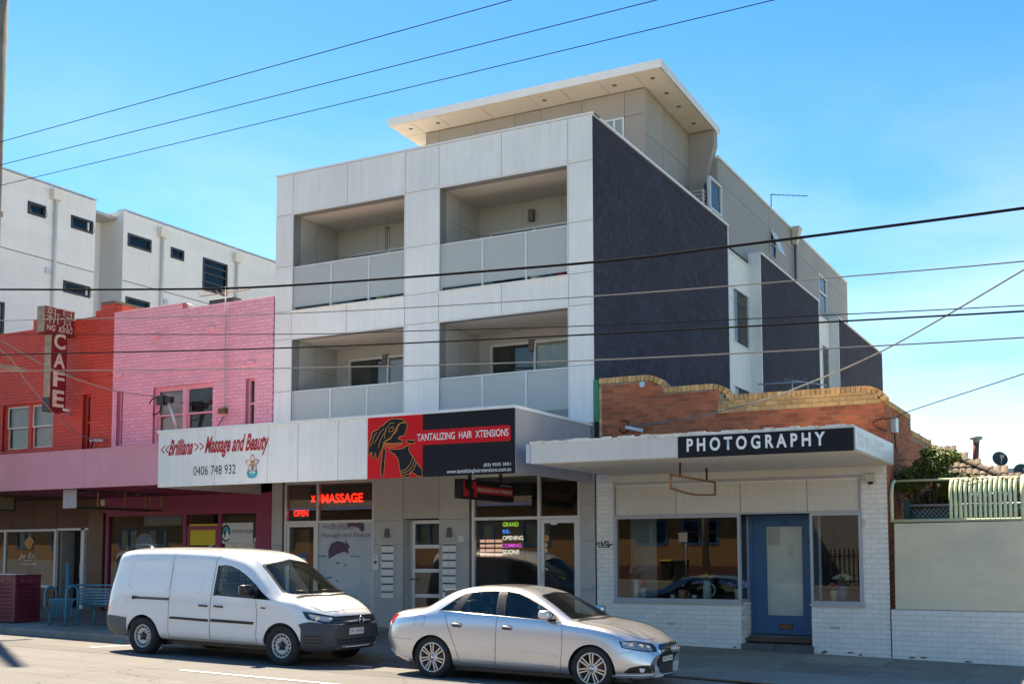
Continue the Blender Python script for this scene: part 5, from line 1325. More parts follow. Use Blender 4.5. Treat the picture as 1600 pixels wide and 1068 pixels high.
# coping: bricks on edge following the outline
def coping(pts, along_y=False, X=None):
    """pts: dense outline; lays soldier bricks square to it"""
    L = [0]
    for a, b_ in zip(pts, pts[1:]): L.append(L[-1] + math.hypot(b_[0] - a[0], b_[1] - a[1]))
    n = int(L[-1] / .086)
    def at(s):
        for i in range(len(L) - 1):
            if L[i + 1] >= s: t = (s - L[i]) / max(1e-9, L[i + 1] - L[i]); return (pts[i][0] + (pts[i + 1][0] - pts[i][0]) * t, pts[i][1] + (pts[i + 1][1] - pts[i][1]) * t)
        return pts[-1]
    for k in range(n):
        a, b_ = at(k * L[-1] / n + .005), at((k + 1) * L[-1] / n - .005)
        tx, tz = b_[0] - a[0], b_[1] - a[1]; l = math.hypot(tx, tz); nx, nz = -tz / l * CW, tx / l * CW
        q = [a, b_, (b_[0] + nx, b_[1] + nz), (a[0] + nx, a[1] + nz)]
        b = MB(); j = random.uniform(-.003, .003)
        if along_y: b.prism([(X + .012 + j, u, z) for u, z in q], (-.24, 0, 0))
        else: b.prism([(u, FY - .012 + j, z) for u, z in q], (0, .24, 0))
        b.build('coping_brick', 'cream_brick', ph)
pts = [(x, ptop(x)) for x in np.arange(LX - .06, QX1 - .015, .015)]
coping(pts)
# mortar core behind the brick faces
b = MB()
for i in range(0, len(pts) - 4, 4):
    p, q = pts[i], pts[min(i + 4, len(pts) - 1)]
    zz = min(p[1], q[1]) - .004
    b.box(p[0], q[0], FY + .006, FY + .22, ZP, zz)
b.build('parapet_core', 'mortar', ph)
MB().disc((K(325, 628).x, FY - .004, K(325, 628).z), .06, 'y', 14).build('vent_cap', 'galv', ph, fix=False)
# side wall with stepped coping
Ky = lambda px, py: PX(px, py, QX1)
s1, s2 = Ky(1422.5, 646).y, Ky(1455, 690).y
zs1, zs2 = Ky(1400, 633).z, Ky(1440, 681).z
b = MB(); b.box(QX1 - .22, QX1 - .006, FY + .02, s1, 0, zs1 - CW).box(QX1 - .22, QX1 - .006, s1, s2, 0, zs2 - CW).build('side_core', 'mortar', ph)
def srow(za, zb): return [(FY + .033, s1 if zb > zs2 - CW else s2)]
bricks(ph, 'x', QX1, srow, -.1, zs1 - CW, 'red_brick', indiv=200, near=(21.5, 4.3), joined='side_brickwork')
coping([(y, zs1 - CW) for y in np.arange(FY + .24, s1, .05)] , True, QX1)
coping([(y, zs2 - CW) for y in np.arange(s1 + .02, s2, .05)], True, QX1)
MB().box(QX1 - .3, QX1 + .03, s2 - .05, s2 + .25, 0, zs2 - .4).build('side_pier', 'red_brick', ph)
MB().box(QX0, QX1 - .3, FY + .24, 27.5, 3.9, 4.0).build('roof', 'galv_dirty', ph)
MB().box(QX0, QX1 - .3, 27.3, 27.5, 0, 3.9).build('back_wall', 'red_brick', ph)
# painted white brick shop front
Sx = lambda p: fx(p, 880)
wL0, wL1, dR, wR1 = Sx(961), Sx(1157), Sx(1266.5), Sx(1347)
zs, zh, zhd = .86, 2.44, 3.02
Z0 = -.25
YD = FY + .62
holes = [(wL0, wR1, zs, zhd), (wL1, dR, Z0 - 1, zs + .01)]
bricks(ph, 'y', FY, cut_rows(QX0 + .02, QX1, holes), Z0, 3.25, 'paint_white_brick', indiv=300, near=(-5, .6))
wall_core('front_core', 'paint_white_joint', ph, 'y', FY + .004, FY + .22, QX0 + .02, QX1 - .03, Z0, 3.28, holes)
bricks(ph, 'x', wL1, lambda za, zb: [(FY + .02, YD)], Z0, zs - .02, 'paint_white_brick', indiv=40, near=(20.5, .4), joined='return_brickwork')
MB().box(wL1 - .2, wL1 - .004, FY + .02, YD + .05, Z0, zs - .02).box(dR + .004, dR + .2, FY + .2, YD + .05, Z0, zs - .02).build('recess_return', 'paint_white_joint', ph)
for k in range(9):   # chipped paint along the foot of the wall
    x = -5.0 + random.uniform(0, 3.5) if k < 6 else random.uniform(-9, -4)
    if wL1 < x < dR: continue
    z = GZ(x) + random.uniform(0.0, .05); w = random.uniform(.04, .16); 
    o = MB().prism([(x, FY - .003, z), (x + w * .4, FY - .003, z - .012), (x + w, FY - .003, z + .004), (x + w * .7, FY - .003, z + .016), (x + w * .3, FY - .003, z + .02)], (0, .002, 0)).build('paint_chip', 'paint_chipped', ph)
gf = 'frame_grey'
sh = frame('shop_window', gf, ph, wL0, wL1 + .0, zs - .01, zh, FY + .03, .045, .1)
pane(sh, wL0 + .045, wL1 - .045, zs + .035, zh - .045, FY + .03)
MB().box(wL0 - .03, wL1 + .02, FY - .05, FY + .1, zs - .055, zs - .012).build('window_sill', gf, sh)
sr = frame('shop_window', gf, ph, dR, wR1, zs - .01, zh, FY + .03, .045, .1)
pane(sr, dR + .045, wR1 - .045, zs + .035, zh - .045, FY + .03)
MB().box(dR - .02, wR1 + .04, FY - .05, FY + .1, zs - .055, zs - .012).build('window_sill', gf, sr)
rt = MB().box(wL1 - .06, wL1 - .01, FY + .09, YD, zs - .01, zs + .04).box(wL1 - .055, wL1 - .015, YD - .045, YD, zs + .04, zh).build('return_window', gf, ph)
MB().quad((wL1 - .03, FY + .08, zs + .04), (wL1 - .03, YD - .045, zs + .04), (wL1 - .03, YD - .045, zh), (wL1 - .03, FY + .08, zh)).build('pane', 'shop_glass', rt, fix=False)
rt2 = MB().box(dR + .01, dR + .06, FY + .09, YD, zs - .01, zs + .04).box(dR + .015, dR + .055, YD - .045, YD, zs + .04, zh).build('return_window', gf, ph)
MB().quad((dR + .03, FY + .08, zs + .04), (dR + .03, YD - .045, zs + .04), (dR + .03, YD - .045, zh), (dR + .03, FY + .08, zh)).build('pane', 'shop_glass', rt2, fix=False)
# header panels
hb = [wL0 + .02, Sx(1057), Sx(1158), Sx(1263), wR1 - .02]
zt0, zt1 = zh + .035, fz(1150, 752)
for a, b_ in zip(hb, hb[1:]): MB().cbox(a + .006, b_ - .006, FY + .01, FY + .04, zt0, zt1 - .0, .003).build('header_panel', 'cement_white', ph)
MB().box(wL0, wR1, FY - .015, FY + .06, zh + .002, zh + .034).box(wL0 - .02, wR1 + .02, FY - .02, FY + .05, zt1, zt1 + .05).box(wL0 - .02, wL0 + .015, FY - .018, FY + .05, zs, zt1).box(wR1 - .015, wR1 + .02, FY - .018, FY + .05, zs, zt1).build('window_frame', gf, ph)
MB().box(wL0, wR1, FY + .05, FY + .2, zh + .03, zhd).build('header_core', 'cement_white', ph)
MB().box(QX0 + .03, QX1 - .05, FY - .012, FY + .03, zt1 + .055, 3.24).build('upper_board', 'cement_white', ph)
# recessed blue door with papered glass
dx0, dx1 = fx(1189, 900, YD), fx(1266, 900, YD) + .04
dx0 = wL1 + .02 if dx0 < wL1 + .02 else dx0
zd0, zd1 = fz(1225, 990, YD), zh
jm = frame('door_frame', 'door_blue', ph, wL1 - .01, dR + .01, zd0 - .02, zd1, YD + .03, .07, .1, bottom=False)
gx0, gx1, gz0, gz1 = fx(1198, 890, YD), fx(1254, 890, YD), fz(1226, 961, YD), fz(1226, 822, YD)
dz1 = zd1 - .07
dr = MB().box(wL1 + .06, dR - .06, YD + .0, YD + .05, gz1, dz1).box(wL1 + .06, dR - .06, YD, YD + .05, zd0, gz0).box(wL1 + .06, gx0, YD, YD + .05, gz0, gz1).box(gx1, dR - .06, YD, YD + .05, gz0, gz1).build('door', 'door_blue', ph)
pane(dr, gx0, gx1, gz0, gz1, YD + .015, 'window_glass')
MB().box(gx0, gx1, YD + .03, YD + .035, gz0, gz1).build('paper_cover', 'paper', dr)
MB().box(gx0 + .03, gx0 + .25, YD + .026, YD + .029, gz1 - .34, gz1 - .03).build('notice', 'white_poster', dr)
MB().box(gx1 - .26, gx1 - .17, YD + .026, YD + .029, gz1 - .56, gz1 - .34).build('notice', 'white_plastic', dr)
mz = fz(1225, 978, YD)
sl = MB().cbox(fx(1217, 978, YD), fx(1239, 978, YD), YD - .02, YD - .001, mz - .05, mz + .05, .006).build('mail_slot', 'brass', dr)
MB().box(fx(1219.5, 978, YD), fx(1236.5, 978, YD), YD - .023, YD - .0205, mz - .028, mz + .028).build('flap', 'rust', sl)
for z, m in ((gz1 - .3, 'brass'), (1.35, 'rust'), (gz0 + .18, 'brass')): MB().lathe([(0, .02), (.02, .02), (.022, 0)], ((gx1 + dR - .06) / 2, YD, z), 'y', 10).build('lock', m, dr)
text('395', 'number', 'letter_black', dr, gx0 + .28, gx0 + .42, gz1 + .03, gz1 + .10, YD - .002)
# bluestone steps
zst = fz(1163, 996, FY - .02)
for i, (a, b_) in enumerate(((wL1 - .0, (wL1 + dR) / 2), ((wL1 + dR) / 2, dR + .03))): MB().cbox(a + .004, b_ - .004, FY - .06, YD + .02, -.3, GZ(-5.5) + .12, .012, '+z').build('step', 'bluestone', ph)
MB().cbox(wL1 + .05, dR - .05, YD - .22, YD + .06, -.2, zd0 - .01, .01, '+z').build('door_step', 'bluestone', ph)
for p, q in ((1049, 973), (1306, 980)):
    c = PY(p, q, FY); v = MB()
    MB().box(c.x - .09, c.x + .09, FY - .006, FY + .01, c.z - .03, c.z + .03).build('air_brick', 'paint_white_brick', ph)
    for i in range(7):
        for j in range(2): v.box(c.x - .08 + i * .023, c.x - .066 + i * .023, FY - .0085, FY - .0065, c.z - .02 + j * .022, c.z - .004 + j * .022)
    v.build('vent_holes', 'paint_chipped', ph)
# shop inside: raised window ledges, partition and dark back wall
room('shop_interior', ph, QX0 + .2, QX1 - .25, FY + .22, 24.6, .2, 3.0, 'interior_dark')
MB().box(wL0 + .05, wL1 - .05, FY + .09, FY + .55, zs - .03, zs + .03).build('window_ledge', 'interior_wood', ph)
MB().box(dR + .08, wR1 - .05, FY + .09, FY + .55, zs - .03, zs + .03).build('window_ledge', 'interior_wood', ph)
MB().box(wL0 + .1, wL0 + .13, FY + .56, 22.2, .2, 3.0).build('partition', 'interior_green', ph)
MB().box(wL0 + .10, wL0 + .62, FY + .60, FY + .63, .2, 3.0).build('partition', 'interior_green', ph)
# graffiti tag and alarm boxes
tg = thing('graffiti', 'black scrawled graffiti tag on the white brick pier', 'graffiti', (fx(945, 850), FY, 1.9))
t0 = lambda u, v: (PY(900 + u / 3.068, 720 + v / 3.068, FY).x, FY - .006, PY(900 + u / 3.068, 720 + v / 3.068, FY).z)
b = MB()
for s in ([(100, 400), (104, 390), (112, 388), (110, 408)], [(112, 390), (122, 386), (124, 406)], [(126, 388), (128, 404), (136, 402), (138, 384)], [(136, 386), (150, 382), (144, 384), (146, 404)], [(150, 384), (156, 382), (152, 392), (158, 392), (150, 402), (160, 402)], [(150, 400), (158, 408), (168, 402), (160, 398), (178, 396)], [(108, 412), (140, 410), (160, 412)]):
    b.tube([t0(*p) for p in s], .009, 5)
b.build('scrawl', 'letter_black', tg)
al = thing('alarm_box', 'small cream alarm box with dark lamp on the white brick pier', 'alarm', (fx(1362, 750), FY, 2.7))
c = PY(1361, 747, FY); MB().cbox(c.x - .10, c.x + .09, FY - .09, FY + .0, c.z - .06, c.z + .08, .01).build('box', 'cream_plastic', al); MB().lathe([(0, -.04), (.04, -.04), (.045, 0)], (c.x, FY - .05, c.z - .06), 'z', 10).build('lamp', 'black_plastic', al)
sb = thing('switch_box', 'small worn cream box on the white pier beside right shop window', 'box', (fx(1350, 818), FY, 2.0))
c = PY(1350, 817, FY); MB().cbox(c.x - .03, c.x + .02, FY - .04, FY, c.z - .06, c.z + .07, .005).build('case', 'cream_plastic', sb)
# awning of the photography shop
pw_ = thing('street_awning', 'thin white shop awning with black PHOTOGRAPHY sign and rusty rim', 'awning', (-6.2, 17.0, 3.2))
AY = 17.0; ax0, ax1 = -8.72, -3.44; b0, b1 = 3.225, 3.60
MB().box(ax0, ax1, AY + .03, FY - .02, b0 + .03, b1 - .04).build('deck', 'cement_white', pw_)
for i, (a, b_) in enumerate(((ax0, -7.0), (-7.0, -5.2), (-5.2, ax1))): MB().box(a + .004, b_ - .004, AY + .03, FY - .03, b0 + .012, b0 + .03).build('soffit_panel', 'cement_white', pw_)
sgx = fx(1060, 695, AY)
MB().box(ax0 - .04, sgx - .01, AY, AY + .03, b0 + .02, b1 - .035).build('fascia', 'cement_white', pw_)
MB().box(ax0 - .12, ax0 - .045, AY - .01, AY + .25, b0 + .03, b1 - .03).build('gutter_end', 'galv', pw_)
rim = MB(); n = 40
for i in range(n):
    a, b_ = ax0 - .05 + (ax1 - ax0 + .07) * i / n, ax0 - .05 + (ax1 - ax0 + .07) * (i + 1) / n
    hh = random.uniform(.0, .028)
    rim.box(a, b_, AY - .012, AY + .05, b1 - .034, b1 + .006 + hh)
rim.build('rusty_rim', 'awning_rim', pw_)
MB().box(ax1 - .0, ax1 + .02, AY + .03, FY - .05, b0 + .02, b1).build('end_fascia', 'galv', pw_)
bs = thing('shop_sign', 'black fascia sign with white PHOTOGRAPHY lettering', 'sign', (-4.8, AY, 3.2))
MB().cbox(sgx, ax1 + .015, AY - .03, AY - .002, b0 + .0, b1 - .04, .003).build('board', 'black_sign', bs)
text('P H O T O G R A P H Y', 'lettering', 'letter_white', bs, fx(1074, 695, AY), fx(1290, 685, AY), fz(1180, 701.0, AY), fz(1180, 679.5, AY), AY - .034, offset=.032)
gs = thing('shop_sign', 'faded white PHOTOGRAPHY lettering on grey end of the thin awning', 'sign', (ax1, 18.3, 3.2))
MB().box(ax1 + .021, ax1 + .03, AY + .04, 19.5, b0 + .03, b1 - .01).build('board', 'galv', gs)
text('PHOTOGRAPHY', 'lettering', 'letter_white', gs, AY + .25, 19.35, b0 + .09, b1 - .07, ax1 + .033, face='+x', offset=.012)
fr2 = thing('sign_frame', 'empty curved sign frame hung under the photography awning', 'frame', (-6.5, 18.6, 2.8))
XH = -6.45; a, b_ = PX(1048, 755, XH), PX(1117, 755, XH); zA, zB = PX(1048, 741, XH).z, PX(1048, 762, XH).z
crv = [(XH, a.y + (b_.y - a.y) * t, zB - .0 - .10 * math.sin(math.pi * t) * .5) for t in np.linspace(0, 1, 12)]
MB().tube([(XH, a.y, zA), (XH, b_.y, zA)], .02, 6).build('top_rail', 'rust', fr2); MB().tube(crv, .02, 6).build('bottom_rail', 'rust', fr2)
for y in (a.y, b_.y): MB().tube([(XH, y, zA), (XH, y, zB)], .02, 6).build('end_rail', 'rust', fr2)
for t in (.2, .8): MB().tube([(XH, a.y + (b_.y - a.y) * t, zA), (XH, a.y + (b_.y - a.y) * t, b0 + .01)], .018, 6).build('hanger', 'dark_steel', fr2)
# things in the window
def lift(p, q): c = PY(p, q, FY + .17); return c.x
zl = zs + .03
def vase(name, label, cat, px, prof, m, Y=FY + .17):
    x = fx(px, 930, Y); o = MB().lathe(prof, (x, Y, zl), 'z', 20)
    t = thing(name, label, cat, (x, Y, zl)); o.build('body', m, t); return t, x
def blooms(t, x, z, m, n, spread, r, Y=FY + .17, hgt=.1):
    rnd = random.Random(int(x * 1000)); st = MB(); 
    for k in range(n):
        cx, cy, cz = x + rnd.uniform(-spread, spread), Y + rnd.uniform(-.06, .06), z + rnd.uniform(.02, hgt)
        st.tube([(x, Y, z - .12), ((x + cx) / 2, (Y + cy) / 2, z - .03), (cx, cy, cz)], .004, 4)
        b = MB()
        for j in range(9):
            a = 2 * math.pi * j / 9 + rnd.random(); el = rnd.uniform(-.2, .9)
            d = Vector((math.cos(a) * math.cos(el), math.sin(a) * math.cos(el), math.sin(el))); u = d.orthogonal().normalized() * r * .45; c = Vector((cx, cy, cz))
            b.add([c, c + d * r * .6 + u, c + d * r, c + d * r * .6 - u], [(0, 1, 2, 3)])
        b.build('flower', m, t, fix=False)
    for k in range(6):
        a = rnd.uniform(0, 6.28); p = Vector((x, Y, z)); d = Vector((math.cos(a) * .1, math.sin(a) * .05, rnd.uniform(-.02, .06)))
        st.add([p, p + d * .6 + Vector((0, 0, .03)), p + d, p + d * .6 - Vector((0, 0, .02))], [(0, 1, 2, 3)])
    st.build('stem', 'stem', t, fix=False)
tall = [(0, 0), (.05, 0), (.055, .1), (.075, .36), (.068, .36), (.05, .05)]
cup = [(0, 0), (.05, 0), (.07, .16), (.075, .19), (.068, .19), (.05, .03)]
t, x = vase('flower_vase', 'tall cream vase of pale pink flowers in the shop window', 'vase', 995, tall, 'ceramic_white'); blooms(t, x, zl + .42, 'petal_pale', 9, .14, .055, hgt=.16)
t, x = vase('flower_vase', 'small mint vase of bright pink flowers beside the tall cream vase', 'vase', 1006, cup, 'ceramic_mint'); blooms(t, x, zl + .21, 'petal_pink', 8, .09, .055, hgt=.09)
for px, lab in ((1051, 'small white teacup beside the tall cream vase side of the brown mug'), (1085, 'small white teacup between the brown mug and the mint jug')):
    t, x = vase('teacup', lab, 'cup', px, [(0, 0), (.025, 0), (.03, .012), (.05, .07), (.046, .07), (.027, .015)], 'ceramic_white')
    MB().lathe([(0, .001), (.07, .004), (.075, .012)], (x, FY + .17, zl), 'z', 16).build('saucer', 'ceramic_white', t)
t, x = vase('mug', 'large patterned brown mug in the shop window', 'mug', 1067, [(0, 0), (.075, 0), (.08, .17), (.072, .17), (.068, .01)], 'ceramic_brown')
MB().tube([(x + .075 + .05 * math.sin(a), FY + .17, zl + .09 - .055 * math.cos(a)) for a in np.linspace(0, math.pi, 10)], .011, 6).build('handle', 'ceramic_brown', t)
t, x = vase('jug', 'pale mint jug of yellow flowers in the shop window', 'jug', 1105, [(0, 0), (.085, 0), (.075, .2), (.065, .31), (.072, .33), (.06, .31), (.07, .02)], 'ceramic_mint')
MB().tube([(x + .068 + .085 * math.sin(a), FY + .17, zl + .17 - .11 * math.cos(a)) for a in np.linspace(0, math.pi, 12)], .012, 6).build('handle', 'ceramic_mint', t); blooms(t, x, zl + .37, 'petal_yellow', 10, .12, .05, hgt=.07)
t, x = vase('flower_vase', 'white vase of blue flowers at the door end of the left shop window', 'vase', 1153.5, cup, 'ceramic_white'); blooms(t, x, zl + .21, 'petal_blue', 12, .15, .055, hgt=.1)
t, x = vase('flower_vase', 'small green vase of pink flowers in the narrow shop window', 'vase', 1303.5, cup, 'ceramic_green'); blooms(t, x, zl + .21, 'petal_pink', 9, .11, .055, hgt=.08)
t, x = vase('flower_vase', 'large dark blue vase of white flowers in the narrow shop window', 'vase', 1317, [(0, 0), (.09, 0), (.12, .12), (.11, .26), (.09, .29), (.08, .29), (.08, .02)], 'ceramic_blue', FY + .24); blooms(t, x, zl + .36, 'petal_white', 14, .14, .055, FY + .24, .09)

# ------------------------------------------------------------------ dwarf wall, beige hoarding and curved green fence on the right
dw = thing('boundary_wall', 'low white painted brick wall in front of the beige hoarding', 'wall', (-1.0, FY, 0))
DX0, DX1 = QX1 + .02, 2.4
bricks(dw, 'y', FY, lambda za, zb: [(DX0, DX1)], -.35, .762, 'paint_white_brick', indiv=300, near=(-2, .5))
MB().box(DX0, DX1, FY + .004, FY + .22, -.4, .755).build('wall_core', 'paint_white_joint', dw)
MB().box(DX0, DX1, FY + .002, FY + .23, .756, .772).build('wall_top', 'paint_white_joint', dw)
hd = thing('hoarding', 'large plain beige hoarding panel above the low white wall', 'hoarding', (-1.0, FY, .77))
h0, h1 = fx(1398, 860), fx(1602, 880)
b = MB(); b.add([(fx(1396, 820), FY + .08, 2.235), (fx(1600, 815), FY + .08, 2.25), (fx(1603, 950), FY + .02, .78), (fx(1399, 948), FY + .02, .78), (fx(1396, 820), FY + .11, 2.235), (fx(1600, 815), FY + .11, 2.25), (fx(1603, 950), FY + .05, .78), (fx(1399, 948), FY + .05, .78)],
               [(0, 3, 2, 1), (4, 5, 6, 7), (0, 1, 5, 4), (1, 2, 6, 5), (2, 3, 7, 6), (3, 0, 4, 7)])
b.build('board', 'beige_panel', hd)
MB().box(fx(1399, 880), fx(1399, 880) + .06, FY + .13, FY + .19, .78, 2.2).box(.6, .66, FY + .13, FY + .19, .78, 2.2).build('brace', 'dark_steel', hd)
b = MB(); b.box(h1 + .14, 2.4, FY + .08, FY + .11, .78, 2.24).build('board', 'beige_panel', hd)
gf_ = thing('green_fence', 'pale green tubular fence with curved tops above the beige hoarding', 'fence', (-1.5, FY + .15, 2.24))
GY = FY + .16; gz = 2.28
xl = fx(1394, 815, GY)
MB().tube([(xl - .03, GY, gz), (2.4, GY, gz + .02)], .032, 8).build('bottom_rail', 'pale_green', gf_)
ztop = fz(1500, 748, GY + .35)
def curved(x, r=.03, back=.36):
    P = [(x, GY, gz)] + [(x, GY, gz + (ztop - .3 - gz) * t) for t in (.3, .6, 1)]
    for a in np.linspace(.15, math.pi / 2, 7): P.append((x, GY + back * (1 - math.cos(a)), ztop - .3 + .3 * math.sin(a)))
    return MB().tube(P, r, 8)
curved(xl, .032).build('post', 'pale_green', gf_)
MB().tube([(xl, GY + .36, ztop), (2.4, GY + .36, ztop + .02)], .022, 8).build('top_rail', 'pale_green', gf_)
xb0 = fx(1486, 800, GY); xs_ = xb0; stp = (fx(1587, 800, GY) - xb0) / 13
for k in range(14): curved(xb0 + k * stp, .028).build('bar', 'pale_green', gf_)
curved(fx(1600, 790, GY), .055).build('post', 'pale_green', gf_)
MB().tube([(fx(1600, 790, GY), GY, .7), (fx(1600, 790, GY), GY, gz)], .055, 8).build('post_foot', 'pale_green', gf_)
for k in range(10): curved(fx(1600, 790, GY) + .1 + k * stp, .028).build('bar', 'pale_green', gf_)
gm = thing('mesh_fence', 'low dark green chain mesh fence behind the pale green bars', 'fence', (-1, FY + .6, 2.3))
MB().tube([(-3.3, FY + .6, 2.56), (2.4, FY + .6, 2.56)], .025, 8).build('rail', 'galv', gm)
MB().box(-3.3, 2.4, FY + .68, FY + .70, .5, 2.5).build('backing', 'dark_green', gm)
b = MB()
for k in range(75):
    x = -3.3 + k * .076
    b.tube([(x, FY + .62, 2.2), (x + .3, FY + .62, 2.54)], .004, 4); b.tube([(x + .3, FY + .625, 2.2), (x, FY + .625, 2.54)], .004, 4)
b.build('wire_mesh', 'galv', gm)
MB().box(-3.38, -3.28, FY + .55, FY + .65, .5, 2.66).build('post', 'dark_green', gm)
MB().box(-3.05, -2.97, FY + 1.7, FY + 1.8, 0, 3.6).build('back_post', 'frame_dark', gm)

# ------------------------------------------------------------------ shrub behind the fence
def shrub(name, label, base, clumps, m, nleaf, seed, lsize=.05, group=None):
    rnd = random.Random(seed); t = thing(name, label, 'shrub', base, group)
    st = MB(); lf = MB()
    for (cx, cy, cz, rx, ry, rz) in clumps:
        mid = Vector(((base[0] + cx) / 2 + rnd.uniform(-.1, .1), (base[1] + cy) / 2, (base[2] + cz) / 2 + .2))
        st.tube([base, mid, (cx, cy, cz)], [.035, .022, .008], 6)
        for k in range(12):
            a, e = rnd.uniform(0, 6.28), rnd.uniform(-.6, 1.2)
            p = Vector((cx + rx * math.cos(a) * math.cos(e) * .8, cy + ry * math.sin(a) * math.cos(e) * .8, cz + rz * math.sin(e) * .8))
            st.tube([(cx, cy, cz), p], .006, 4)
        for k in range(nleaf):
            v = Vector((rnd.gauss(0, 1), rnd.gauss(0, 1), rnd.gauss(0, 1))).normalized() * rnd.random() ** .45
            p = Vector((cx + v.x * rx, cy + v.y * ry, cz + v.z * rz))
            d = Vector((v.x * .8 + rnd.uniform(-.6, .6), v.y + rnd.uniform(-.6, .6), -.35 + rnd.uniform(-.5, .5))).normalized(); l = lsize * rnd.uniform(.6, 1.5); u = d.orthogonal().normalized()
            u = (Matrix.Rotation(rnd.uniform(0, 6.28), 3, d) @ u) * l * .13
            lf.add([p, p + d * l * .5 + u, p + d * l, p + d * l * .5 - u], [(0, 1, 2, 3)])
    st.build('branch', 'twig', t)
    tag(lf.build('foliage', m, t, fix=False), kind='stuff')
    return t
def B(px, py, Y, rx, rz): c = PY(px, py, Y); return (c.x, c.y, c.z, rx, .35, rz)
shrub('shrub', 'feathery bright green shrub spilling over the curved green fence', (-2.9, FY + 1.1, .5), [B(1432, 742, 21.3, .3, .16), B(1455, 728, 21.3, .28, .22), B(1475, 712, 21.4, .24, .14), B(1495, 748, 21.3, .35, .13), B(1540, 752, 21.3, .4, .08), B(1420, 756, 21.2, .2, .12), B(1570, 755, 21.3, .4, .06), B(1455, 705, 21.5, .12, .06), B(1490, 765, 21.4, .25, .15)], 'leaf', 1700, 3, .085)
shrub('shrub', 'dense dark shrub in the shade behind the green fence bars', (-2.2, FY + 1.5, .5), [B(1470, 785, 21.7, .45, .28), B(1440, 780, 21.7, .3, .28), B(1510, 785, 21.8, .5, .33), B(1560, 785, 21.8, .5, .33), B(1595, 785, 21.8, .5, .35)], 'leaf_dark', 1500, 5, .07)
fr_t = thing('fern_shrub', 'pale feathery fronds arching over the curved end of the green fence', 'shrub', (-3.0, FY + 1.0, .5))
rnd = random.Random(21); stm = MB(); lfm = MB()
for k in range(46):
    px, py = rnd.uniform(1412, 1500), rnd.uniform(712, 772); c = PY(px, py, FY + rnd.uniform(.7, 1.2)); a = rnd.uniform(math.pi * .75, math.pi * 1.9); L = rnd.uniform(.22, .42)
    d = Vector((math.cos(a), math.sin(a) * .6, rnd.uniform(.0, .5))).normalized(); P = [c + d * (L * t) + Vector((0, 0, -.22 * L * t * t * 2)) for t in np.linspace(0, 1, 9)]
    stm.tube(P, .003, 4)
    for i in range(8):
        for f in (.0, .33, .66):
            p = P[i].lerp(P[i + 1], f); tdir = (P[i + 1] - P[i]).normalized(); sd_ = tdir.cross(Vector((0, 0, 1))).normalized(); ll = .065 * (1 - .6 * (i + f) / 8)
            for s_ in (-1, 1):
                e = (sd_ * s_ * .85 + tdir * .5 + Vector((0, 0, rnd.uniform(-.5, .1)))).normalized() * ll; u = tdir * ll * .10
                lfm.add([p, p + e * .5 + u, p + e, p + e * .5 - u], [(0, 1, 2, 3)])
for k in range(9):
    c = PY(1412 + k * 10, 760 - 12 * (k % 3), FY + .95); stm.tube([(-3.0 + .05 * k, FY + 1.0, .5), (c.x, c.y, c.z - .5), tuple(c)], [.014, .01, .004], 5)
stm.build('frond_stem', 'twig', fr_t); tag(lfm.build('leaflets', 'leaf', fr_t, fix=False), kind='stuff')
vn = thing('vine', 'bare brown creeper twigs twined along the top of the green fence', 'vine', (-1.8, GY + .3, 2.3))
b = MB(); rnd = random.Random(11)
for k in range(26):
    x = fx(rnd.uniform(1492, 1600), 755, GY + .3); z = ztop + rnd.uniform(-.16, .03); P = [(x, GY + rnd.uniform(.1, .38), z)]
    for j in range(4): P.append((P[-1][0] + rnd.uniform(.02, .12), P[-1][1] + rnd.uniform(-.04, .04), P[-1][2] + rnd.uniform(-.06, .06)))
    b.tube(P, .008, 4)
for s in ([(1506, 795), (1518, 782), (1530, 776), (1545, 770)], [(1510, 790), (1524, 786), (1540, 772)]): b.tube([tuple(PY(p, q, GY + .06)) for p, q in s], .012, 5)
b.build('twig', 'twig', vn)

# ------------------------------------------------------------------ tiled house, flue and dishes behind
HY = 29.0
hs2 = thing('house', 'house with weathered brown tiled hip roof behind the shrubs', 'building', (0, 32, 0))
A0 = PY(1452, 690, HY); A1 = PY(1575, 747, HY)   # hip line falling to the right, taken in the plane of the hip end
ridge = Vector((A0.x - 1.2, HY + 1.0, A0.z + .45)); hip = Vector((A1.x + .6, HY - 1.4, A1.z - .35)); eaveL = Vector((ridge.x, HY - 1.4 - 0.0, hip.z))
nrow, ncol = 7, 15
N = (hip - eaveL).cross(ridge - eaveL).normalized(); 
if N.z < 0: N = -N
down = (eaveL - ridge); 
MB().add([tuple(ridge - N * .05), tuple(eaveL - N * .05), tuple(hip - N * .05)], [(0, 1, 2)]).build('roof_board', 'roof_tile', hs2, fix=False)
span = (hip - eaveL).length; xdir = (hip - eaveL).normalized(); slope = (ridge - eaveL); sl = slope.length; sdir = slope.normalized()
tw_, tl_ = .30, .33
r = 0
while r * tl_ < sl:
    s0 = r * tl_
    c = 0
    wmax = span * (1 - s0 / sl)
    while c * tw_ < wmax:
        p = eaveL + sdir * s0 + xdir * (c * tw_)
        b = MB(); prof = [(0, .012), (.05, .03), (.10, .03), (.15, .006), (.20, .03), (.25, .03), (.292, .012)]
        q0 = [p + xdir * u + N * (h + .03) for u, h in prof]; q1 = [p + xdir * u + sdir * (tl_ + .03) + N * h for u, h in prof]
        q2 = [p + xdir * u + N * (h + .01) for u, h in prof]
        n = len(prof)
        b.add(q0 + q1 + q2, [(i, i + 1, n + i + 1, n + i) for i in range(n - 1)] + [(2 * n + i, 2 * n + i + 1, i + 1, i) for i in range(n - 1)])
        b.build('roof_tile', 'roof_tile', hs2, fix=False)
        c += 1
    r += 1
hl = (hip - ridge); hd_ = hl.normalized(); nt_k = int(hl.length / .34)
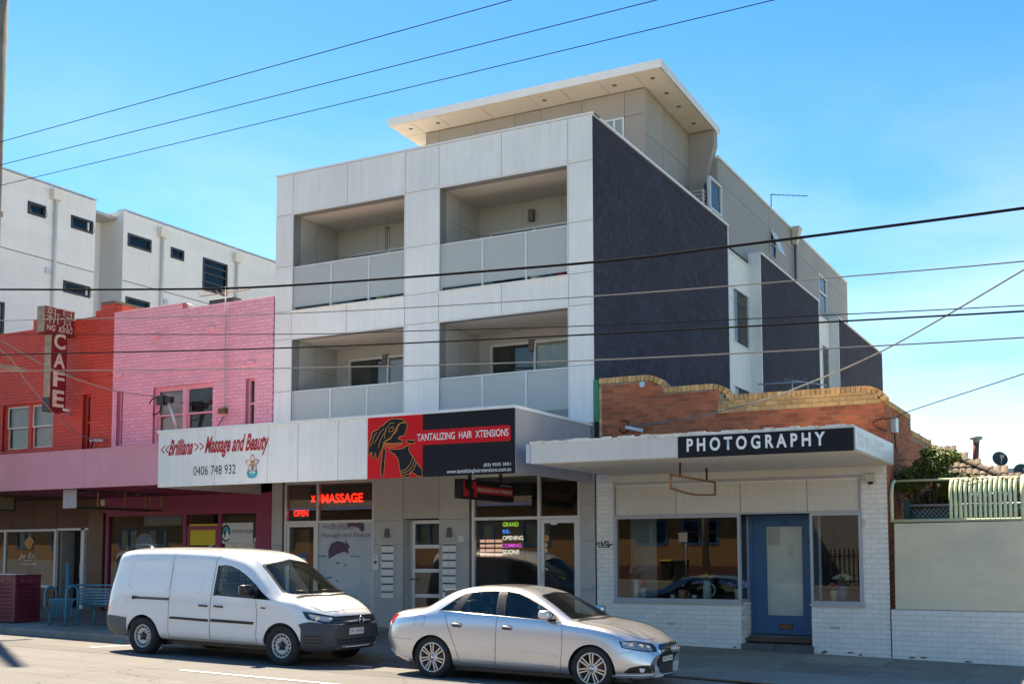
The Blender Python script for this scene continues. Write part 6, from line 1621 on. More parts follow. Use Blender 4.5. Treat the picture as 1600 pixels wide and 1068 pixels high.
side = hd_.cross(Vector((0, 0, 1))).normalized(); upv = side.cross(hd_).normalized()
for k in range(nt_k):
    p = ridge + hd_ * (k * .34); b = MB(); ring = []
    for e, l in ((0, .0), (.018, .36)):
        ring.append([p + hd_ * l + side * (.11 * math.cos(a)) + upv * (.075 * math.sin(a) + .03 + (.02 if l else 0)) for a in np.linspace(-.1, math.pi + .1, 9)])
    b.smooth = True
    b.add(ring[0] + ring[1], [(i, i + 1, 9 + i + 1, 9 + i) for i in range(8)]); b.smooth = False
    b.add(ring[1], [tuple(range(9))]).build('hip_tile', 'roof_tile', hs2, fix=False)
MB().add([tuple(ridge), tuple(hip), (hip.x, hip.y + 8, hip.z), (ridge.x, ridge.y + 6, ridge.z)], [(0, 1, 2, 3)]).build('roof_slope', 'roof_tile', hs2, fix=False)
MB().box(ridge.x - 2, hip.x - .3, HY - 1.0, HY + 8, 0, hip.z - .05).build('wall', 'red_brick', hs2)
fl = thing('chimney_flue', 'thin rusty red flue pipe with flat cap rising behind tiled roof', 'flue', tuple(PY(1524, 722, HY + 2)))
c0, c1 = PY(1524, 730, HY + 2), PY(1525.5, 688, HY + 2)
MB().tube([tuple(c0), tuple(c1)], .075, 10).build('pipe', 'flue_red', fl)
MB().tube([(c1.x, c1.y, c1.z - .05), (c1.x, c1.y, c1.z + .03)], .085, 10).build('collar', 'galv_dirty', fl); MB().tube([(c1.x, c1.y, c1.z + .03), (c1.x, c1.y, c1.z + .10)], .15, 12).build('cap', 'galv_dirty', fl)
def dish(label, px, py, Y, r, yaw):
    c = PY(px, py, Y); t = thing('satellite_dish', label, 'dish', tuple(c))
    d = Vector((math.sin(yaw), -math.cos(yaw), .35)).normalized(); u = d.cross(Vector((0, 0, 1))).normalized(); w = u.cross(d)
    b = MB(); b.smooth = True; n = 24; rings = [[c + (u * math.cos(2 * math.pi * j / n) + w * math.sin(2 * math.pi * j / n) * 1.02) * (r * k / 5) + d * (.18 * r * (k / 5) ** 2) for j in range(n)] for k in range(1, 6)]
    vs = [c] + [q for rg in rings for q in rg]; fs = [(0, 1 + j, 1 + (j + 1) % n) for j in range(n)]
    for k in range(4): fs += [(1 + k * n + j, 1 + (k + 1) * n + j, 1 + (k + 1) * n + (j + 1) % n, 1 + k * n + (j + 1) % n) for j in range(n)]
    b.add(vs, fs); b.build('reflector', 'dish', t, fix=False)
    MB().tube([tuple(c - d * .03), tuple(c - d * .1 + Vector((0, 0, -.1))), (c.x - d.x * .1, c.y - d.y * .1, c.z - r * 2.2)], .022, 8).build('mast', 'galv', t)
    MB().tube([tuple(c - w * r * .9), tuple(c + d * r * .9)], .012, 6).build('feed_arm', 'galv', t)
    b = MB(); e = c + d * r * .9; b.box(e.x - .04, e.x + .04, e.y - .05, e.y + .04, e.z - .04, e.z + .04).build('receiver', 'cream_plastic', t)
dish('dark round satellite dish on a thin mast above tiled roof', 1562, 717, HY + 1.5, .19, math.radians(25))
dish('second dark satellite dish in front of the far white building', 1597, 738, 36, .26, math.radians(25))
wb2 = thing('far_building', 'low white building far behind the tiled roof', 'building', (6, 48, 0))
c = PY(1576, 738, 46); c2 = PY(1640, 738, 46)
MB().box(c.x, c.x + 9, 46, 56, 0, c.z).build('wall', 'clad_white', wb2); MB().box(c.x - .2, c.x + 9.2, 45.8, 56.2, c.z, c.z + .15).build('roof_edge', 'cement_white', wb2)
for k in range(3): 
    w = MB().box(c.x + 1 + k * 2.4, c.x + 2.2 + k * 2.4, 45.97, 45.995, c.z - 1.6, c.z - .5).build('window', 'frame_dark', wb2)
    MB().box(c.x + 1.06 + k * 2.4, c.x + 2.14 + k * 2.4, 45.955, 45.965, c.z - 1.54, c.z - .56).build('pane', 'window_glass', w)
# ------------------------------------------------------------------ white clad apartment block far left
wb = thing('apartment_building', 'white clad apartment block with dark framed windows behind the red and pink shops', 'building', (-33, 28, 0))
WX = -30.0; WT = 13.62
def wy(px, py): return PX(px, py, WX).y
def wz(px, py): return PX(px, py, WX).z
wl = [(43.6, 71.6, 313.6, 333.3), (111, 145.5, 335.5, 355.8), (98.9, 141, 437.5, 455.8), (199.5, 236.6, 363.6, 383.9), (266.9, 287.4, 385.5, 402.4), (317, 355.4, 401.6, 453), (196, 233.8, 462.5, 481.6), (-14, 7, 468, 519)]
hol = [(wy(a, c), wy(b_, c), wz(a, d), wz(a, c)) for a, b_, c, d in wl]
N1, N2 = wy(150.2, 320), wy(193.5, 330); WE = wy(432, 420)
blocks = ((18.6, N1), (N2, 40.0))
for a, b_ in blocks:
    hh = [h for h in hol if a < h[0] < b_]
    wall_core('wall', 'clad_white', wb, 'x', WX - .25, WX - .004, a, b_, 0, WT - .02, hh)
    bricks(wb, 'x', WX, cut_rows(a + .01, b_ - .01, hh), 4.0, WT - .02, 'clad_white', 3.6, .372, .006, .02, indiv=150, near=(27, 11), joined='cladding', name='cladding_board', bond=False)
    MB().box(WX - .3, WX + .03, a, b_ + .02, WT, WT + .05).build('capping', 'galv', wb)
    zj = wz(0, 385.3)
    MB().box(WX + .001, WX + .004, a, b_, zj - .012, zj + .012).build('floor_joint', 'joint', wb)
# notch between the two wings
xn = PY(158, 335, N2).x
MB().box(xn - .2, xn, N1, N2, 0, WT).build('notch_wall', 'clad_white', wb)
MB().box(xn, WX - .01, N2 + .002, N2 + .2, 0, WT).build('notch_wall', 'clad_white', wb)
bricks(wb, 'y', N2, lambda za, zb: [(xn, WX)], 4.0, WT - .02, 'clad_white', 3.6, .372, .006, .02, indiv=30, near=(WX, 11), joined='cladding', name='cladding_board', bond=False)
MB().box(xn - .2, WX, N1 - .3, N1 - .26, 0, WT - .02).build('notch_wall', 'clad_white', wb)
for (z0_, z1_) in ((wz(150, 409), wz(150, 365)), (wz(150, 492), wz(150, 463))):
    w = MB().box(xn + .001, xn + .05, N1 + .15, N1 + .75, z0_, z1_).build('window', 'frame_dark', wb); MB().box(xn + .051, xn + .056, N1 + .22, N1 + .68, z0_ + .07, z1_ - .07).build('pane', 'grey_glass', w)
MB().box(-44, WX - .3, 18.6, 40, WT - .3, WT - .2).build('roof', 'galv_dirty', wb); MB().box(-44, -43.8, 18.6, 40, 0, WT).box(-43.8, WX - .26, 18.6, 18.8, 0, WT).box(-43.8, WX - .26, 39.8, 40, 0, WT).build('outer_wall', 'clad_white', wb)
for i, (a, b_, lo, hi) in enumerate(hol):
    e = .07
    f = MB().box(WX - .08, WX + .03, a, b_, hi - e, hi).box(WX - .08, WX + .03, a, b_, lo, lo + e).box(WX - .08, WX + .03, a, a + e, lo + e, hi - e).box(WX - .08, WX + .03, b_ - e, b_, lo + e, hi - e)
    if i == 5:
        for k in (.28, .55, .78): f.box(WX - .06, WX + .02, a + e, b_ - e, lo + (hi - lo) * k - .025, lo + (hi - lo) * k + .025)
    w = f.build('window', 'frame_dark', wb)
    if i < 3:   # top hung sash pushed open a little
        MB().add([(WX + .03, a + .03, hi - .04), (WX + .03, b_ - .03, hi - .04), (WX + .13, b_ - .03, lo + .03), (WX + .13, a + .03, lo + .03), (WX + .05, a + .03, hi - .04), (WX + .05, b_ - .03, hi - .04), (WX + .15, b_ - .03, lo + .03), (WX + .15, a + .03, lo + .03)], [(0, 1, 5, 4), (1, 2, 6, 5), (2, 3, 7, 6), (3, 0, 4, 7)]).build('sash', 'frame_dark', w)
    MB().box(WX - .05, WX - .045, a + e, b_ - e, lo + e, hi - e).build('pane', 'window_glass', w)
    MB().box(WX - .075, WX - .06, a + e, b_ - e, lo + e, hi - e).build('blind', 'blind_pale', w)
for px, py in ((85.7, 306), (252, 365), (368, 404)):
    c = PX(px, py, WX); r_ = MB().add([(WX + .01, c.y - .2, c.z + .16), (WX + .22, c.y - .2, c.z + .16), (WX + .22, c.y + .2, c.z + .16), (WX + .01, c.y + .2, c.z + .16), (WX + .01, c.y - .17, c.z - .16), (WX + .18, c.y - .17, c.z - .16), (WX + .18, c.y + .17, c.z - .16), (WX + .01, c.y + .17, c.z - .16)], [(0, 3, 2, 1), (4, 5, 6, 7), (0, 1, 5, 4), (1, 2, 6, 5), (2, 3, 7, 6), (3, 0, 4, 7)]).build('rain_head', 'cement_white', wb)
    MB().tube([(WX + .08, c.y, c.z - .15), (WX + .08, c.y, 4)], .05, 8).build('downpipe', 'cement_white', r_)
for px, py in ((74, 423), (258, 472)):
    c = PX(px, py, WX); MB().box(WX, WX + .05, c.y - .1, c.y + .1, c.z - .1, c.z + .1).build('vent', 'galv', wb)
ac = thing('air_conditioner', 'grey air conditioner on the roof behind the pink parapet', 'air conditioner', tuple(PY(345, 475, 24)))
c = PY(345, 472, 24); MB().cbox(c.x - .45, c.x + .45, 24, 24.35, c.z - .4, c.z + .12, .02).build('case', 'frame_dark', ac)

# ------------------------------------------------------------------ street furniture
def on_foot(px, py):
    d = pray(px, py); t = 15
    for _ in range(30):
        p = d * t; z = foot_z(p.x, p.y) - CAM_H; t = z / d.z
    p = d * t; return Vector((p.x, p.y, p.z + CAM_H))
bc = on_foot(22, 973.5)
bn = thing('litter_bin', 'maroon perforated metal litter bin with white lid on the footpath', 'bin', (bc.x - .35, bc.y + .35, bc.z))
bw = .66; bx0, bx1, by0, by1 = bc.x - .72, bc.x, bc.y, bc.y + bw; bz0 = bc.z + .03; bz1 = bc.z + 1.02
def perforated(name, axis, a0, a1, z0, z1, at, nx, nz, parent, m, rim=.07):
    """sheet with a grid of square holes"""
    b = MB(); P = (lambda u, z: (u, at, z)) if axis == 'y' else (lambda u, z: (at, u, z))
    us = [a0, a0 + rim]; zs = [z0, z0 + rim]
    pu = (a1 - a0 - 2 * rim) / nx; pz = (z1 - z0 - 2 * rim) / nz
    for i in range(nx): us += [a0 + rim + pu * (i + .25), a0 + rim + pu * (i + .75)]
    for i in range(nz): zs += [z0 + rim + pz * (i + .25), z0 + rim + pz * (i + .75)]
    us += [a1 - rim, a1]; zs += [z1 - rim, z1]
    for i in range(len(us) - 1):
        for j in range(len(zs) - 1):
            if i >= 2 and j >= 2 and i % 2 == 0 and j % 2 == 0 and i < len(us) - 3 and j < len(zs) - 3: continue
            b.quad(P(us[i], zs[j]), P(us[i + 1], zs[j]), P(us[i + 1], zs[j + 1]), P(us[i], zs[j + 1]))
    return b.build(name, m, parent, fix=False)
perforated('side_panel', 'y', bx0, bx1, bz0, bz1, by0, 9, 10, bn, 'bin_maroon'); perforated('side_panel', 'x', by0, by1, bz0, bz1, bx1, 8, 10, bn, 'bin_maroon')
perforated('side_panel', 'y', bx0, bx1, bz0, bz1, by1, 9, 10, bn, 'bin_maroon'); perforated('side_panel', 'x', by0, by1, bz0, bz1, bx0, 8, 10, bn, 'bin_maroon')
MB().box(bx0 + .05, bx1 - .05, by0 + .05, by1 - .05, bz0, bz1 - .15).build('inner_bin', 'black_plastic', bn)
MB().cbox(bx0 - .01, bx1 + .01, by0 - .01, by1 + .01, bz1 + .001, bz1 + .03, .008, '+z').build('rim', 'bin_maroon', bn)
MB().box(bx0 + .0, bx1 - .02, by0 + .0, by0 + .3, bz1 + .031, bz1 + .045).build('lid', 'white_metal', bn)
for x in (bx0 + .04, bx1 - .08):
    for y in (by0 + .04, by1 - .08): MB().box(x, x + .04, y, y + .04, bc.z - .02, bz0).build('foot', 'bin_maroon', bn)
# bicycle rack: two hoops and wavy bars
r0, r1 = on_foot(61, 977), on_foot(110, 978)
rk = thing('bicycle_rack', 'teal tubular bicycle rack with wavy bars beside the bin', 'bicycle rack', tuple((r0 + r1) / 2))
ry = (r0.y + r1.y) / 2; rz = r0.z
def hoop(x, z0, z1, w=.30, r=.026):
    rr = w / 2; P = []
    for a in np.linspace(0, math.pi, 9): P.append((x, ry + rr + rr * math.cos(a), z1 - rr + rr * math.sin(a)))
    for a in np.linspace(math.pi, 2 * math.pi, 9): P.append((x, ry + rr + rr * math.cos(a), z0 + rr + rr * math.sin(a)))
    return MB().tube(P, r, 8, closed=True)
hoop(r0.x, rz + .30, rz + .82).build('end_hoop', 'teal', rk)
MB().tube([(r0.x, ry + .15, rz + .31), (r0.x, ry + .15, rz - .02)], .03, 8).build('leg', 'teal', rk)
MB().tube([(r0.x, ry, rz + .55), (r0.x, ry + .30, rz + .55)], .022, 8).build('cross_bar', 'teal', rk)
x1r = r1.x; P = [(x1r, ry, rz - .04)] + [(x1r, ry + .15 - .15 * math.cos(a), rz + .70 + .15 * math.sin(a)) for a in np.linspace(0, math.pi, 9)] + [(x1r, ry + .30, rz - .04)]
MB().tube(P, .03, 8).build('end_hoop', 'teal', rk)
for k in range(8):
    x = r0.x + (x1r - r0.x) * (k + .8) / 9; P = []
    for t in np.linspace(0, 1, 15):
        a = t * math.pi; P.append((x + .03 * math.sin(t * 4 * math.pi), ry + .03 + .24 * (t), rz + .55 - .33 * math.sin(a) + .04 * math.sin(t * 3 * math.pi)))
    MB().tube(P, .018, 6).build('wavy_bar', 'teal', rk)
for y in (ry + .03, ry + .27): MB().tube([(r0.x, y, rz + .56), (x1r, y, rz + .56)], .016, 6).build('rail', 'teal', rk)
pc = on_foot(104, 968)
pt = thing('street_post', 'plain teal steel post behind the bicycle rack', 'post', tuple(pc))
MB().tube([tuple(pc), (pc.x, pc.y, PY(104, 880, pc.y).z)], .045, 12).build('pole', 'teal', pt); MB().tube([(pc.x, pc.y, PY(104, 880, pc.y).z), (pc.x, pc.y, PY(104, 880, pc.y).z + .02)], .05, 12).build('cap', 'teal', pt)
b0_ = on_foot(138, 976); bz = b0_.z; bX0 = on_foot(115, 976).x; bX1 = bX0 + 1.9; bY = b0_.y
bh = thing('park_bench', 'teal slatted steel bench beside the bicycle rack', 'bench', ((bX0 + bX1) / 2, bY, bz))
for k in range(6): MB().cbox(bX0, bX1, bY - .03 - k * .012, bY - .012 - k * .012, bz + .44 + k * .062, bz + .485 + k * .062, .004).build('back_slat', 'teal', bh)
for k in range(5): MB().box(bX0, bX1, bY + .03 + k * .085, bY + .10 + k * .085, bz + .41, bz + .435).build('seat_slat', 'teal', bh)
MB().tube([(bX0, bY - .12, bz + .86), (bX1, bY - .12, bz + .86)], .018, 8).build('top_rail', 'teal', bh)
for x in (bX0 + .3, bX1 - .3):
    MB().tube([(x, bY + .12, bz - .02), (x, bY + .12, bz + .41)], .03, 10).build('leg', 'teal', bh)
    MB().bar((x, bY + .45, bz + .40), (x, bY + .0, bz + .40), .04, .03).bar((x, bY + .0, bz + .40), (x, bY - .10, bz + .84), .03, .04, (1, 0, 0)).build('arm_frame', 'teal', bh)
lt = tag(MB().box(-17.3, -17.16, 15.95, 16.05, road_z(-17.2, 16) + .006, road_z(-17.2, 16) + .03).build('litter', 'teal_print'), 'small blue crumpled wrapper lying in the gutter', 'litter')

# ------------------------------------------------------------------ utility pole and wires
UY = 16.62; ux = fx(-9, 300, UY); uz = foot_z(ux, UY)
up = thing('utility_pole', 'tall weathered timber power pole on the kerb beside the red shop', 'pole', (ux, UY, uz))
MB().tube([(ux - .06, UY, uz - .1), (ux, UY, 6), (ux + .05, UY, 14.6)], [.17, .155, .13], 14).build('shaft', 'pole_wood', up)
MB().box(ux + .12, ux + .22, UY - .8, UY + .8, 5.9, 6.0).build('crossarm', 'pole_wood', up)
for k in range(3): MB().tube([(ux + .16, UY - .05, 6.62 - .02 * k), (ux + .28 + .04 * k, UY - .08, 6.45 - .1 * k), (ux + .2, UY - .1, 6.25 - .12 * k)], .012, 6).build('cable_loop', 'cable', up)
def wire(label, pts, r, m='cable', n=7):
    """smooth curve through 3-D points"""
    P = [Vector(p) for p in pts]; Q = []
    if len(P) == 2: Q = P
    else:
        E = [P[0] * 2 - P[1]] + P + [P[-1] * 2 - P[-2]]
        for i in range(1, len(E) - 2):
            for t in np.linspace(0, 1, n, endpoint=(i == len(E) - 3)):
                a, b_, c, d = E[i - 1], E[i], E[i + 1], E[i + 2]
                Q.append(.5 * ((2 * b_) + (c - a) * t + (2 * a - 5 * b_ + 4 * c - d) * t * t + (3 * b_ - a - 3 * c + d) * t ** 3))
    o = MB().tube(Q, r, 6).build('overhead_wire', m)
    return tag(o, label, 'wire', 'overhead street wires')
W = lambda L, Y=UY: [PY(p, q, Y) for p, q in L]
wire('thick black twisted cable running in front of the balconies', W([(-9, 452), (200, 452), (430, 447), (900, 412), (1140, 385), (1600, 325), (1900, 280)]), .022)
wire('thin pale wire just below the thick twisted cable', W([(-9, 501), (438, 490), (900, 464.5), (1400, 425.5), (1600, 408), (1900, 380)]), .010, 'cable_grey')
wire('thin dark wire crossing the lower balcony openings', W([(-9, 522), (440, 522), (640, 517), (940, 508), (1400, 487), (1600, 477), (1900, 462)]), .008)
wire('black cable crossing the lower balconies below a thinner wire', W([(-9, 554), (440, 543.5), (940, 521.5), (1400, 497), (1600, 486), (1900, 468)]), .014)
wire('lowest pale wire crossing the lower balcony railings', W([(-9, 580), (440, 575), (900, 563.5), (1400, 538.5), (1600, 527), (1900, 510)]), .011, 'cable_grey')
HV = []
for (a, b_, Y, lab) in (((0, 222), (800, 0), 14.3, 'highest thin wire against the sky'), ((0, 258), (1027, 0), 15.2, 'middle of the three thin wires against the sky'), ((0, 290), (1210, 0), 16.1, 'lowest of the three thin wires against the sky')):
    A, Bp = PY(*a, Y), PY(*b_, Y); d = (Bp - A); E0 = A - d * ((A.x - ux) / d.x); HV.append(E0); wire(lab, [E0 - d * 1.5, Bp + d * 1.2], .007)
zc_ = min(q.z for q in HV) - .2
MB().box(ux - .06, ux + .06, 14.1, UY + .2, zc_ - .12, zc_).build('crossarm', 'pole_wood', up)
for q in HV: MB().lathe([(.02, zc_ - q.z), (.06, zc_ - q.z + .05), (.035, -.1), (.055, -.06), (.03, 0)], (q.x, q.y, q.z), 'z', 12).build('insulator', 'ceramic_white', up)
e1 = PY(249, 620, 19.85)
wire('service wire sagging from the pole to the pink shop', [Vector((ux + .1, UY, PY(-5, 523, UY).z)), PY(84, 577.7, 17.6), PY(174, 608.6, 18.9), e1], .014, 'cable_grey')
e2 = PY(146, 687, 20.15)
wire('service wire sagging from the pole to the red shop', [Vector((ux + .1, UY, PY(0, 535, UY).z)), PY(17, 561, 17.1), PY(42, 597, 17.9), PY(84, 645, 18.9), PY(118, 674.6, 19.6), e2], .012, 'cable_grey')
e3 = PY(985, 665, 20.2)
wire('pale service wire sagging down to the photography shop wall', [PY(1700, 362, UY), PY(1400, 537, 17.9), PY(1250, 603.7, 18.7), PY(1181.7, 627.6, 19.1), PY(1068.7, 654.6, 19.8), e3], .012, 'cable_grey')
wire('thin black wire reaching the grey box on the photography shop corner', [PY(1700, 549, UY), PY(1600, 583.5, 17.6), PY(1424, 641, 20.0), PY(1400, 652, 20.25), PY(1372, 655, 20.26), PY(1365, 664, 20.26), PY(1386, 674, 20.26)], .008)
# wall brackets where services arrive
bk = thing('service_bracket', 'galvanised service bracket with black fuse boxes on the pink wall', 'bracket', tuple(PY(283, 690, 19.9)))
MB().tube([tuple(PY(263, 625, 19.85)), tuple(PY(284, 692, FY - .05))], .045, 8).build('strut', 'galv', bk)
c = e1; MB().box(c.x - .02, c.x + .2, c.y - .08, c.y + .06, c.z - .2, c.z + .02).box(c.x + .24, c.x + .42, c.y - .06, c.y + .06, c.z - .16, c.z - .02).build('fuse_box', 'black_plastic', bk)
MB().tube([(c.x + .02 + .2 * math.sin(a) - .1, c.y - .05, c.z - .22 - .2 * math.cos(a)) for a in np.linspace(-.4, 4.4, 18)], .014, 6).build('cable_coil', 'cable', bk)
MB().tube([tuple(PY(263, 625, 19.85)), (c.x + .3, FY + .02, c.z - .1)], .025, 6).build('wall_arm', 'galv', bk)
bk = thing('service_bracket', 'grey service clamp and cables on the red shop awning', 'bracket', tuple(e2))
MB().bar(tuple(e2 - Vector((.12, 0, 0))), tuple(e2 + Vector((.3, .05, -.02))), .05, .06).build('clamp', 'galv_dirty', bk); MB().tube([tuple(e2), tuple(e2 + Vector((-.2, .1, -.25))), tuple(e2 + Vector((-.4, .12, -.28)))], .02, 6).build('tail_cable', 'cable', bk)
MB().box(e2.x - .5, e2.x + .05, e2.y + .0, FY + .02, e2.z - .34, e2.z - .26).build('bracket_plate', 'dark_steel', bk)
bk = thing('service_bracket', 'service clamp with looped cables on the brick photography parapet', 'bracket', tuple(e3))
MB().bar(tuple(e3 - Vector((.1, 0, .02))), tuple(e3 + Vector((.25, .03, -.1))), .05, .06).build('clamp', 'galv', bk)
MB().tube([tuple(e3 + Vector((-.15 + .1 * math.sin(a), .04, .0 + .12 * math.cos(a)))) for a in np.linspace(-.5, 4.5, 14)], .012, 6).build('cable_coil', 'cable', bk); MB().tube([tuple(e3), tuple(e3 + Vector((-.02, .1, -.05)))], .03, 6).build('stub', 'galv', bk)
jb = thing('junction_box', 'grey cable box on the corner of photography parapet', 'box', tuple(PX(1391, 672, QX1)))
c = PX(1393, 664, QX1); MB().cbox(QX1 + .004, QX1 + .1, c.y - .12, c.y + .12, c.z - .14, c.z + .13, .01, '+x').build('case', 'galv', jb); MB().tube([(QX1 + .05, c.y, c.z - .14), (QX1 + .04, c.y + .1, c.z - .35), (QX1 + .02, c.y + .3, c.z - .45)], .01, 6).build('lead', 'cable', jb)
# aerials
def aerial(label, mast, boom, n, half, m='galv'):
    t = thing('tv_aerial', label, 'aerial', tuple(mast[0]))
    MB().tube([tuple(p) for p in mast], .016, 6).build('mast', m, t); MB().tube([tuple(boom[0]), tuple(boom[1])], .012, 6).build('boom', 'rust' if m == 'galv_dirty' else m, t)
    d = (boom[1] - boom[0]); sd = Vector((-d.y, d.x, 0)).normalized() if abs(d.x) + abs(d.y) > 1e-6 else Vector((1, 0, 0))
    for k in range(n):
        p = boom[0] + d * (k + .3) / n; h = half * (1 - .4 * k / n)
        MB().tube([tuple(p - sd * h), tuple(p + sd * h)], .006, 5).build('element', m, t)
    return t
mx = fx(352, 560, FY - .08)
am = [Vector((fx(350, 665, FY - .08), FY - .08, 4.9)), Vector((mx, FY - .08, 6.3)), Vector((fx(352.5, 455, FY - .08), FY - .08, fz(352, 448, FY - .08)))]
t = aerial('rusty TV aerial on a tall mast in front of the pink wall', am, [PY(312, 463, FY - .08), PY(392, 452, FY + .6)], 9, .45, 'galv_dirty')
MB().box(mx - .16, mx + .04, FY - .12, FY, 5.05, 5.17).build('wall_clamp', 'brass', t); MB().tube([(mx - .02, FY - .06, 5.0), (mx - .25, FY - .04, 4.75), (mx - .4, FY - .03, 4.7)], .01, 5).build('lead', 'cable', t)
aerial('bare TV aerial lying low behind the cream brick parapet', [PY(1238, 625, 25), PY(1238, 595, 25)], [PY(1185, 600, 25), PY(1255, 596, 25)], 10, .14)
aerial('second TV aerial crossing behind the cream brick parapet', [PY(1262, 625, 25.4), PY(1262, 598, 25.4)], [PY(1228, 592, 25.2), PY(1292, 602, 25.6)], 6, .5)
c = PX(1205, 322, -10.2); aerial('small TV aerial on the tan penthouse roof', [Vector((c.x, c.y, 12.6)), Vector((c.x, c.y, PX(1205, 303, -10.2).z))], [PX(1205, 304, -10.2), PX(1205, 304, -10.2) + Vector((1.1, .6, -.05))], 7, .12, 'cable')

# ------------------------------------------------------------------ opposite side of the street (seen in the glass)
bm_ = bpy.data.materials.new('far_brick'); bm_.use_nodes = True; n_ = bm_.node_tree; p_ = n_.nodes['Principled BSDF']; tx = n_.nodes.new('ShaderNodeTexBrick'); g_ = n_.nodes.new('ShaderNodeNewGeometry')
mp_ = n_.nodes.new('ShaderNodeMapping'); mp_.inputs['Rotation'].default_value = (math.pi / 2, 0, 0); n_.links.new(g_.outputs['Position'], mp_.inputs['Vector']); n_.links.new(mp_.outputs[0], tx.inputs['Vector'])
tx.inputs['Color1'].default_value = (.40, .21, .075, 1); tx.inputs['Color2'].default_value = (.32, .15, .055, 1); tx.inputs['Mortar'].default_value = (.24, .16, .10, 1); tx.inputs['Scale'].default_value = 1.0
tx.inputs['Brick Width'].default_value = .24; tx.inputs['Row Height'].default_value = .086; tx.inputs['Mortar Size'].default_value = .008; n_.links.new(tx.outputs[0], p_.inputs['Base Color']); p_.inputs['Roughness'].default_value = .85; M['far_brick'] = bm_
OY = -16.0
ob = thing('house', 'cream brick house with blue windows across the street', 'building', (-32, OY, 0))
OX0, OX1 = -52, -16.2
VY = 2 * (FY + .05) - OY
owin = []
for a, b_ in ((993, 1043), (1066, 1095), (1104, 1123)): owin.append((PY(a, 830, VY).x, PY(b_, 830, VY).x, 2.25, 3.55))
x = owin[0][0] - 3.2
while x > OX0 + 2: owin.append((x, x + 1.75, 2.25, 3.55)); x -= 3.6
wall_core('wall', 'far_brick', ob, 'y', OY - .25, OY, OX0, OX1, 1.15, 4.7, owin)
MB().box(OX0, OX1, OY - .25, OY + .03, -.3, 1.15).build('plinth', 'plinth_brick', ob)
for (a, b_, lo, hi) in owin:
    f = MB()
    f.box(a, b_, OY - .1, OY + .03, hi - .09, hi).box(a, b_, OY - .1, OY + .03, lo, lo + .09).box(a, a + .1, OY - .1, OY + .03, lo + .09, hi - .09).box(b_ - .1, b_, OY - .1, OY + .03, lo + .09, hi - .09)
    if b_ - a > 1.2: f.box((a + b_) / 2 - .06, (a + b_) / 2 + .06, OY - .1, OY + .03, lo + .09, hi - .09)
    f.box(a + .1, b_ - .1, OY - .09, OY + .0, (lo + hi) / 2 - .03, (lo + hi) / 2 + .03)
    w = f.build('window', 'blue_frame', ob); MB().box(a + .1, b_ - .1, OY - .06, OY - .05, lo + .09, hi - .09).build('pane', 'grey_glass', w); MB().box(a, b_, OY - .24, OY - .22, lo, hi).build('blind', 'curtain_grey', w)
MB().add([(OX0 - .6, OY + .6, 4.6), (OX1 + .6, OY + .6, 4.6), (OX1 - 5, OY - 6, 7.4), (OX0 + 5, OY - 6, 7.4), (OX1 + .6, OY - 12, 4.6), (OX0 - .6, OY - 12, 4.6)], [(0, 1, 2, 3), (1, 4, 2), (4, 5, 3, 2), (5, 0, 3)]).build('roof', 'roof_tile', ob)
MB().box(OX0 - .6, OX1 + .6, OY + .6, OY + .72, 4.5, 4.66).build('gutter', 'petal_blue', ob); MB().box(OX0, OX0 + .2, OY - 11, OY - .25, -.3, 4.6).box(OX1 - .2, OX1, OY - 11, OY - .25, -.3, 4.6).build('side_wall', 'far_brick', ob)
ob2 = copy_tree(ob); ob2.location.x -= 38.5; ob2['label'] = 'second cream brick house with blue windows further down across the street'
of = thing('picket_fence', 'dark picket fence across the street', 'fence', (-11, OY, 0))
for k in range(66): MB().box(-16.0 + k * .22, -15.93 + k * .22, OY + .0, OY + .03, -.2, 2.0).build('picket', 'frame_dark', of)
for z in (.4, 1.6): MB().box(-16.0, -1.5, OY - .04, OY - .003, z, z + .07).build('rail', 'frame_dark', of)
og = thing('warehouse', 'plain grey building set back across the street', 'building', (5, -24, 0)); MB().box(-15, 40, -34, -22, -.3, 6.5).build('wall', 'interior_grey', og); MB().box(-15.3, 40.3, -34.3, -21.7, 6.5, 6.8).build('roof', 'galv_dirty', og)
for i, (px, m, lab) in enumerate(((1044, 'bin_yellow', 'wheelie bin with yellow lid across the street'), (1066, 'bin_black', 'all black wheelie bin across the street'))):
    x = PY(px, 890, 2 * (FY + .05) + 13.9).x; z = along(x) + .27
    t = thing('wheelie_bin', lab, 'bin', (x, -13.9, z), 'wheelie bins across the street')
    MB().add([(x - .22, -13.65, z + .06), (x + .22, -13.65, z + .06), (x + .22, -14.1, z + .06), (x - .22, -14.1, z + .06), (x - .29, -13.55, z + .98), (x + .29, -13.55, z + .98), (x + .29, -14.2, z + .98), (x - .29, -14.2, z + .98)], [(0, 3, 2, 1), (4, 5, 6, 7), (0, 1, 5, 4), (1, 2, 6, 5), (2, 3, 7, 6), (3, 0, 4, 7)]).build('body', 'bin_black', t)
    MB().cbox(x - .31, x + .31, -14.25, -13.52, z + .98, z + 1.06, .02, '+z').build('lid', m, t)
    for s in (-.24, .24): MB().lathe([(0, .03), (.1, .03), (.1, -.03), (0, -.03)], (x + s, -14.1, z + .1), 'x', 14).build('wheel', 'black_plastic', t)
x = PY(1103, 850, 2 * (FY + .05) + 13.0).x
t = thing('utility_pole', 'timber power pole across the street', 'pole', (x, -13, 0)); MB().tube([(x, -13, -.4), (x, -13, 11)], [.19, .14], 12).build('shaft', 'pole_wood', t); MB().box(x - .06, x + .06, -14.1, -11.9, 10.2, 10.35).build('crossarm', 'pole_wood', t)
x = PY(1072, 850, 2 * (FY + .05) + 12.2).x
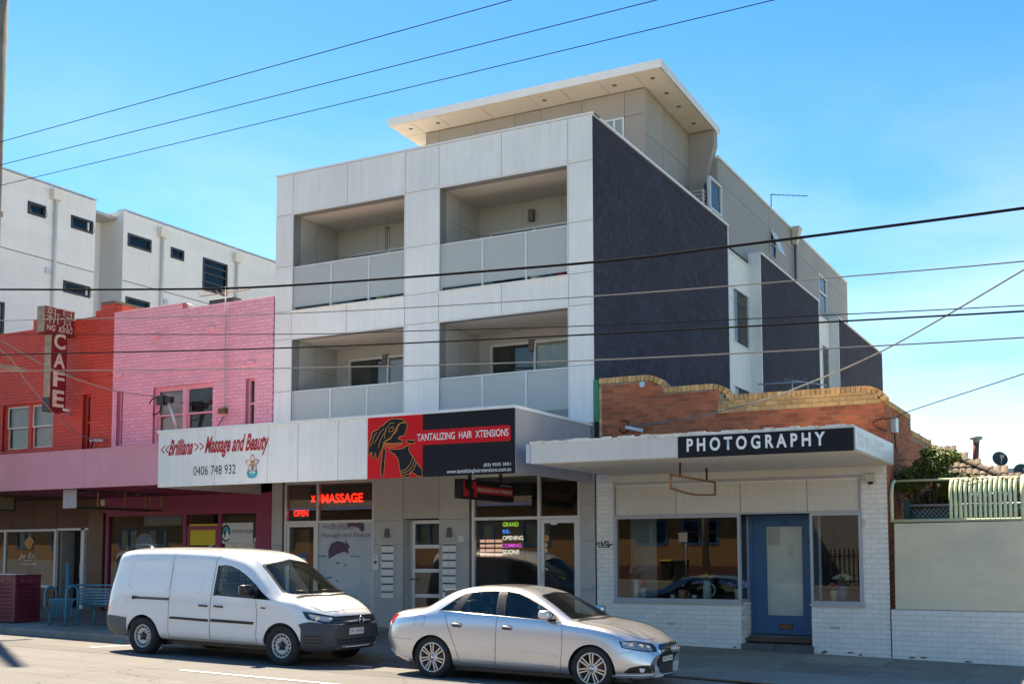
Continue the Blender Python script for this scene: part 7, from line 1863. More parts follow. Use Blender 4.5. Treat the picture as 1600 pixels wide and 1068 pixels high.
t = thing('parking_sign', 'parking sign on a thin post across the street', 'sign', (x, -12.2, 0)); MB().tube([(x, -12.2, 0), (x, -12.2, 2.9)], .03, 8).build('post', 'galv', t); MB().box(x - .35, x + .1, -12.16, -12.15, 2.35, 2.8).build('plate', 'white_metal', t)
rnd = random.Random(4)
for k in range(5):
    x = -46 + k * 9.5 + rnd.uniform(-1, 1); z = along(x) + .26; t = thing('street_tree', ['broad', 'tall', 'small round', 'leaning', 'bushy'][k] + ' green street tree on the verge across the street', 'tree', (x, -17 - 9, z), 'street trees across the road')
    MB().tube([(x, -26, z), (x + .2, -26, z + 3), (x + .1, -26, z + 6)], [.22, .17, .06], 10).build('trunk', 'twig', t)
    lf = MB()
    for c_ in range(14):
        cx, cy, cz = x + rnd.uniform(-2.4, 2.4), -26 + rnd.uniform(-2, 2), z + rnd.uniform(4.5, 9)
        for j in range(160):
            v = Vector((rnd.gauss(0, .5), rnd.gauss(0, .5), rnd.gauss(0, .45))); p = Vector((cx, cy, cz)) + v; d = Vector((rnd.uniform(-1, 1), rnd.uniform(-1, 1), rnd.uniform(-1, 1))).normalized() * .18; u = d.orthogonal() * .5
            lf.add([p, p + d * .5 + u, p + d, p + d * .5 - u], [(0, 1, 2, 3)])
    lf.build('crown', 'leaf', t, fix=False)
# ------------------------------------------------------------------ vehicles
def car_mats():
    m = bpy.data.materials.new('van_paint'); m.use_nodes = True; p = m.node_tree.nodes['Principled BSDF']
    p.inputs['Base Color'].default_value = (.80, .79, .77, 1); p.inputs['Roughness'].default_value = .28; p.inputs['Coat Weight'].default_value = 1.0; p.inputs['Coat Roughness'].default_value = .05; M['van_paint'] = m
    m = bpy.data.materials.new('silver_paint'); m.use_nodes = True; nt = m.node_tree; p = nt.nodes['Principled BSDF']
    p.inputs['Base Color'].default_value = (.66, .66, .67, 1); p.inputs['Metallic'].default_value = .75; p.inputs['Roughness'].default_value = .30; p.inputs['Coat Weight'].default_value = 1.0; p.inputs['Coat Roughness'].default_value = .03; M['silver_paint'] = m
car_mats()
mat('bumper_plastic', (.055, .057, .068), .6, var=.06, bump=.08, bscale=300)
mat('bumper_grey', (.10, .10, .105), .6, var=.06)
mat('trim_black', (.012, .012, .013), .35, var=.05)
mat('tyre', (.020, .019, .018), .8, var=.2, scale=8)
mat('rim_silver', (.62, .61, .59), .28, .85, var=.05)
mat('rim_steel', (.50, .50, .49), .45, .4, var=.08)
mat('brake', (.10, .09, .085), .5, .6, var=.2)
mat('chrome', (.75, .75, .76), .08, 1.0, var=.02)
mat('tail_red', (.42, .008, .008), .15, var=.05, coat=.8)
mat('lamp_inner', (.62, .63, .64), .25, .15, var=.15, scale=18)
mat('seat_dark', (.07, .072, .074), .85, var=.1)
mat('seat_grey', (.24, .245, .24), .85, var=.1)
mat('plate_white', (.70, .71, .72), .45, var=.03)
mat('plate_blue', (.02, .05, .25), .5, var=.03)
mat('seam', (.045, .045, .047), .7, var=.05)

def interp(tab, x):
    """smooth (monotone cubic) interpolation of a table [(x, v), ...]"""
    xs = [q[0] for q in tab]; ys = [q[1] for q in tab]; n = len(xs)
    if x <= xs[0]: return ys[0]
    if x >= xs[-1]: return ys[-1]
    i = max(k for k in range(n) if xs[k] <= x); i = min(i, n - 2)
    h = [xs[k + 1] - xs[k] for k in range(n - 1)]; d = [(ys[k + 1] - ys[k]) / h[k] for k in range(n - 1)]
    def sl(k):
        if k == 0: return d[0]
        if k == n - 1: return d[-1]
        if d[k - 1] * d[k] <= 0: return 0
        w1, w2 = 2 * h[k] + h[k - 1], h[k] + 2 * h[k - 1]
        return (w1 + w2) / (w1 / d[k - 1] + w2 / d[k])
    t = (x - xs[i]) / h[i]; m0, m1 = sl(i) * h[i], sl(i + 1) * h[i]
    return (2 * t ** 3 - 3 * t ** 2 + 1) * ys[i] + (t ** 3 - 2 * t * t + t) * m0 + (-2 * t ** 3 + 3 * t * t) * ys[i + 1] + (t ** 3 - t * t) * m1

def catmull(P, n):
    E = [(2 * P[0][0] - P[1][0], 2 * P[0][1] - P[1][1])] + P + [(2 * P[-1][0] - P[-2][0], 2 * P[-1][1] - P[-2][1])]; Q = []
    for i in range(1, len(E) - 2):
        a, b, c, d = E[i - 1], E[i], E[i + 1], E[i + 2]
        t1 = max(1e-4, math.hypot(b[0] - a[0], b[1] - a[1]) ** .5); t2 = max(1e-4, math.hypot(c[0] - b[0], c[1] - b[1]) ** .5); t3 = max(1e-4, math.hypot(d[0] - c[0], d[1] - c[1]) ** .5)
        for k in range(n if i < len(E) - 3 else n + 1):
            u = k / n
            r = []
            for ax in (0, 1):
                m1 = (b[ax] - a[ax]) / t1 - (c[ax] - a[ax]) / (t1 + t2) + (c[ax] - b[ax]) / t2; m2 = (c[ax] - b[ax]) / t2 - (d[ax] - b[ax]) / (t2 + t3) + (d[ax] - c[ax]) / t3
                m1 *= t2; m2 *= t2
                r.append((2 * u ** 3 - 3 * u * u + 1) * b[ax] + (u ** 3 - 2 * u * u + u) * m1 + (-2 * u ** 3 + 3 * u * u) * c[ax] + (u ** 3 - u * u) * m2)
            Q.append(tuple(r))
    return Q

class Car:
    """body lofted from tables; local axes: x forward, y left, z up; origin on the ground under the rear bumper"""
    def __init__(s, T, stations, deform, sub=5):
        s.T = T; rings = []
        for x in stations:
            g = {k: interp(v, x) for k, v in T.items()}
            zb, zbe, zr, zt = g['zb'], g['zbelt'], g['zrail'], g['ztop']
            P = [(0, zb), (.5 * g['ws'], zb), (.9 * g['ws'], zb + .005), (g['ws'], zb + .08), (g['wm'], zb + (zbe - zb) * .55), (g['wb'], zbe),
                 ((g['wb'] * .45 + g['wr'] * .55) + g.get('bul', .012), zbe + (zr - zbe) * .55), (g['wr'], zr), (g['wr'] * .72, zr + (zt - zr) * .66), (g['wr'] * .36, zr + (zt - zr) * .94), (0, zt)]
            half = catmull(P, sub)
            ring = [(-y, z) for y, z in half] + [(y, z) for y, z in half[-2:0:-1]]
            rings.append([Vector((x, y, z)) for y, z in ring])
        n = len(rings[0]); vs = [deform(q) for rg in rings for q in rg]; fs = []
        for i in range(len(rings) - 1):
            for j in range(n): fs.append((i * n + j, i * n + (j + 1) % n, (i + 1) * n + (j + 1) % n, (i + 1) * n + j))
        # end caps as grids between the two sides
        def cap(i0):
            h = n // 2
            for j in range(h):
                a, b, c, d = i0 + j, i0 + j + 1, i0 + (n - j - 1) % n, i0 + (n - j) % n
                f = [a, b, c, d]
                f2 = []
                for q in f:
                    if q not in f2: f2.append(q)
                if len(f2) > 2: fs.append(tuple(f2))
        cap(0); cap((len(rings) - 1) * n)
        bm = bmesh.new(); V = [bm.verts.new(q) for q in vs]
        for f in fs:
            try: bm.faces.new([V[i] for i in f])
            except ValueError: pass
        bmesh.ops.recalc_face_normals(bm, faces=bm.faces)
        s.bm = bm; s.bvh = BVHTree.FromBMesh(bm)
    def hit(s, o, d):
        h = s.bvh.ray_cast(Vector(o), Vector(d).normalized()); return h[0], h[1]
    def shell(s, t=.018):
        """closed body with thickness, as a mesh"""
        me = bpy.data.meshes.new('body'); s.bm.to_mesh(me); o = bpy.data.objects.new('tmp', me); COL.objects.link(o)
        so = o.modifiers.new('s', 'SOLIDIFY'); so.thickness = t; so.offset = -1
        dg = bpy.context.evaluated_depsgraph_get(); r = bpy.data.meshes.new_from_object(o.evaluated_get(dg)); bpy.data.objects.remove(o); return r
def cutmesh(me, cutters):
    o = bpy.data.objects.new('tmp', me); COL.objects.link(o); tmp = []
    for b in cutters:
        cm = bpy.data.meshes.new('c'); cm.from_pydata(b.v, [], b.f); bm = bmesh.new(); bm.from_mesh(cm); bmesh.ops.recalc_face_normals(bm, faces=bm.faces); bm.to_mesh(cm); bm.free()
        c = bpy.data.objects.new('c', cm); COL.objects.link(c); tmp.append(c)
        md = o.modifiers.new('b', 'BOOLEAN'); md.operation = 'DIFFERENCE'; md.object = c; md.solver = 'EXACT'
    dg = bpy.context.evaluated_depsgraph_get(); dg.update(); r = bpy.data.meshes.new_from_object(o.evaluated_get(dg))
    for c in tmp: bpy.data.objects.remove(c)
    bpy.data.objects.remove(o); return r
def dense(poly, step):
    out = []
    for (a, b) in zip(poly, poly[1:] + poly[:1]):
        L = math.hypot(b[0] - a[0], b[1] - a[1]); k = max(1, int(L / step))
        for i in range(k): out.append((a[0] + (b[0] - a[0]) * i / k, a[1] + (b[1] - a[1]) * i / k))
    return out
def inside(p, poly):
    c = False; j = len(poly) - 1
    for i in range(len(poly)):
        if (poly[i][1] > p[1]) != (poly[j][1] > p[1]) and p[0] < (poly[j][0] - poly[i][0]) * (p[1] - poly[i][1]) / (poly[j][1] - poly[i][1]) + poly[i][0]: c = not c
        j = i
    return c
def rounded(poly, r, n=4):
    out = []; m = len(poly)
    for i in range(m):
        p, a, b = Vector(poly[i]), Vector(poly[i - 1]), Vector(poly[(i + 1) % m]); da, db = (a - p), (b - p); ra = min(r, da.length * .45, db.length * .45)
        q0, q1 = p + da.normalized() * ra, p + db.normalized() * ra
        for k in range(n + 1): t = k / n; out.append(tuple((1 - t) ** 2 * q0 + 2 * t * (1 - t) * p + t * t * q1))
    return out
def patch(car, poly, view, name, m, parent, off=.002, step=.05, thick=.0, world=None):
    """surface piece cut to an outline and laid on the body. view: 'R' right side (-y) outline in x,z; 'L' left side; 'F' front outline in y,z; 'B' back; 'T' top x,y; or an angle: seen from that yaw, outline in (u across, z)"""
    pb = dense(poly, step); n = len(pb)
    xs = [p[0] for p in pb]; zs = [p[1] for p in pb]; pts = list(pb)
    gx = min(xs) + step * .5
    while gx < max(xs):
        gz = min(zs) + step * .5
        while gz < max(zs):
            if inside((gx, gz), pb) and min((gx - q[0]) ** 2 + (gz - q[1]) ** 2 for q in pb) > (step * .35) ** 2: pts.append((gx, gz))
            gz += step
        gx += step
    vs, _, fs, *_ = delaunay_2d_cdt([Vector(p) for p in pts], [], [list(range(n))], 1, 1e-5)
    out = []; nrm = []; last = None
    for v in vs:
        u, z = v
        if view == 'R': h = car.hit((u, -3, z), (0, 1, 0)); d = Vector((0, -1, 0))
        elif view == 'L': h = car.hit((u, 3, z), (0, -1, 0)); d = Vector((0, 1, 0))
        elif view == 'F': h = car.hit((9, u, z), (-1, 0, 0)); d = Vector((1, 0, 0))
        elif view == 'B': h = car.hit((-4, u, z), (1, 0, 0)); d = Vector((-1, 0, 0))
        elif view == 'T': h = car.hit((u, z, 4), (0, 0, -1)); d = Vector((0, 0, 1))
        else:
            c0, ang = view; d = Vector((math.cos(ang), math.sin(ang), 0)); side = Vector((-math.sin(ang), math.cos(ang), 0))
            o_ = Vector(c0) + d * 3 + side * u; h = car.hit((o_.x, o_.y, z), -d)
        if h[0] is None:
            q = car.bvh.find_nearest(Vector((u, -.8, z)) if view == 'R' else (Vector((u, .8, z)) if view == 'L' else (last or Vector((2, 0, z))))); h = (q[0], q[1])
        nn = h[1] if h[1].dot(d) > 0 else -h[1]
        last = h[0] + nn * off; out.append(last); nrm.append(nn)
    b = MB(); b.smooth = True
    b.add(out, fs)
    if thick:
        k = len(out); inner = [p - q * thick for p, q in zip(out, nrm)]
        b.smooth = False
        b.add([out[i] for i in range(n)] + [inner[i] for i in range(n)], [(i, (i + 1) % n, n + (i + 1) % n, n + i) for i in range(n)])
    return build_local(b, name, m, parent)
def build_local(b, name, m, parent):
    me = bpy.data.meshes.new(name); me.from_pydata([tuple(q) for q in b.v], [], b.f)
    for k in (m if isinstance(m, (list, tuple)) else [m]): me.materials.append(M[k])
    me.polygons.foreach_set('material_index', b.m); me.polygons.foreach_set('use_smooth', b.sm); me.update()
    o = bpy.data.objects.new(name, me); return link(o, parent)
def seam(car, pts, view, name, m, parent, r=.004, off=.0, step=.04):
    """thin line laid along the body"""
    P = []
    for a, b in zip(pts, pts[1:]):
        L = math.hypot(b[0] - a[0], b[1] - a[1]); k = max(1, int(L / step))
        for i in range(k): P.append((a[0] + (b[0] - a[0]) * i / k, a[1] + (b[1] - a[1]) * i / k))
    P.append(pts[-1]); Q = []
    for u, z in P:
        h = car.hit((u, -3, z), (0, 1, 0)) if view == 'R' else (car.hit((u, z, 4), (0, 0, -1)) if view == 'T' else car.hit((9, u, z), (-1, 0, 0)))
        if h[0] is not None: Q.append(h[0] + h[1] * off)
    b = MB()
    if len(Q) > 1: b.tube(Q, r, 5)
    return build_local(b, name, m, parent)
def wheel(parent, x, y, R, W, style, out=-1):
    """wheel with its outer face towards out*y"""
    t = bpy.data.objects.new('wheel', None); t.empty_display_size = .1; t.location = (x, y, R); link(t, parent)
    rr = R * (.60 if style == 'steel' else .705); b = MB(); o = out
    def lz(prof, n=48, m='tyre', name='tyre', smooth=True):
        b = MB(); b.lathe([(r, h) for r, h in prof], (0, 0, 0), 'y', n, smooth=smooth)
        for i, v in enumerate(b.v): b.v[i] = (v[0], v[1] * (1 if o < 0 else -1), v[2])
        return build_local(b, name, m, t)
    h = W / 2
    lz([(rr, h * .82), (rr + .01, h * .92), ((rr + R) / 2, h * 1.02), (R - .03, h * .97), (R - .008, h * .80), (R, h * .55), (R, -h * .55), (R - .01, -h * .8), (R - .04, -h), (rr, -h * .9)])
    rim = lz([(rr, h * .82), (rr - .012, h * .88), (rr - .022, h * .80), (rr - .03, h * .55), (rr - .04, -h * .8)], 48, 'rim_steel' if style == 'steel' else 'rim_silver', 'rim')
    if style == 'steel':
        lz([(rr - .03, h * .50), (rr - .05, h * .62), (rr * .62, h * .72), (rr * .50, h * .58), (rr * .28, h * .56), (.0, h * .56)], 48, 'rim_steel', 'disc')
        for k in range(15):
            a = 2 * math.pi * k / 15; b = MB(); rc = rr * .76
            b.lathe([(0, 0), (.017, 0), (.017, -.004)], (rc * math.cos(a), -h * .70 * (1 if o < 0 else -1), rc * math.sin(a)), 'y', 10)
            build_local(b, 'vent_hole', 'trim_black', t)
        cp = lz([(0, h * .82), (.045, h * .80), (.055, h * .70), (.06, h * .56)], 20, 'trim_black', 'hub_cap')
        b = MB()
        for k in range(5):
            a = 2 * math.pi * k / 5 + .3; b.tube([(.05 * math.cos(a), -o * -h * .68, .05 * math.sin(a)), (.075 * math.cos(a), -o * -h * .66, .075 * math.sin(a))], .016, 6)
        build_local(b, 'hub_cap', 'trim_black', t)
    else:
        lz([(.0, h * .10), (rr * .82, h * .10), (rr * .82, -.02)], 40, 'brake', 'brake_disc')
        lz([(rr - .028, h * .2), (rr - .03, -.06), (0, -.06)], 40, 'trim_black', 'barrel')
        for k in range(7):
            a = 2 * math.pi * k / 7 + math.pi / 2
            for s_ in (-1, 1):
                da = s_ * .10; ri, ro = .052, rr - .012
                c, s = math.cos, math.sin; b = MB(); A = (ri * c(a + da * 2.6), ri * s(a + da * 2.6)); Bq = (ro * c(a + da * 1.25), ro * s(a + da * 1.25))
                yy = -h * (1 if o < 0 else -1)
                b.bar((A[0], yy * .66, A[1]), (Bq[0], yy * .84, Bq[1]), .019, .03, (0, 1, 0)); build_local(b, 'spoke', 'rim_silver', t)
        lz([(0, h * .78), (.035, h * .76), (.04, h * .70), (.075, h * .64), (.08, h * .40)], 28, 'rim_silver', 'hub_cap')
        for k in range(5):
            a = 2 * math.pi * k / 5; b = MB(); b.lathe([(0, 0), (.010, 0), (.010, -.01)], (.057 * math.cos(a), -h * .70 * (1 if o < 0 else -1), .057 * math.sin(a)), 'y', 8); build_local(b, 'wheel_bolt', 'brake', t)
    return t
def lbox(name, m, parent, x0, x1, y0, y1, z0, z1, bev=.0):
    b = MB(); b.box(x0, x1, y0, y1, z0, z1)
    o = build_local(b, name, m, parent)
    if bev:
        bm = bmesh.new(); bm.from_mesh(o.data); bmesh.ops.bevel(bm, geom=bm.edges[:], offset=bev, segments=3, affect='EDGES', profile=.5); bm.to_mesh(o.data); bm.free()
        for p in o.data.polygons: p.use_smooth = True
    return o
def ltext(body, m, parent, u0, u1, z0, z1, x, name='lettering', face='F', offset=.01):
    cu = bpy.data.curves.new('t', 'FONT'); cu.body = body; cu.offset = offset; to = bpy.data.objects.new('t', cu); COL.objects.link(to); dg = bpy.context.evaluated_depsgraph_get(); me = bpy.data.meshes.new_from_object(to.evaluated_get(dg)); bpy.data.objects.remove(to)
    co = np.array([v.co[:] for v in me.vertices]); mn, mx_ = co.min(0), co.max(0)
    for v in me.vertices:
        u = (v.co.x - mn[0]) / (mx_[0] - mn[0]); w = (v.co.y - mn[1]) / (mx_[1] - mn[1])
        v.co = (x, u0 + (u1 - u0) * u, z0 + (z1 - z0) * w) if face == 'F' else (u0 + (u1 - u0) * u, x, z0 + (z1 - z0) * w)
    me.materials.clear(); me.materials.append(M[m]); return link(bpy.data.objects.new(name, me), parent)
def prism_y(poly): return MB().prism([(x, -2, z) for x, z in poly], (0, 4, 0))
def prism_x(poly, x0, x1): return MB().prism([(x0, y, z) for y, z in poly], (x1 - x0, 0, 0))
def arch_cut(x, R, side):
    y0, y1 = (-1.2, -.56) if side < 0 else (.56, 1.2)
    return MB().prism([(x + R * math.cos(a), y0, .30 + R * math.sin(a)) for a in np.linspace(0, 2 * math.pi, 40, endpoint=False)], (0, y1 - y0, 0))
def liner(parent, x, R, side):
    b = MB(); y0, y1 = (.50, .78); n = 20; A = []; Bq = []
    for a in np.linspace(-.3, math.pi + .3, n):
        A.append((x + R * math.cos(a), side * y1, .30 + R * math.sin(a))); Bq.append((x + R * math.cos(a), side * y0, .30 + R * math.sin(a)))
    b.add(A + Bq, [(i, i + 1, n + i + 1, n + i) for i in range(n - 1)]); b.add(Bq, [tuple(range(n))])
    return build_local(b, 'wheel_liner', 'trim_black', parent)
def seat(parent, x, y, z, m, w=.48, head=True):
    t = bpy.data.objects.new('seat', None); t.location = (x, y, z); link(t, parent)
    lbox('cushion', m, t, -.25, .25, -w / 2, w / 2, 0, .16, .05)
    b = MB(); b.prism([(-.22, -w / 2, .1), (-.08, -w / 2, .1), (-.26, -w / 2, .66), (-.36, -w / 2, .66)], (0, w, 0)); build_local(b, 'backrest', m, t)
    if head: lbox('headrest', m, t, -.38, -.28, -.13, .13, .68, .86, .03)
    return t
def smoothmesh(me, ang=.6):
    for p in me.polygons: p.use_smooth = True
    try: me.set_sharp_from_angle(angle=ang)
    except Exception: pass

# ---------------------------------------------------------------- white panel van
VR = .322
T = dict(
 zb=[(0, .36), (.25, .33), (.55, .29), (1.5, .285), (3.5, .285), (4.2, .27), (4.6, .25), (4.8, .27), (4.88, .31)],
 zbelt=[(0, 1.0), (.3, 1.03), (3.6, 1.03), (3.9, 1.0), (4.15, .95), (4.4, .88), (4.6, .80), (4.78, .70), (4.88, .60)],
 zrail=[(0, 1.60), (.1, 1.68), (.5, 1.725), (1.5, 1.75), (2.4, 1.735), (2.8, 1.675), (3.0, 1.635), (3.2, 1.545), (3.4, 1.425), (3.6, 1.285), (3.8, 1.135), (3.9, 1.075), (4.0, 1.05), (4.2, 1.01), (4.45, .935), (4.65, .86), (4.8, .77), (4.88, .66)],
 ztop=[(0, 1.70), (.06, 1.76), (.2, 1.795), (.6, 1.815), (1.5, 1.835), (2.4, 1.83), (2.9, 1.805), (3.15, 1.77), (3.3, 1.72), (3.5, 1.59), (3.7, 1.445), (3.9, 1.30), (4.1, 1.16), (4.17, 1.115), (4.22, 1.10), (4.4, 1.05), (4.6, .975), (4.75, .895), (4.83, .82), (4.88, .72)],
 ws=[(0, .72), (.06, .80), (.2, .85), (.6, .865), (4.2, .865), (4.5, .845), (4.7, .79), (4.82, .70), (4.88, .60)],
 wm=[(0, .78), (.06, .85), (.2, .885), (.6, .897), (4.1, .897), (4.4, .885), (4.6, .85), (4.75, .79), (4.83, .72), (4.88, .62)],
 wb=[(0, .77), (.06, .835), (.2, .87), (.6, .885), (3.9, .885), (4.2, .865), (4.5, .81), (4.7, .74), (4.82, .66), (4.88, .56)],
 wr=[(0, .62), (.06, .69), (.2, .735), (.6, .765), (2.6, .76), (3.0, .735), (3.3, .735), (3.6, .775), (3.9, .81), (4.1, .815), (4.3, .79), (4.6, .70), (4.8, .58), (4.88, .48)])
def vdef(q):
    x, y, z = q
    k = max(0, 1 - x / 1.1); x += max(0, z - .62) * .17 * k * k + (.05 * (y / .85) ** 2) * k * k
    f = max(0, min(1, (x - 4.2) / .66)); f = f * f * (3 - 2 * f); x -= .17 * (y / .85) ** 2 * f; x -= max(0, .45 - z) * .10 * f
    return Vector((x, y, z))
st = [0, .012, .03, .06, .1, .16, .25] + list(np.arange(.35, 3.0, .11)) + list(np.arange(3.0, 4.3, .05)) + list(np.arange(4.3, 4.74, .045)) + [4.74, 4.77, 4.80, 4.83, 4.85, 4.865, 4.875, 4.88]
van = Car(T, st, vdef)
YNV = 14.38
van_sc = 1.0144
vx0 = PY(221, 992, YNV).x - .992 * van_sc
gv = lambda x: road_z(x, 15.2)
vt = thing('van', 'white panel van with dark front bumper parked at the kerb', 'van', (vx0, YNV + .885 * van_sc, road_z(vx0, 15.25)))
vt.scale = (van_sc,) * 3
vt.rotation_euler = (0, math.atan(.0205), 0)
dwin = [(2.585, 1.065), (2.61, 1.535), (2.72, 1.560), (2.85, 1.545), (3.0, 1.495), (3.15, 1.42), (3.35, 1.29), (3.55, 1.15), (3.77, 1.025), (3.5, 1.035), (3.0, 1.05)]
ws_poly = rounded([(-.735, 1.115), (-.62, 1.58), (0, 1.665), (.62, 1.58), (.735, 1.115), (.0, 1.135)], .05)
bw_poly = rounded([(-.56, 1.08), (-.50, 1.56), (.50, 1.56), (.56, 1.08)], .06)
body = cutmesh(van.shell(), [prism_y(dwin), prism_x(ws_poly, 2.9, 5.2), prism_x(bw_poly, -.5, .5)] + [arch_cut(x, .385, s_) for x in (.992, 3.998) for s_ in (-1, 1)])
body.materials.clear(); body.materials.append(M['van_paint']); smoothmesh(body)
link(bpy.data.objects.new('body', body), vt)
for v in ('R', 'L'): patch(van, rounded(dwin, .01), v, 'side_window', 'car_glass', vt, -.008, .07)
patch(van, ws_poly, 'F', 'windscreen', 'car_glass', vt, -.006, .08); patch(van, bw_poly, 'B', 'rear_window', 'car_glass', vt, -.006, .09)
def ringstrip(car, poly, view, w, name, m, parent, off=.002):
    """band just inside an outline"""
    c = Vector((sum(p[0] for p in poly) / len(poly), sum(p[1] for p in poly) / len(poly)))
    inner = []
    for p in poly:
        d = (c - Vector(p)); inner.append(tuple(Vector(p) + d.normalized() * w))
    b = MB(); pb = dense(poly, .05); 
    def hit(p): return car.hit((p[0], -3, p[1]), (0, 1, 0)) if view == 'R' else (car.hit((p[0], 3, p[1]), (0, -1, 0)) if view == 'L' else car.hit((9, p[0], p[1]), (-1, 0, 0)))
    n = len(pb); A = []
    for p in pb:
        d = (c - Vector(p)).normalized() * w; h = hit(p); h2 = hit(tuple(Vector(p) + d)); A.append((h[0] + h[1] * off, h2[0] + h2[1] * off) if h[0] and h2[0] else A[-1])
    b.add([q[0] for q in A] + [q[1] for q in A], [(i, (i + 1) % n, n + (i + 1) % n, n + i) for i in range(n)])
    return build_local(b, name, m, parent)
for v in ('R', 'L'): ringstrip(van, dwin, v, .022, 'window_seal', 'trim_black', vt)
ringstrip(van, ws_poly, 'F', .03, 'windscreen_seal', 'trim_black', vt)
patch(van, [(2.56, 1.055), (2.585, 1.545), (2.64, 1.548), (2.62, 1.06)], 'R', 'pillar_trim', 'trim_black', vt, .004)
patch(van, [(3.42, 1.035), (3.38, 1.275), (3.46, 1.215), (3.50, 1.035)], 'R', 'mirror_base', 'trim_black', vt, .006)
# doors as proud skins with dark shut lines
door = [(2.52, .36), (2.535, 1.02), (3.46, 1.0), (3.50, .80), (3.47, .36)]
sdoor = [(1.60, .36), (1.61, 1.64), (2.50, 1.63), (2.495, .36)]
for v in ('R',):
    d1 = patch(van, rounded(door, .03), v, 'door', 'van_paint', vt, .003, .06, .003); d2 = patch(van, rounded(sdoor, .03), v, 'sliding_door', 'van_paint', vt, .003, .06, .003)
    for pd, x in ((d1, 2.60), (d2, 2.27)):
        h = van.hit((x + .09, -3, .885), (0, 1, 0))[0]
        b = MB(); b.tube([(x, h.y - .006, .89), (x + .02, h.y - .03, .89), (x + .17, h.y - .03, .885), (x + .19, h.y - .006, .885)], .014, 6); build_local(b, 'handle', 'trim_black', pd)
        patch(van, rounded([(x + .05, .86), (x + .05, .94), (x + .15, .94), (x + .15, .86)], .03), 'R', 'handle_recess', 'van_paint', pd, .001)
seam(van, [(2.51, .34), (2.515, 1.03), (2.545, 1.64), (2.60, 1.70)], 'R', 'shut_line', 'seam', vt, .0045); seam(van, [(1.59, .33), (1.60, 1.66), (1.61, 1.73)], 'R', 'shut_line', 'seam', vt, .0045); seam(van, [(3.485, .34), (3.51, .82), (3.47, 1.01)], 'R', 'shut_line', 'seam', vt, .004); seam(van, [(1.59, .335), (2.51, .335), (3.48, .335)], 'R', 'shut_line', 'seam', vt, .004)
seam(van, rounded([(.60, 1.13), (.70, 1.60), (1.57, 1.62), (1.57, 1.10)], .12) , 'R', 'pressed_panel', 'van_paint', vt, .008)
seam(van, rounded([(1.64, 1.10), (1.64, 1.60), (2.36, 1.58), (2.28, 1.08)], .10), 'R', 'pressed_panel', 'van_paint', vt, .008)
for a, b_ in ((1.62, 2.49), (2.53, 3.45)): patch(van, [(a, .635 if a > 2 else .645), (a + .02, .683), (b_, .672), (b_ - .02, .63)], 'R', 'rubbing_strip', 'trim_black', vt, .014, .06, .014)
patch(van, [(.76, .945), (.76, .985), (1.585, .985), (1.585, .945)], 'R', 'door_rail', 'brake', vt, .006, .05, .006); patch(van, [(.74, .935), (.74, .995), (.86, .985), (.86, .945)], 'R', 'rail_end', 'trim_black', vt, .012, .05, .012)
# bumpers, lamps, grille
patch(van, [(-.02, .30), (-.02, .64), (.25, .645), (.62, .62), (.62, .28)], 'R', 'rear_bumper', 'bumper_grey', vt, .012, .05, .012)
patch(van, [(-.80, .30), (-.80, .64), (.80, .64), (.80, .30)], 'B', 'rear_bumper', 'bumper_grey', vt, .013, .06, .012)
patch(van, [(.02, .70), (.04, 1.06), (.16, 1.05), (.14, .72)], 'R', 'tail_lamp', 'tail_red', vt, .008, .04, .008)
vw = ((4.45, -.50, 0), math.radians(-42))
patch(van, [(-.325, .25), (-.325, .60), (-.36, .67), (-.20, .715), (.10, .68), (.40, .66), (.40, .24)], vw, 'front_bumper', 'bumper_plastic', vt, .010, .045, .01)
patch(van, [(4.395, .26), (4.385, .60), (4.345, .67), (4.42, .70), (4.62, .70), (4.72, .25)], 'R', 'front_bumper', 'bumper_plastic', vt, .009, .04, .009)
patch(van, [(-.72, .27), (-.72, .66), (.72, .66), (.72, .27)], 'F', 'front_bumper', 'bumper_plastic', vt, .011, .06, .01)
for k in range(3): patch(van, [(-.50, .305 + k * .05), (-.50, .335 + k * .05), (.50, .335 + k * .05), (.50, .305 + k * .05)], 'F', 'air_slot', 'trim_black', vt, .0135)
for k in range(3): patch(van, [(-.26, .385 + k * .05), (-.28, .41 + k * .05), (-.02, .41 + k * .05), (.02, .385 + k * .05)], vw, 'air_slot', 'trim_black', vt, .0125)
hp1 = [(-.31, .875), (-.24, .755), (.02, .690), (.30, .675), (.335, .70), (.30, .775), (-.02, .835)]
hl_ = patch(van, rounded(hp1, .02), vw, 'headlight', 'trim_black', vt, .004, .04, .006)
patch(van, rounded([(-.22, .835), (-.18, .765), (.0, .72), (.27, .70), (.29, .72), (.27, .765), (-.02, .805)], .02), vw, 'reflector', 'lamp_inner', hl_, .006, .04); patch(van, rounded(hp1, .02), vw, 'lens', 'lamp_glass', hl_, .012, .04)
for (u, r) in ((-.08, .04), (.12, .032)):
    o_ = Vector((4.45, -.50, 0)) + Vector((math.cos(vw[1]), math.sin(vw[1]), 0)) * 3 + Vector((-math.sin(vw[1]), math.cos(vw[1]), 0)) * u; h = van.hit((o_.x, o_.y, .755), -Vector((math.cos(vw[1]), math.sin(vw[1]), 0)))
    b = MB(); n_ = Vector((math.cos(vw[1]), math.sin(vw[1]), 0)); s_ = Vector((-n_.y, n_.x, 0)); c = h[0] + n_ * .009; b.add([c + (s_ * math.cos(a) + Vector((0, 0, 1)) * math.sin(a)) * r for a in np.linspace(0, 6.283, 16, endpoint=False)], [tuple(range(16))]); build_local(b, 'bulb', 'chrome', hl_)
patch(van, [(.62, .875 - .17), (.60, .79), (.30, .80), (-.30, .80), (-.58, .79), (-.60, .70), (-.30, .665), (.30, .665)], 'F', 'grille', 'trim_black', vt, .008, .05, .006)
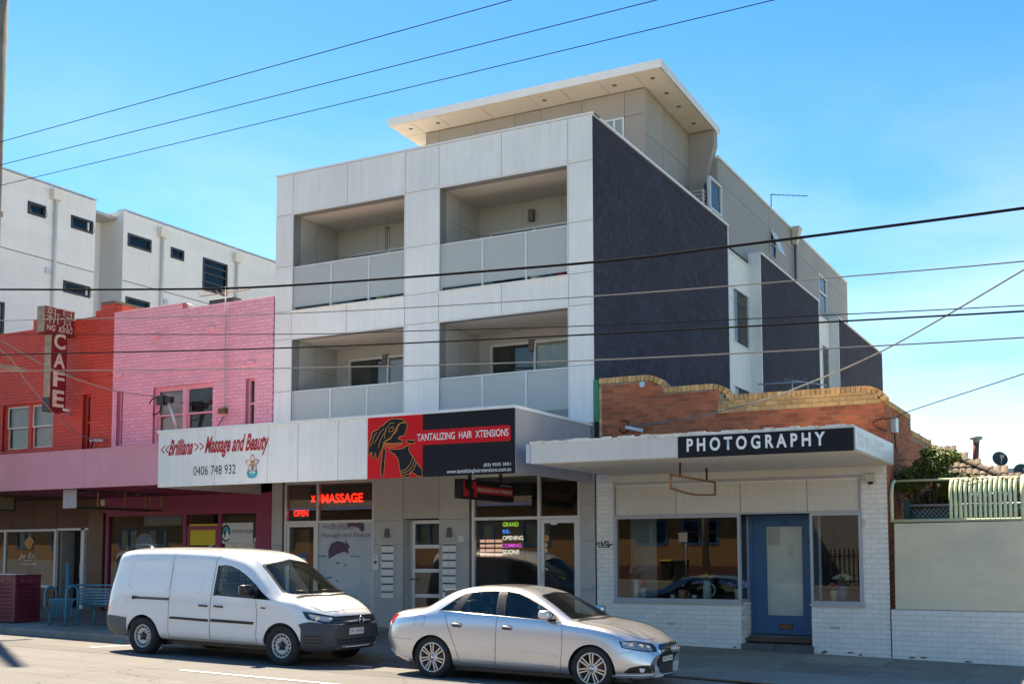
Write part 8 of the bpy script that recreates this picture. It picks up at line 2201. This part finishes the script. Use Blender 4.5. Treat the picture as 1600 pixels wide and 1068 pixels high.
for z in (.695, .75): patch(van, [(-.56, z), (-.56, z + .016), (.56, z + .016), (.56, z)], 'F', 'grille_bar', 'bumper_plastic', vt, .016, .05, .006)
hc = van.hit((9, 0, .735), (-1, 0, 0))[0]
b = MB(); b.lathe([(0, .012), (.062, .012), (.066, .0)], (0, 0, 0), 'x', 24); b.v = [(hc.x + .016 + v[0], v[1], .735 + v[2]) for v in b.v]; em = build_local(b, 'emblem', 'trim_black', vt)
b = MB(); X_e = hc.x + .031
b.tube([(X_e, .060 * math.cos(a), .735 + .060 * math.sin(a)) for a in np.linspace(0, 6.283, 28, endpoint=False)], .007, 6, closed=True)
for seg in ([(-.022, .052), (0, .006), (.022, .052)], [(-.048, .034), (-.020, -.048), (0, -.004), (.020, -.048), (.048, .034)]): b.tube([(X_e, u, .735 + w_) for u, w_ in seg], .006, 5)
build_local(b, 'emblem_sign', 'chrome', em)
hp0 = van.hit((9, 0, .53), (-1, 0, 0))[0]; pl = lbox('number_plate', 'plate_white', vt, hp0.x + .012, hp0.x + .024, -.19, .19, .50, .60); ltext('1JC 4QQ', 'plate_blue', pl, -.17, .17, .52, .58, hp0.x + .026)
# bonnet edge, mirror, wipers, indicator
seam(van, [(4.08, -.76), (4.4, -.72), (4.62, -.60), (4.72, -.40), (4.76, 0), (4.72, .40), (4.62, .60), (4.4, .72), (4.08, .76)], 'T', 'bonnet_line', 'seam', vt, .003)
patch(van, [(4.10, -.70), (4.22, 0), (4.10, .70), (4.17, .70), (4.27, 0), (4.17, -.70)], 'T', 'cowl', 'trim_black', vt, .004)
mh = bpy.data.objects.new('mirror', None); link(mh, vt)
lbox('housing', 'trim_black', mh, 3.30, 3.44, -1.13, -.90, 1.09, 1.26, .035); lbox('arm', 'trim_black', mh, 3.36, 3.46, -.95, -.80, 1.05, 1.10, .01); lbox('reflector', 'chrome', mh, 3.296, 3.30, -1.11, -.93, 1.11, 1.24)
mh2 = bpy.data.objects.new('mirror', None); link(mh2, vt); lbox('housing', 'trim_black', mh2, 3.30, 3.44, .90, 1.13, 1.09, 1.26, .035); lbox('arm', 'trim_black', mh2, 3.36, 3.46, .80, .95, 1.05, 1.10, .01)
patch(van, [(3.57, .895), (3.60, .915), (3.70, .905), (3.66, .885)], 'R', 'indicator', 'trim_black', vt, .004)
for y0_, y1_ in ((-.05, -.58), (.50, -.02)):
    P = [h for h in (van.hit((9, y, z), (-1, 0, 0))[0] for y, z in ((y0_, 1.15), ((y0_ + y1_) / 2, 1.155), (y1_, 1.17))) if h]
    b = MB(); b.tube([p + Vector((.015, 0, .01)) for p in P], .009, 5); build_local(b, 'wiper', 'trim_black', vt)
for x in (.992, 3.998):
    for s_ in (-1, 1): liner(vt, x, .385, s_); wheel(vt, x, s_ * .785, VR, .20, 'steel', s_)
lbox('underbody', 'trim_black', vt, .5, 4.4, -.70, .70, .22, .33)
lbox('floor', 'seat_dark', vt, 2.3, 4.1, -.80, .80, .33, .50); lbox('bulkhead', 'seat_grey', vt, 2.40, 2.43, -.76, .76, .4, 1.15); lbox('dashboard', 'seat_dark', vt, 3.62, 4.05, -.78, .78, .5, 1.03, .04)
b = MB()
for k in range(16): b.tube([(2.42, -.7 + k * .093, 1.15), (2.44, -.62 + k * .083, 1.66)], .004, 4)
for k in range(6): b.tube([(2.42, -.72, 1.18 + k * .08), (2.42, .72, 1.18 + k * .08)], .004, 4)
build_local(b, 'cargo_grille', 'trim_black', vt)
for y in (-.40, .40): seat(vt, 2.88, y, .58, 'seat_dark')
b = MB(); b.tube([Vector((3.42, -.40, .98)) + Vector((-.05 * math.sin(a), .18 * math.cos(a), .17 * math.sin(a))) for a in np.linspace(0, 6.283, 24, endpoint=False)], .016, 6, closed=True); b.tube([(3.42, -.40, .98), (3.65, -.40, .9)], .03, 6); build_local(b, 'steering_wheel', 'trim_black', vt)

# ---------------------------------------------------------------- silver sedan
AR = .322
T = dict(
 zb=[(0, .40), (.1, .34), (.3, .27), (.6, .215), (1.5, .20), (3.6, .20), (4.2, .19), (4.45, .20), (4.56, .25)],
 zbelt=[(0, .72), (.08, .80), (.25, .86), (.6, .915), (1.0, .945), (1.5, .955), (2.2, .945), (3.0, .92), (3.3, .905), (3.7, .865), (4.0, .805), (4.25, .725), (4.42, .64), (4.56, .50)],
 zrail=[(0, .82), (.06, .90), (.15, .935), (.4, .975), (.62, 1.0), (.78, 1.05), (.95, 1.15), (1.15, 1.265), (1.35, 1.335), (1.6, 1.375), (1.9, 1.390), (2.2, 1.380), (2.4, 1.350), (2.6, 1.290), (2.8, 1.205), (3.0, 1.105), (3.18, 1.01), (3.28, .965), (3.4, .945), (3.8, .89), (4.1, .82), (4.3, .745), (4.45, .665), (4.56, .55)],
 ztop=[(0, .86), (.04, .935), (.12, .985), (.35, 1.025), (.6, 1.06), (.7, 1.085), (.85, 1.165), (1.05, 1.275), (1.25, 1.355), (1.45, 1.40), (1.7, 1.422), (1.95, 1.428), (2.2, 1.422), (2.4, 1.400), (2.58, 1.362), (2.8, 1.262), (3.0, 1.165), (3.2, 1.068), (3.34, 1.0), (3.42, .975), (3.8, .925), (4.1, .865), (4.3, .80), (4.42, .74), (4.5, .68), (4.56, .60)],
 ws=[(0, .60), (.05, .70), (.15, .77), (.35, .82), (.6, .845), (3.9, .845), (4.2, .82), (4.4, .74), (4.5, .64), (4.56, .54)],
 wm=[(0, .66), (.05, .75), (.15, .815), (.35, .865), (.7, .885), (3.9, .885), (4.15, .87), (4.3, .835), (4.42, .77), (4.5, .69), (4.56, .58)],
 wb=[(0, .64), (.05, .73), (.15, .79), (.35, .83), (.7, .85), (3.3, .855), (3.9, .84), (4.15, .80), (4.3, .75), (4.42, .68), (4.5, .60), (4.56, .50)],
 wr=[(0, .54), (.05, .62), (.15, .66), (.4, .70), (.65, .71), (.85, .67), (1.05, .615), (1.3, .57), (1.7, .545), (2.2, .55), (2.5, .58), (2.8, .64), (3.1, .705), (3.3, .735), (3.6, .74), (3.9, .72), (4.15, .66), (4.35, .57), (4.5, .46), (4.56, .36)],
 bul=[(0, .012), (.6, .012), (.9, .03), (1.5, .045), (2.5, .04), (3.1, .015), (4.5, .012)])
def adef(q):
    x, y, z = q
    k = max(0, 1 - x / .7); x += .10 * (y / .8) ** 2 * k * k + max(0, z - .6) * .10 * k * k + max(0, .55 - z) * .18 * k * k
    f = max(0, min(1, (x - 3.85) / .72)); f = f * f * (3 - 2 * f); x -= .26 * (y / .8) ** 2 * f; x -= max(0, .38 - z) * .12 * f
    return Vector((x, y, z))
st = [0, .01, .025, .05, .08, .12, .18, .26] + list(np.arange(.35, .6, .08)) + list(np.arange(.6, 1.5, .05)) + list(np.arange(1.5, 2.4, .09)) + list(np.arange(2.4, 3.5, .05)) + list(np.arange(3.5, 4.1, .08)) + list(np.arange(4.1, 4.46, .04)) + [4.46, 4.49, 4.515, 4.535, 4.548, 4.556, 4.56]
aud = Car(T, st, adef)
YNA = 14.50; a_sc = .9816
ax0_ = PY(672.8, 1025.3, YNA).x - 1.0 * a_sc
at_ = thing('sedan', 'silver four door sedan with seven twin spoke alloy wheels parked at the kerb', 'car', (ax0_, YNA + .885 * a_sc, road_z(ax0_, 15.35)))
at_.scale = (a_sc,) * 3
at_.rotation_euler = (0, math.atan(.0205), 0)
q_w = [(1.085, 1.03), (1.30, 1.20), (1.435, 1.285), (1.375, 1.16), (1.315, 1.03)]
r_w = [(1.46, 1.025), (1.50, 1.20), (1.55, 1.31), (1.75, 1.345), (2.03, 1.352), (2.06, 1.18), (2.10, 1.0)]
f_w = [(2.235, .995), (2.18, 1.20), (2.145, 1.352), (2.36, 1.325), (2.56, 1.262), (2.80, 1.155), (3.0, 1.055), (3.165, .95), (2.7, .975)]
wsA = rounded([(-.69, .985), (-.50, 1.305), (0, 1.345), (.50, 1.305), (.69, .985), (0, 1.005)], .05)
rwA = rounded([(-.60, 1.075), (-.47, 1.315), (0, 1.345), (.47, 1.315), (.60, 1.075), (0, 1.095)], .06)
bodyA = cutmesh(aud.shell(.014), [prism_y(q_w), prism_y(r_w), prism_y(f_w), prism_x(wsA, 2.3, 5), prism_x(rwA, -.5, 1.45)] + [arch_cut(x, .362, s_) for x in (1.0, 3.648) for s_ in (-1, 1)])
bodyA.materials.clear(); bodyA.materials.append(M['silver_paint']); smoothmesh(bodyA)
link(bpy.data.objects.new('body', bodyA), at_)
for v in ('R', 'L'):
    for w_ in (q_w, r_w, f_w): patch(aud, w_, v, 'side_window', 'car_glass', at_, -.006, .06)
    for w_ in (q_w, r_w, f_w): ringstrip(aud, w_, v, .014, 'window_seal', 'trim_black', at_)
    patch(aud, [(2.035, 1.352), (2.065, 1.18), (2.105, 1.0), (2.232, .994), (2.176, 1.20), (2.142, 1.352)], v, 'pillar_trim', 'trim_black', at_, .003, .05); patch(aud, [(1.315, 1.03), (1.375, 1.16), (1.435, 1.285), (1.55, 1.312), (1.50, 1.20), (1.46, 1.025)], v, 'pillar_trim', 'trim_black', at_, .003, .05)
    seam(aud, [(1.08, 1.025), (1.315, 1.022), (2.1, .993), (2.7, .968), (3.17, .944)], v if v == 'R' else 'R', 'belt_trim', 'chrome', at_, .006)
patch(aud, wsA, 'F', 'windscreen', 'car_glass', at_, -.005, .07); patch(aud, rwA, 'B', 'rear_window', 'car_glass', at_, -.005, .07); ringstrip(aud, wsA, 'F', .022, 'windscreen_seal', 'trim_black', at_)
rd = [(1.235, .93), (1.30, .955), (2.09, .935), (2.10, .60), (2.085, .30), (1.50, .30), (1.42, .52), (1.33, .72)]
fd = [(2.135, .93), (3.17, .895), (3.185, .60), (3.15, .29), (2.115, .30), (2.13, .60)]
for pts, nm in ((rd, 'rear_door'), (fd, 'front_door')):
    d_ = patch(aud, rounded(pts, .03), 'R', nm, 'silver_paint', at_, .0025, .05, .0025)
    hx = 1.36 if nm == 'rear_door' else 2.22
    patch(aud, rounded([(hx - .01, .80), (hx - .01, .872), (hx + .165, .865), (hx + .165, .795)], .03), 'R', 'handle_recess', 'brake', d_, .0035)
    h = aud.hit((hx + .08, -3, .84), (0, 1, 0))[0]
    b = MB(); b.tube([(hx - .01, h.y - .004, .845), (hx + .03, h.y - .034, .85), (hx + .13, h.y - .034, .845), (hx + .17, h.y - .004, .838)], .014, 8); build_local(b, 'handle', 'silver_paint', d_)
    a_, b_ = (1.46, 2.075) if nm == 'rear_door' else (2.145, 3.10)
    patch(aud, [(a_, .505 if a_ < 2 else .485), (a_ + .01, .54 if a_ < 2 else .52), (b_, .52 if a_ < 2 else .485), (b_, .485 if a_ < 2 else .45)], 'R', 'side_moulding', 'silver_paint', d_, .014, .05, .013)
    patch(aud, [(a_ + .03, .325), (a_ + .03, .335), (b_, .33), (b_, .29), (a_ + .08, .29)], 'R', 'sill_moulding', 'silver_paint', d_, .014, .05, .013)
seam(aud, [(2.10, .27), (2.118, .60), (2.11, .94), (2.14, 1.0)], 'R', 'shut_line', 'seam', at_, .004); seam(aud, [(1.21, 1.0), (1.225, .93), (1.32, .72), (1.41, .52), (1.485, .30)], 'R', 'shut_line', 'seam', at_, .004); seam(aud, [(3.16, .27), (3.20, .60), (3.185, .90)], 'R', 'shut_line', 'seam', at_, .004)
seam(aud, rounded([(.67, .79), (.68, .94), (.86, .95), (.85, .80)], .05), 'R', 'fuel_flap', 'seam', at_, .0028)
seam(aud, [(.10, .60), (.35, .585), (.64, .575)], 'R', 'bumper_line', 'seam', at_, .0025); seam(aud, [(4.02, .565), (4.18, .57), (4.24, .60)], 'R', 'bumper_line', 'seam', at_, .0025)
seam(aud, [(3.18, .845), (3.6, .815), (4.0, .745), (4.16, .70)], 'R', 'body_crease', 'silver_paint', at_, .005)
seam(aud, [(3.36, -.70), (3.7, -.70), (4.0, -.66), (4.2, -.56), (4.33, -.42), (4.38, -.25)], 'T', 'bonnet_line', 'seam', at_, .003); seam(aud, [(3.36, .70), (3.7, .70), (4.0, .66), (4.2, .56), (4.33, .42), (4.38, .25)], 'T', 'bonnet_line', 'seam', at_, .003)
patch(aud, [(3.32, -.66), (3.40, 0), (3.32, .66), (3.38, .66), (3.455, 0), (3.38, -.66)], 'T', 'cowl', 'trim_black', at_, .003)
vA = ((4.15, -.50, 0), math.radians(-45))
hA = [(-.30, .725), (-.27, .635), (.02, .585), (.25, .57), (.285, .585), (.265, .645), (.22, .685), (-.05, .725)]
hl_ = patch(aud, rounded(hA, .015), vA, 'headlight', 'trim_black', at_, .003, .035, .005)
patch(aud, rounded([(-.27, .71), (-.25, .645), (.02, .60), (.20, .585), (.19, .66), (-.05, .705)], .015), vA, 'reflector', 'lamp_inner', hl_, .005, .03); patch(aud, rounded(hA, .015), vA, 'lens', 'lamp_glass', hl_, .011, .035)
for (u, z_, r) in ((-.13, .665, .036), (.02, .65, .040), (.13, .635, .03)):
    n_ = Vector((math.cos(vA[1]), math.sin(vA[1]), 0)); s_ = Vector((-n_.y, n_.x, 0)); o_ = Vector((4.15, -.50, 0)) + n_ * 3 + s_ * u; h = aud.hit((o_.x, o_.y, z_), -n_)
    if h[0]: c = h[0] + n_ * .009; b = MB(); b.add([c + (s_ * math.cos(a) + Vector((0, 0, 1)) * math.sin(a)) * r for a in np.linspace(0, 6.283, 16, endpoint=False)], [tuple(range(16))]); build_local(b, 'bulb', 'chrome', hl_)
patch(aud, [(.02, .77), (.04, .90), (.12, .93), (.30, .935), (.26, .80)], 'R', 'tail_lamp', 'tail_red', at_, .004, .03, .004)
fogp = [(-.24, .30), (-.16, .365), (.0, .395), (.25, .395), (.25, .285), (-.20, .285)]
fg = patch(aud, rounded(fogp, .03), vA, 'fog_lamp_recess', 'trim_black', at_, .003, .03, .003)
n_ = Vector((math.cos(vA[1]), math.sin(vA[1]), 0)); s_ = Vector((-n_.y, n_.x, 0)); o_ = Vector((4.15, -.50, 0)) + n_ * 3 + s_ * .02; h = aud.hit((o_.x, o_.y, .335), -n_); c = h[0] + n_ * .008
b = MB(); b.add([c + (s_ * math.cos(a) + Vector((0, 0, 1)) * math.sin(a)) * .04 for a in np.linspace(0, 6.283, 18, endpoint=False)], [tuple(range(18))]); build_local(b, 'fog_lamp', 'lamp_inner', fg)
patch(aud, [(-.42, .235), (-.42, .262), (.0, .255), (.40, .265), (.42, .24), (0, .228)], vA, 'front_lip', 'silver_paint', at_, .016, .05, .015)
patch(aud, [(.10, .33), (.10, .35), (.60, .30), (.60, .28)], 'R', 'rear_lip', 'silver_paint', at_, .012, .05, .012)
gr = [(-.20, .225), (-.335, .44), (-.36, .62), (-.33, .665), (0, .675), (.33, .665), (.36, .62), (.335, .44), (.20, .225)]
gsur = patch(aud, rounded([(u * 1.08, .45 + (z - .45) * 1.06) for u, z in gr], .03), 'F', 'grille_surround', 'chrome', at_, .006, .05, .006)
gg = patch(aud, rounded(gr, .03), 'F', 'grille', 'trim_black', at_, .014, .05, .004)
for z in np.arange(.27, .66, .028):
    if .42 < z < .52: continue
    seg = [u for u in np.linspace(-.33, .33, 60) if inside((u, z), gr)]
    if len(seg) > 4:
        P = [aud.hit((9, u, z), (-1, 0, 0))[0] + Vector((.016, 0, 0)) for u in (seg[1], seg[len(seg) // 4], seg[len(seg) // 2], seg[3 * len(seg) // 4], seg[-2])]; b = MB(); b.tube(P, .0035, 4); build_local(b, 'grille_bar', 'brake', gg)
for u in np.arange(-.30, .31, .05):
    P = [aud.hit((9, u, z), (-1, 0, 0))[0] + Vector((.016, 0, 0)) for z in np.arange(.54, .655, .03) if inside((u, z), gr)]
    if len(P) > 1: b = MB(); b.tube(P, .003, 4); build_local(b, 'grille_bar', 'brake', gg)
he = aud.hit((9, 0, .605), (-1, 0, 0))[0]; b = MB()
for k in range(4): b.tube([(he.x + .028, -.108 + k * .072 + .046 * math.cos(a), .605 + .046 * math.sin(a)) for a in np.linspace(0, 6.283, 24, endpoint=False)], .0075, 6, closed=True)
build_local(b, 'ring_emblem', 'chrome', gg)
hp0 = aud.hit((9, 0, .47), (-1, 0, 0))[0]; pl = lbox('number_plate', 'plate_white', at_, hp0.x + .016, hp0.x + .026, -.19, .19, .42, .52); ltext('UCP 562', 'brake', pl, -.17, .17, .44, .50, hp0.x + .028)
for s_ in (-1, 1):
    mm = bpy.data.objects.new('mirror', None); link(mm, at_); y_ = s_
    lbox('housing', 'silver_paint', mm, 2.88, 3.05, min(y_ * .88, y_ * 1.06), max(y_ * .88, y_ * 1.06), .985, 1.115, .045); lbox('arm', 'trim_black', mm, 2.97, 3.06, min(y_ * .80, y_ * .92), max(y_ * .80, y_ * .92), .955, .995, .01)
    patch(aud, [(2.98, .945), (3.0, 1.055), (3.165, .95)], 'R' if s_ < 0 else 'L', 'mirror_base', 'trim_black', at_, .004)
for x in (1.0, 3.648):
    for s_ in (-1, 1): liner(at_, x, .362, s_); wheel(at_, x, s_ * .765, AR, .215, 'alloy', s_)
lbox('underbody', 'trim_black', at_, .5, 4.2, -.72, .72, .15, .25)
lbox('exhaust', 'brake', at_, .35, 2.6, .2, .3, .17, .23)
lbox('floor', 'seat_dark', at_, .9, 3.3, -.76, .76, .25, .42); lbox('parcel_shelf', 'seat_dark', at_, .70, 1.25, -.60, .60, .92, .97); lbox('dashboard', 'seat_dark', at_, 2.90, 3.30, -.70, .70, .5, .93, .04)
for y in (-.36, .36): seat(at_, 2.15, y, .44, 'seat_dark'); seat(at_, 1.35, y, .48, 'seat_dark', .58)
b = MB(); b.tube([Vector((2.72, -.36, .86)) + Vector((-.06 * math.sin(a), .18 * math.cos(a), .17 * math.sin(a))) for a in np.linspace(0, 6.283, 24, endpoint=False)], .015, 6, closed=True); b.tube([(2.72, -.36, .86), (2.95, -.36, .8)], .03, 6); build_local(b, 'steering_wheel', 'trim_black', at_)
patch(aud, rounded([(1.75, -.30), (1.75, .30), (2.25, .30), (2.25, -.30)], .05), 'T', 'sunroof', 'trim_black', at_, .002, .08)

# cars parked on the other side of the road, seen in the shop glass
for src, x, lab, cat in ((vt, -47.5, 'white panel van parked across the street', 'van'), (at_, -54.5, 'silver sedan parked across the street', 'car'), (at_, -29.0, 'silver sedan parked across the street outside the brick house', 'car')):
    c = copy_tree(src); c.rotation_euler = (0, -math.atan(.0205), math.pi); c.location = (x + 4.7, -9.6, along(x + 2) + .162); c['label'] = lab; c['category'] = cat; c['group'] = 'cars parked across the street'
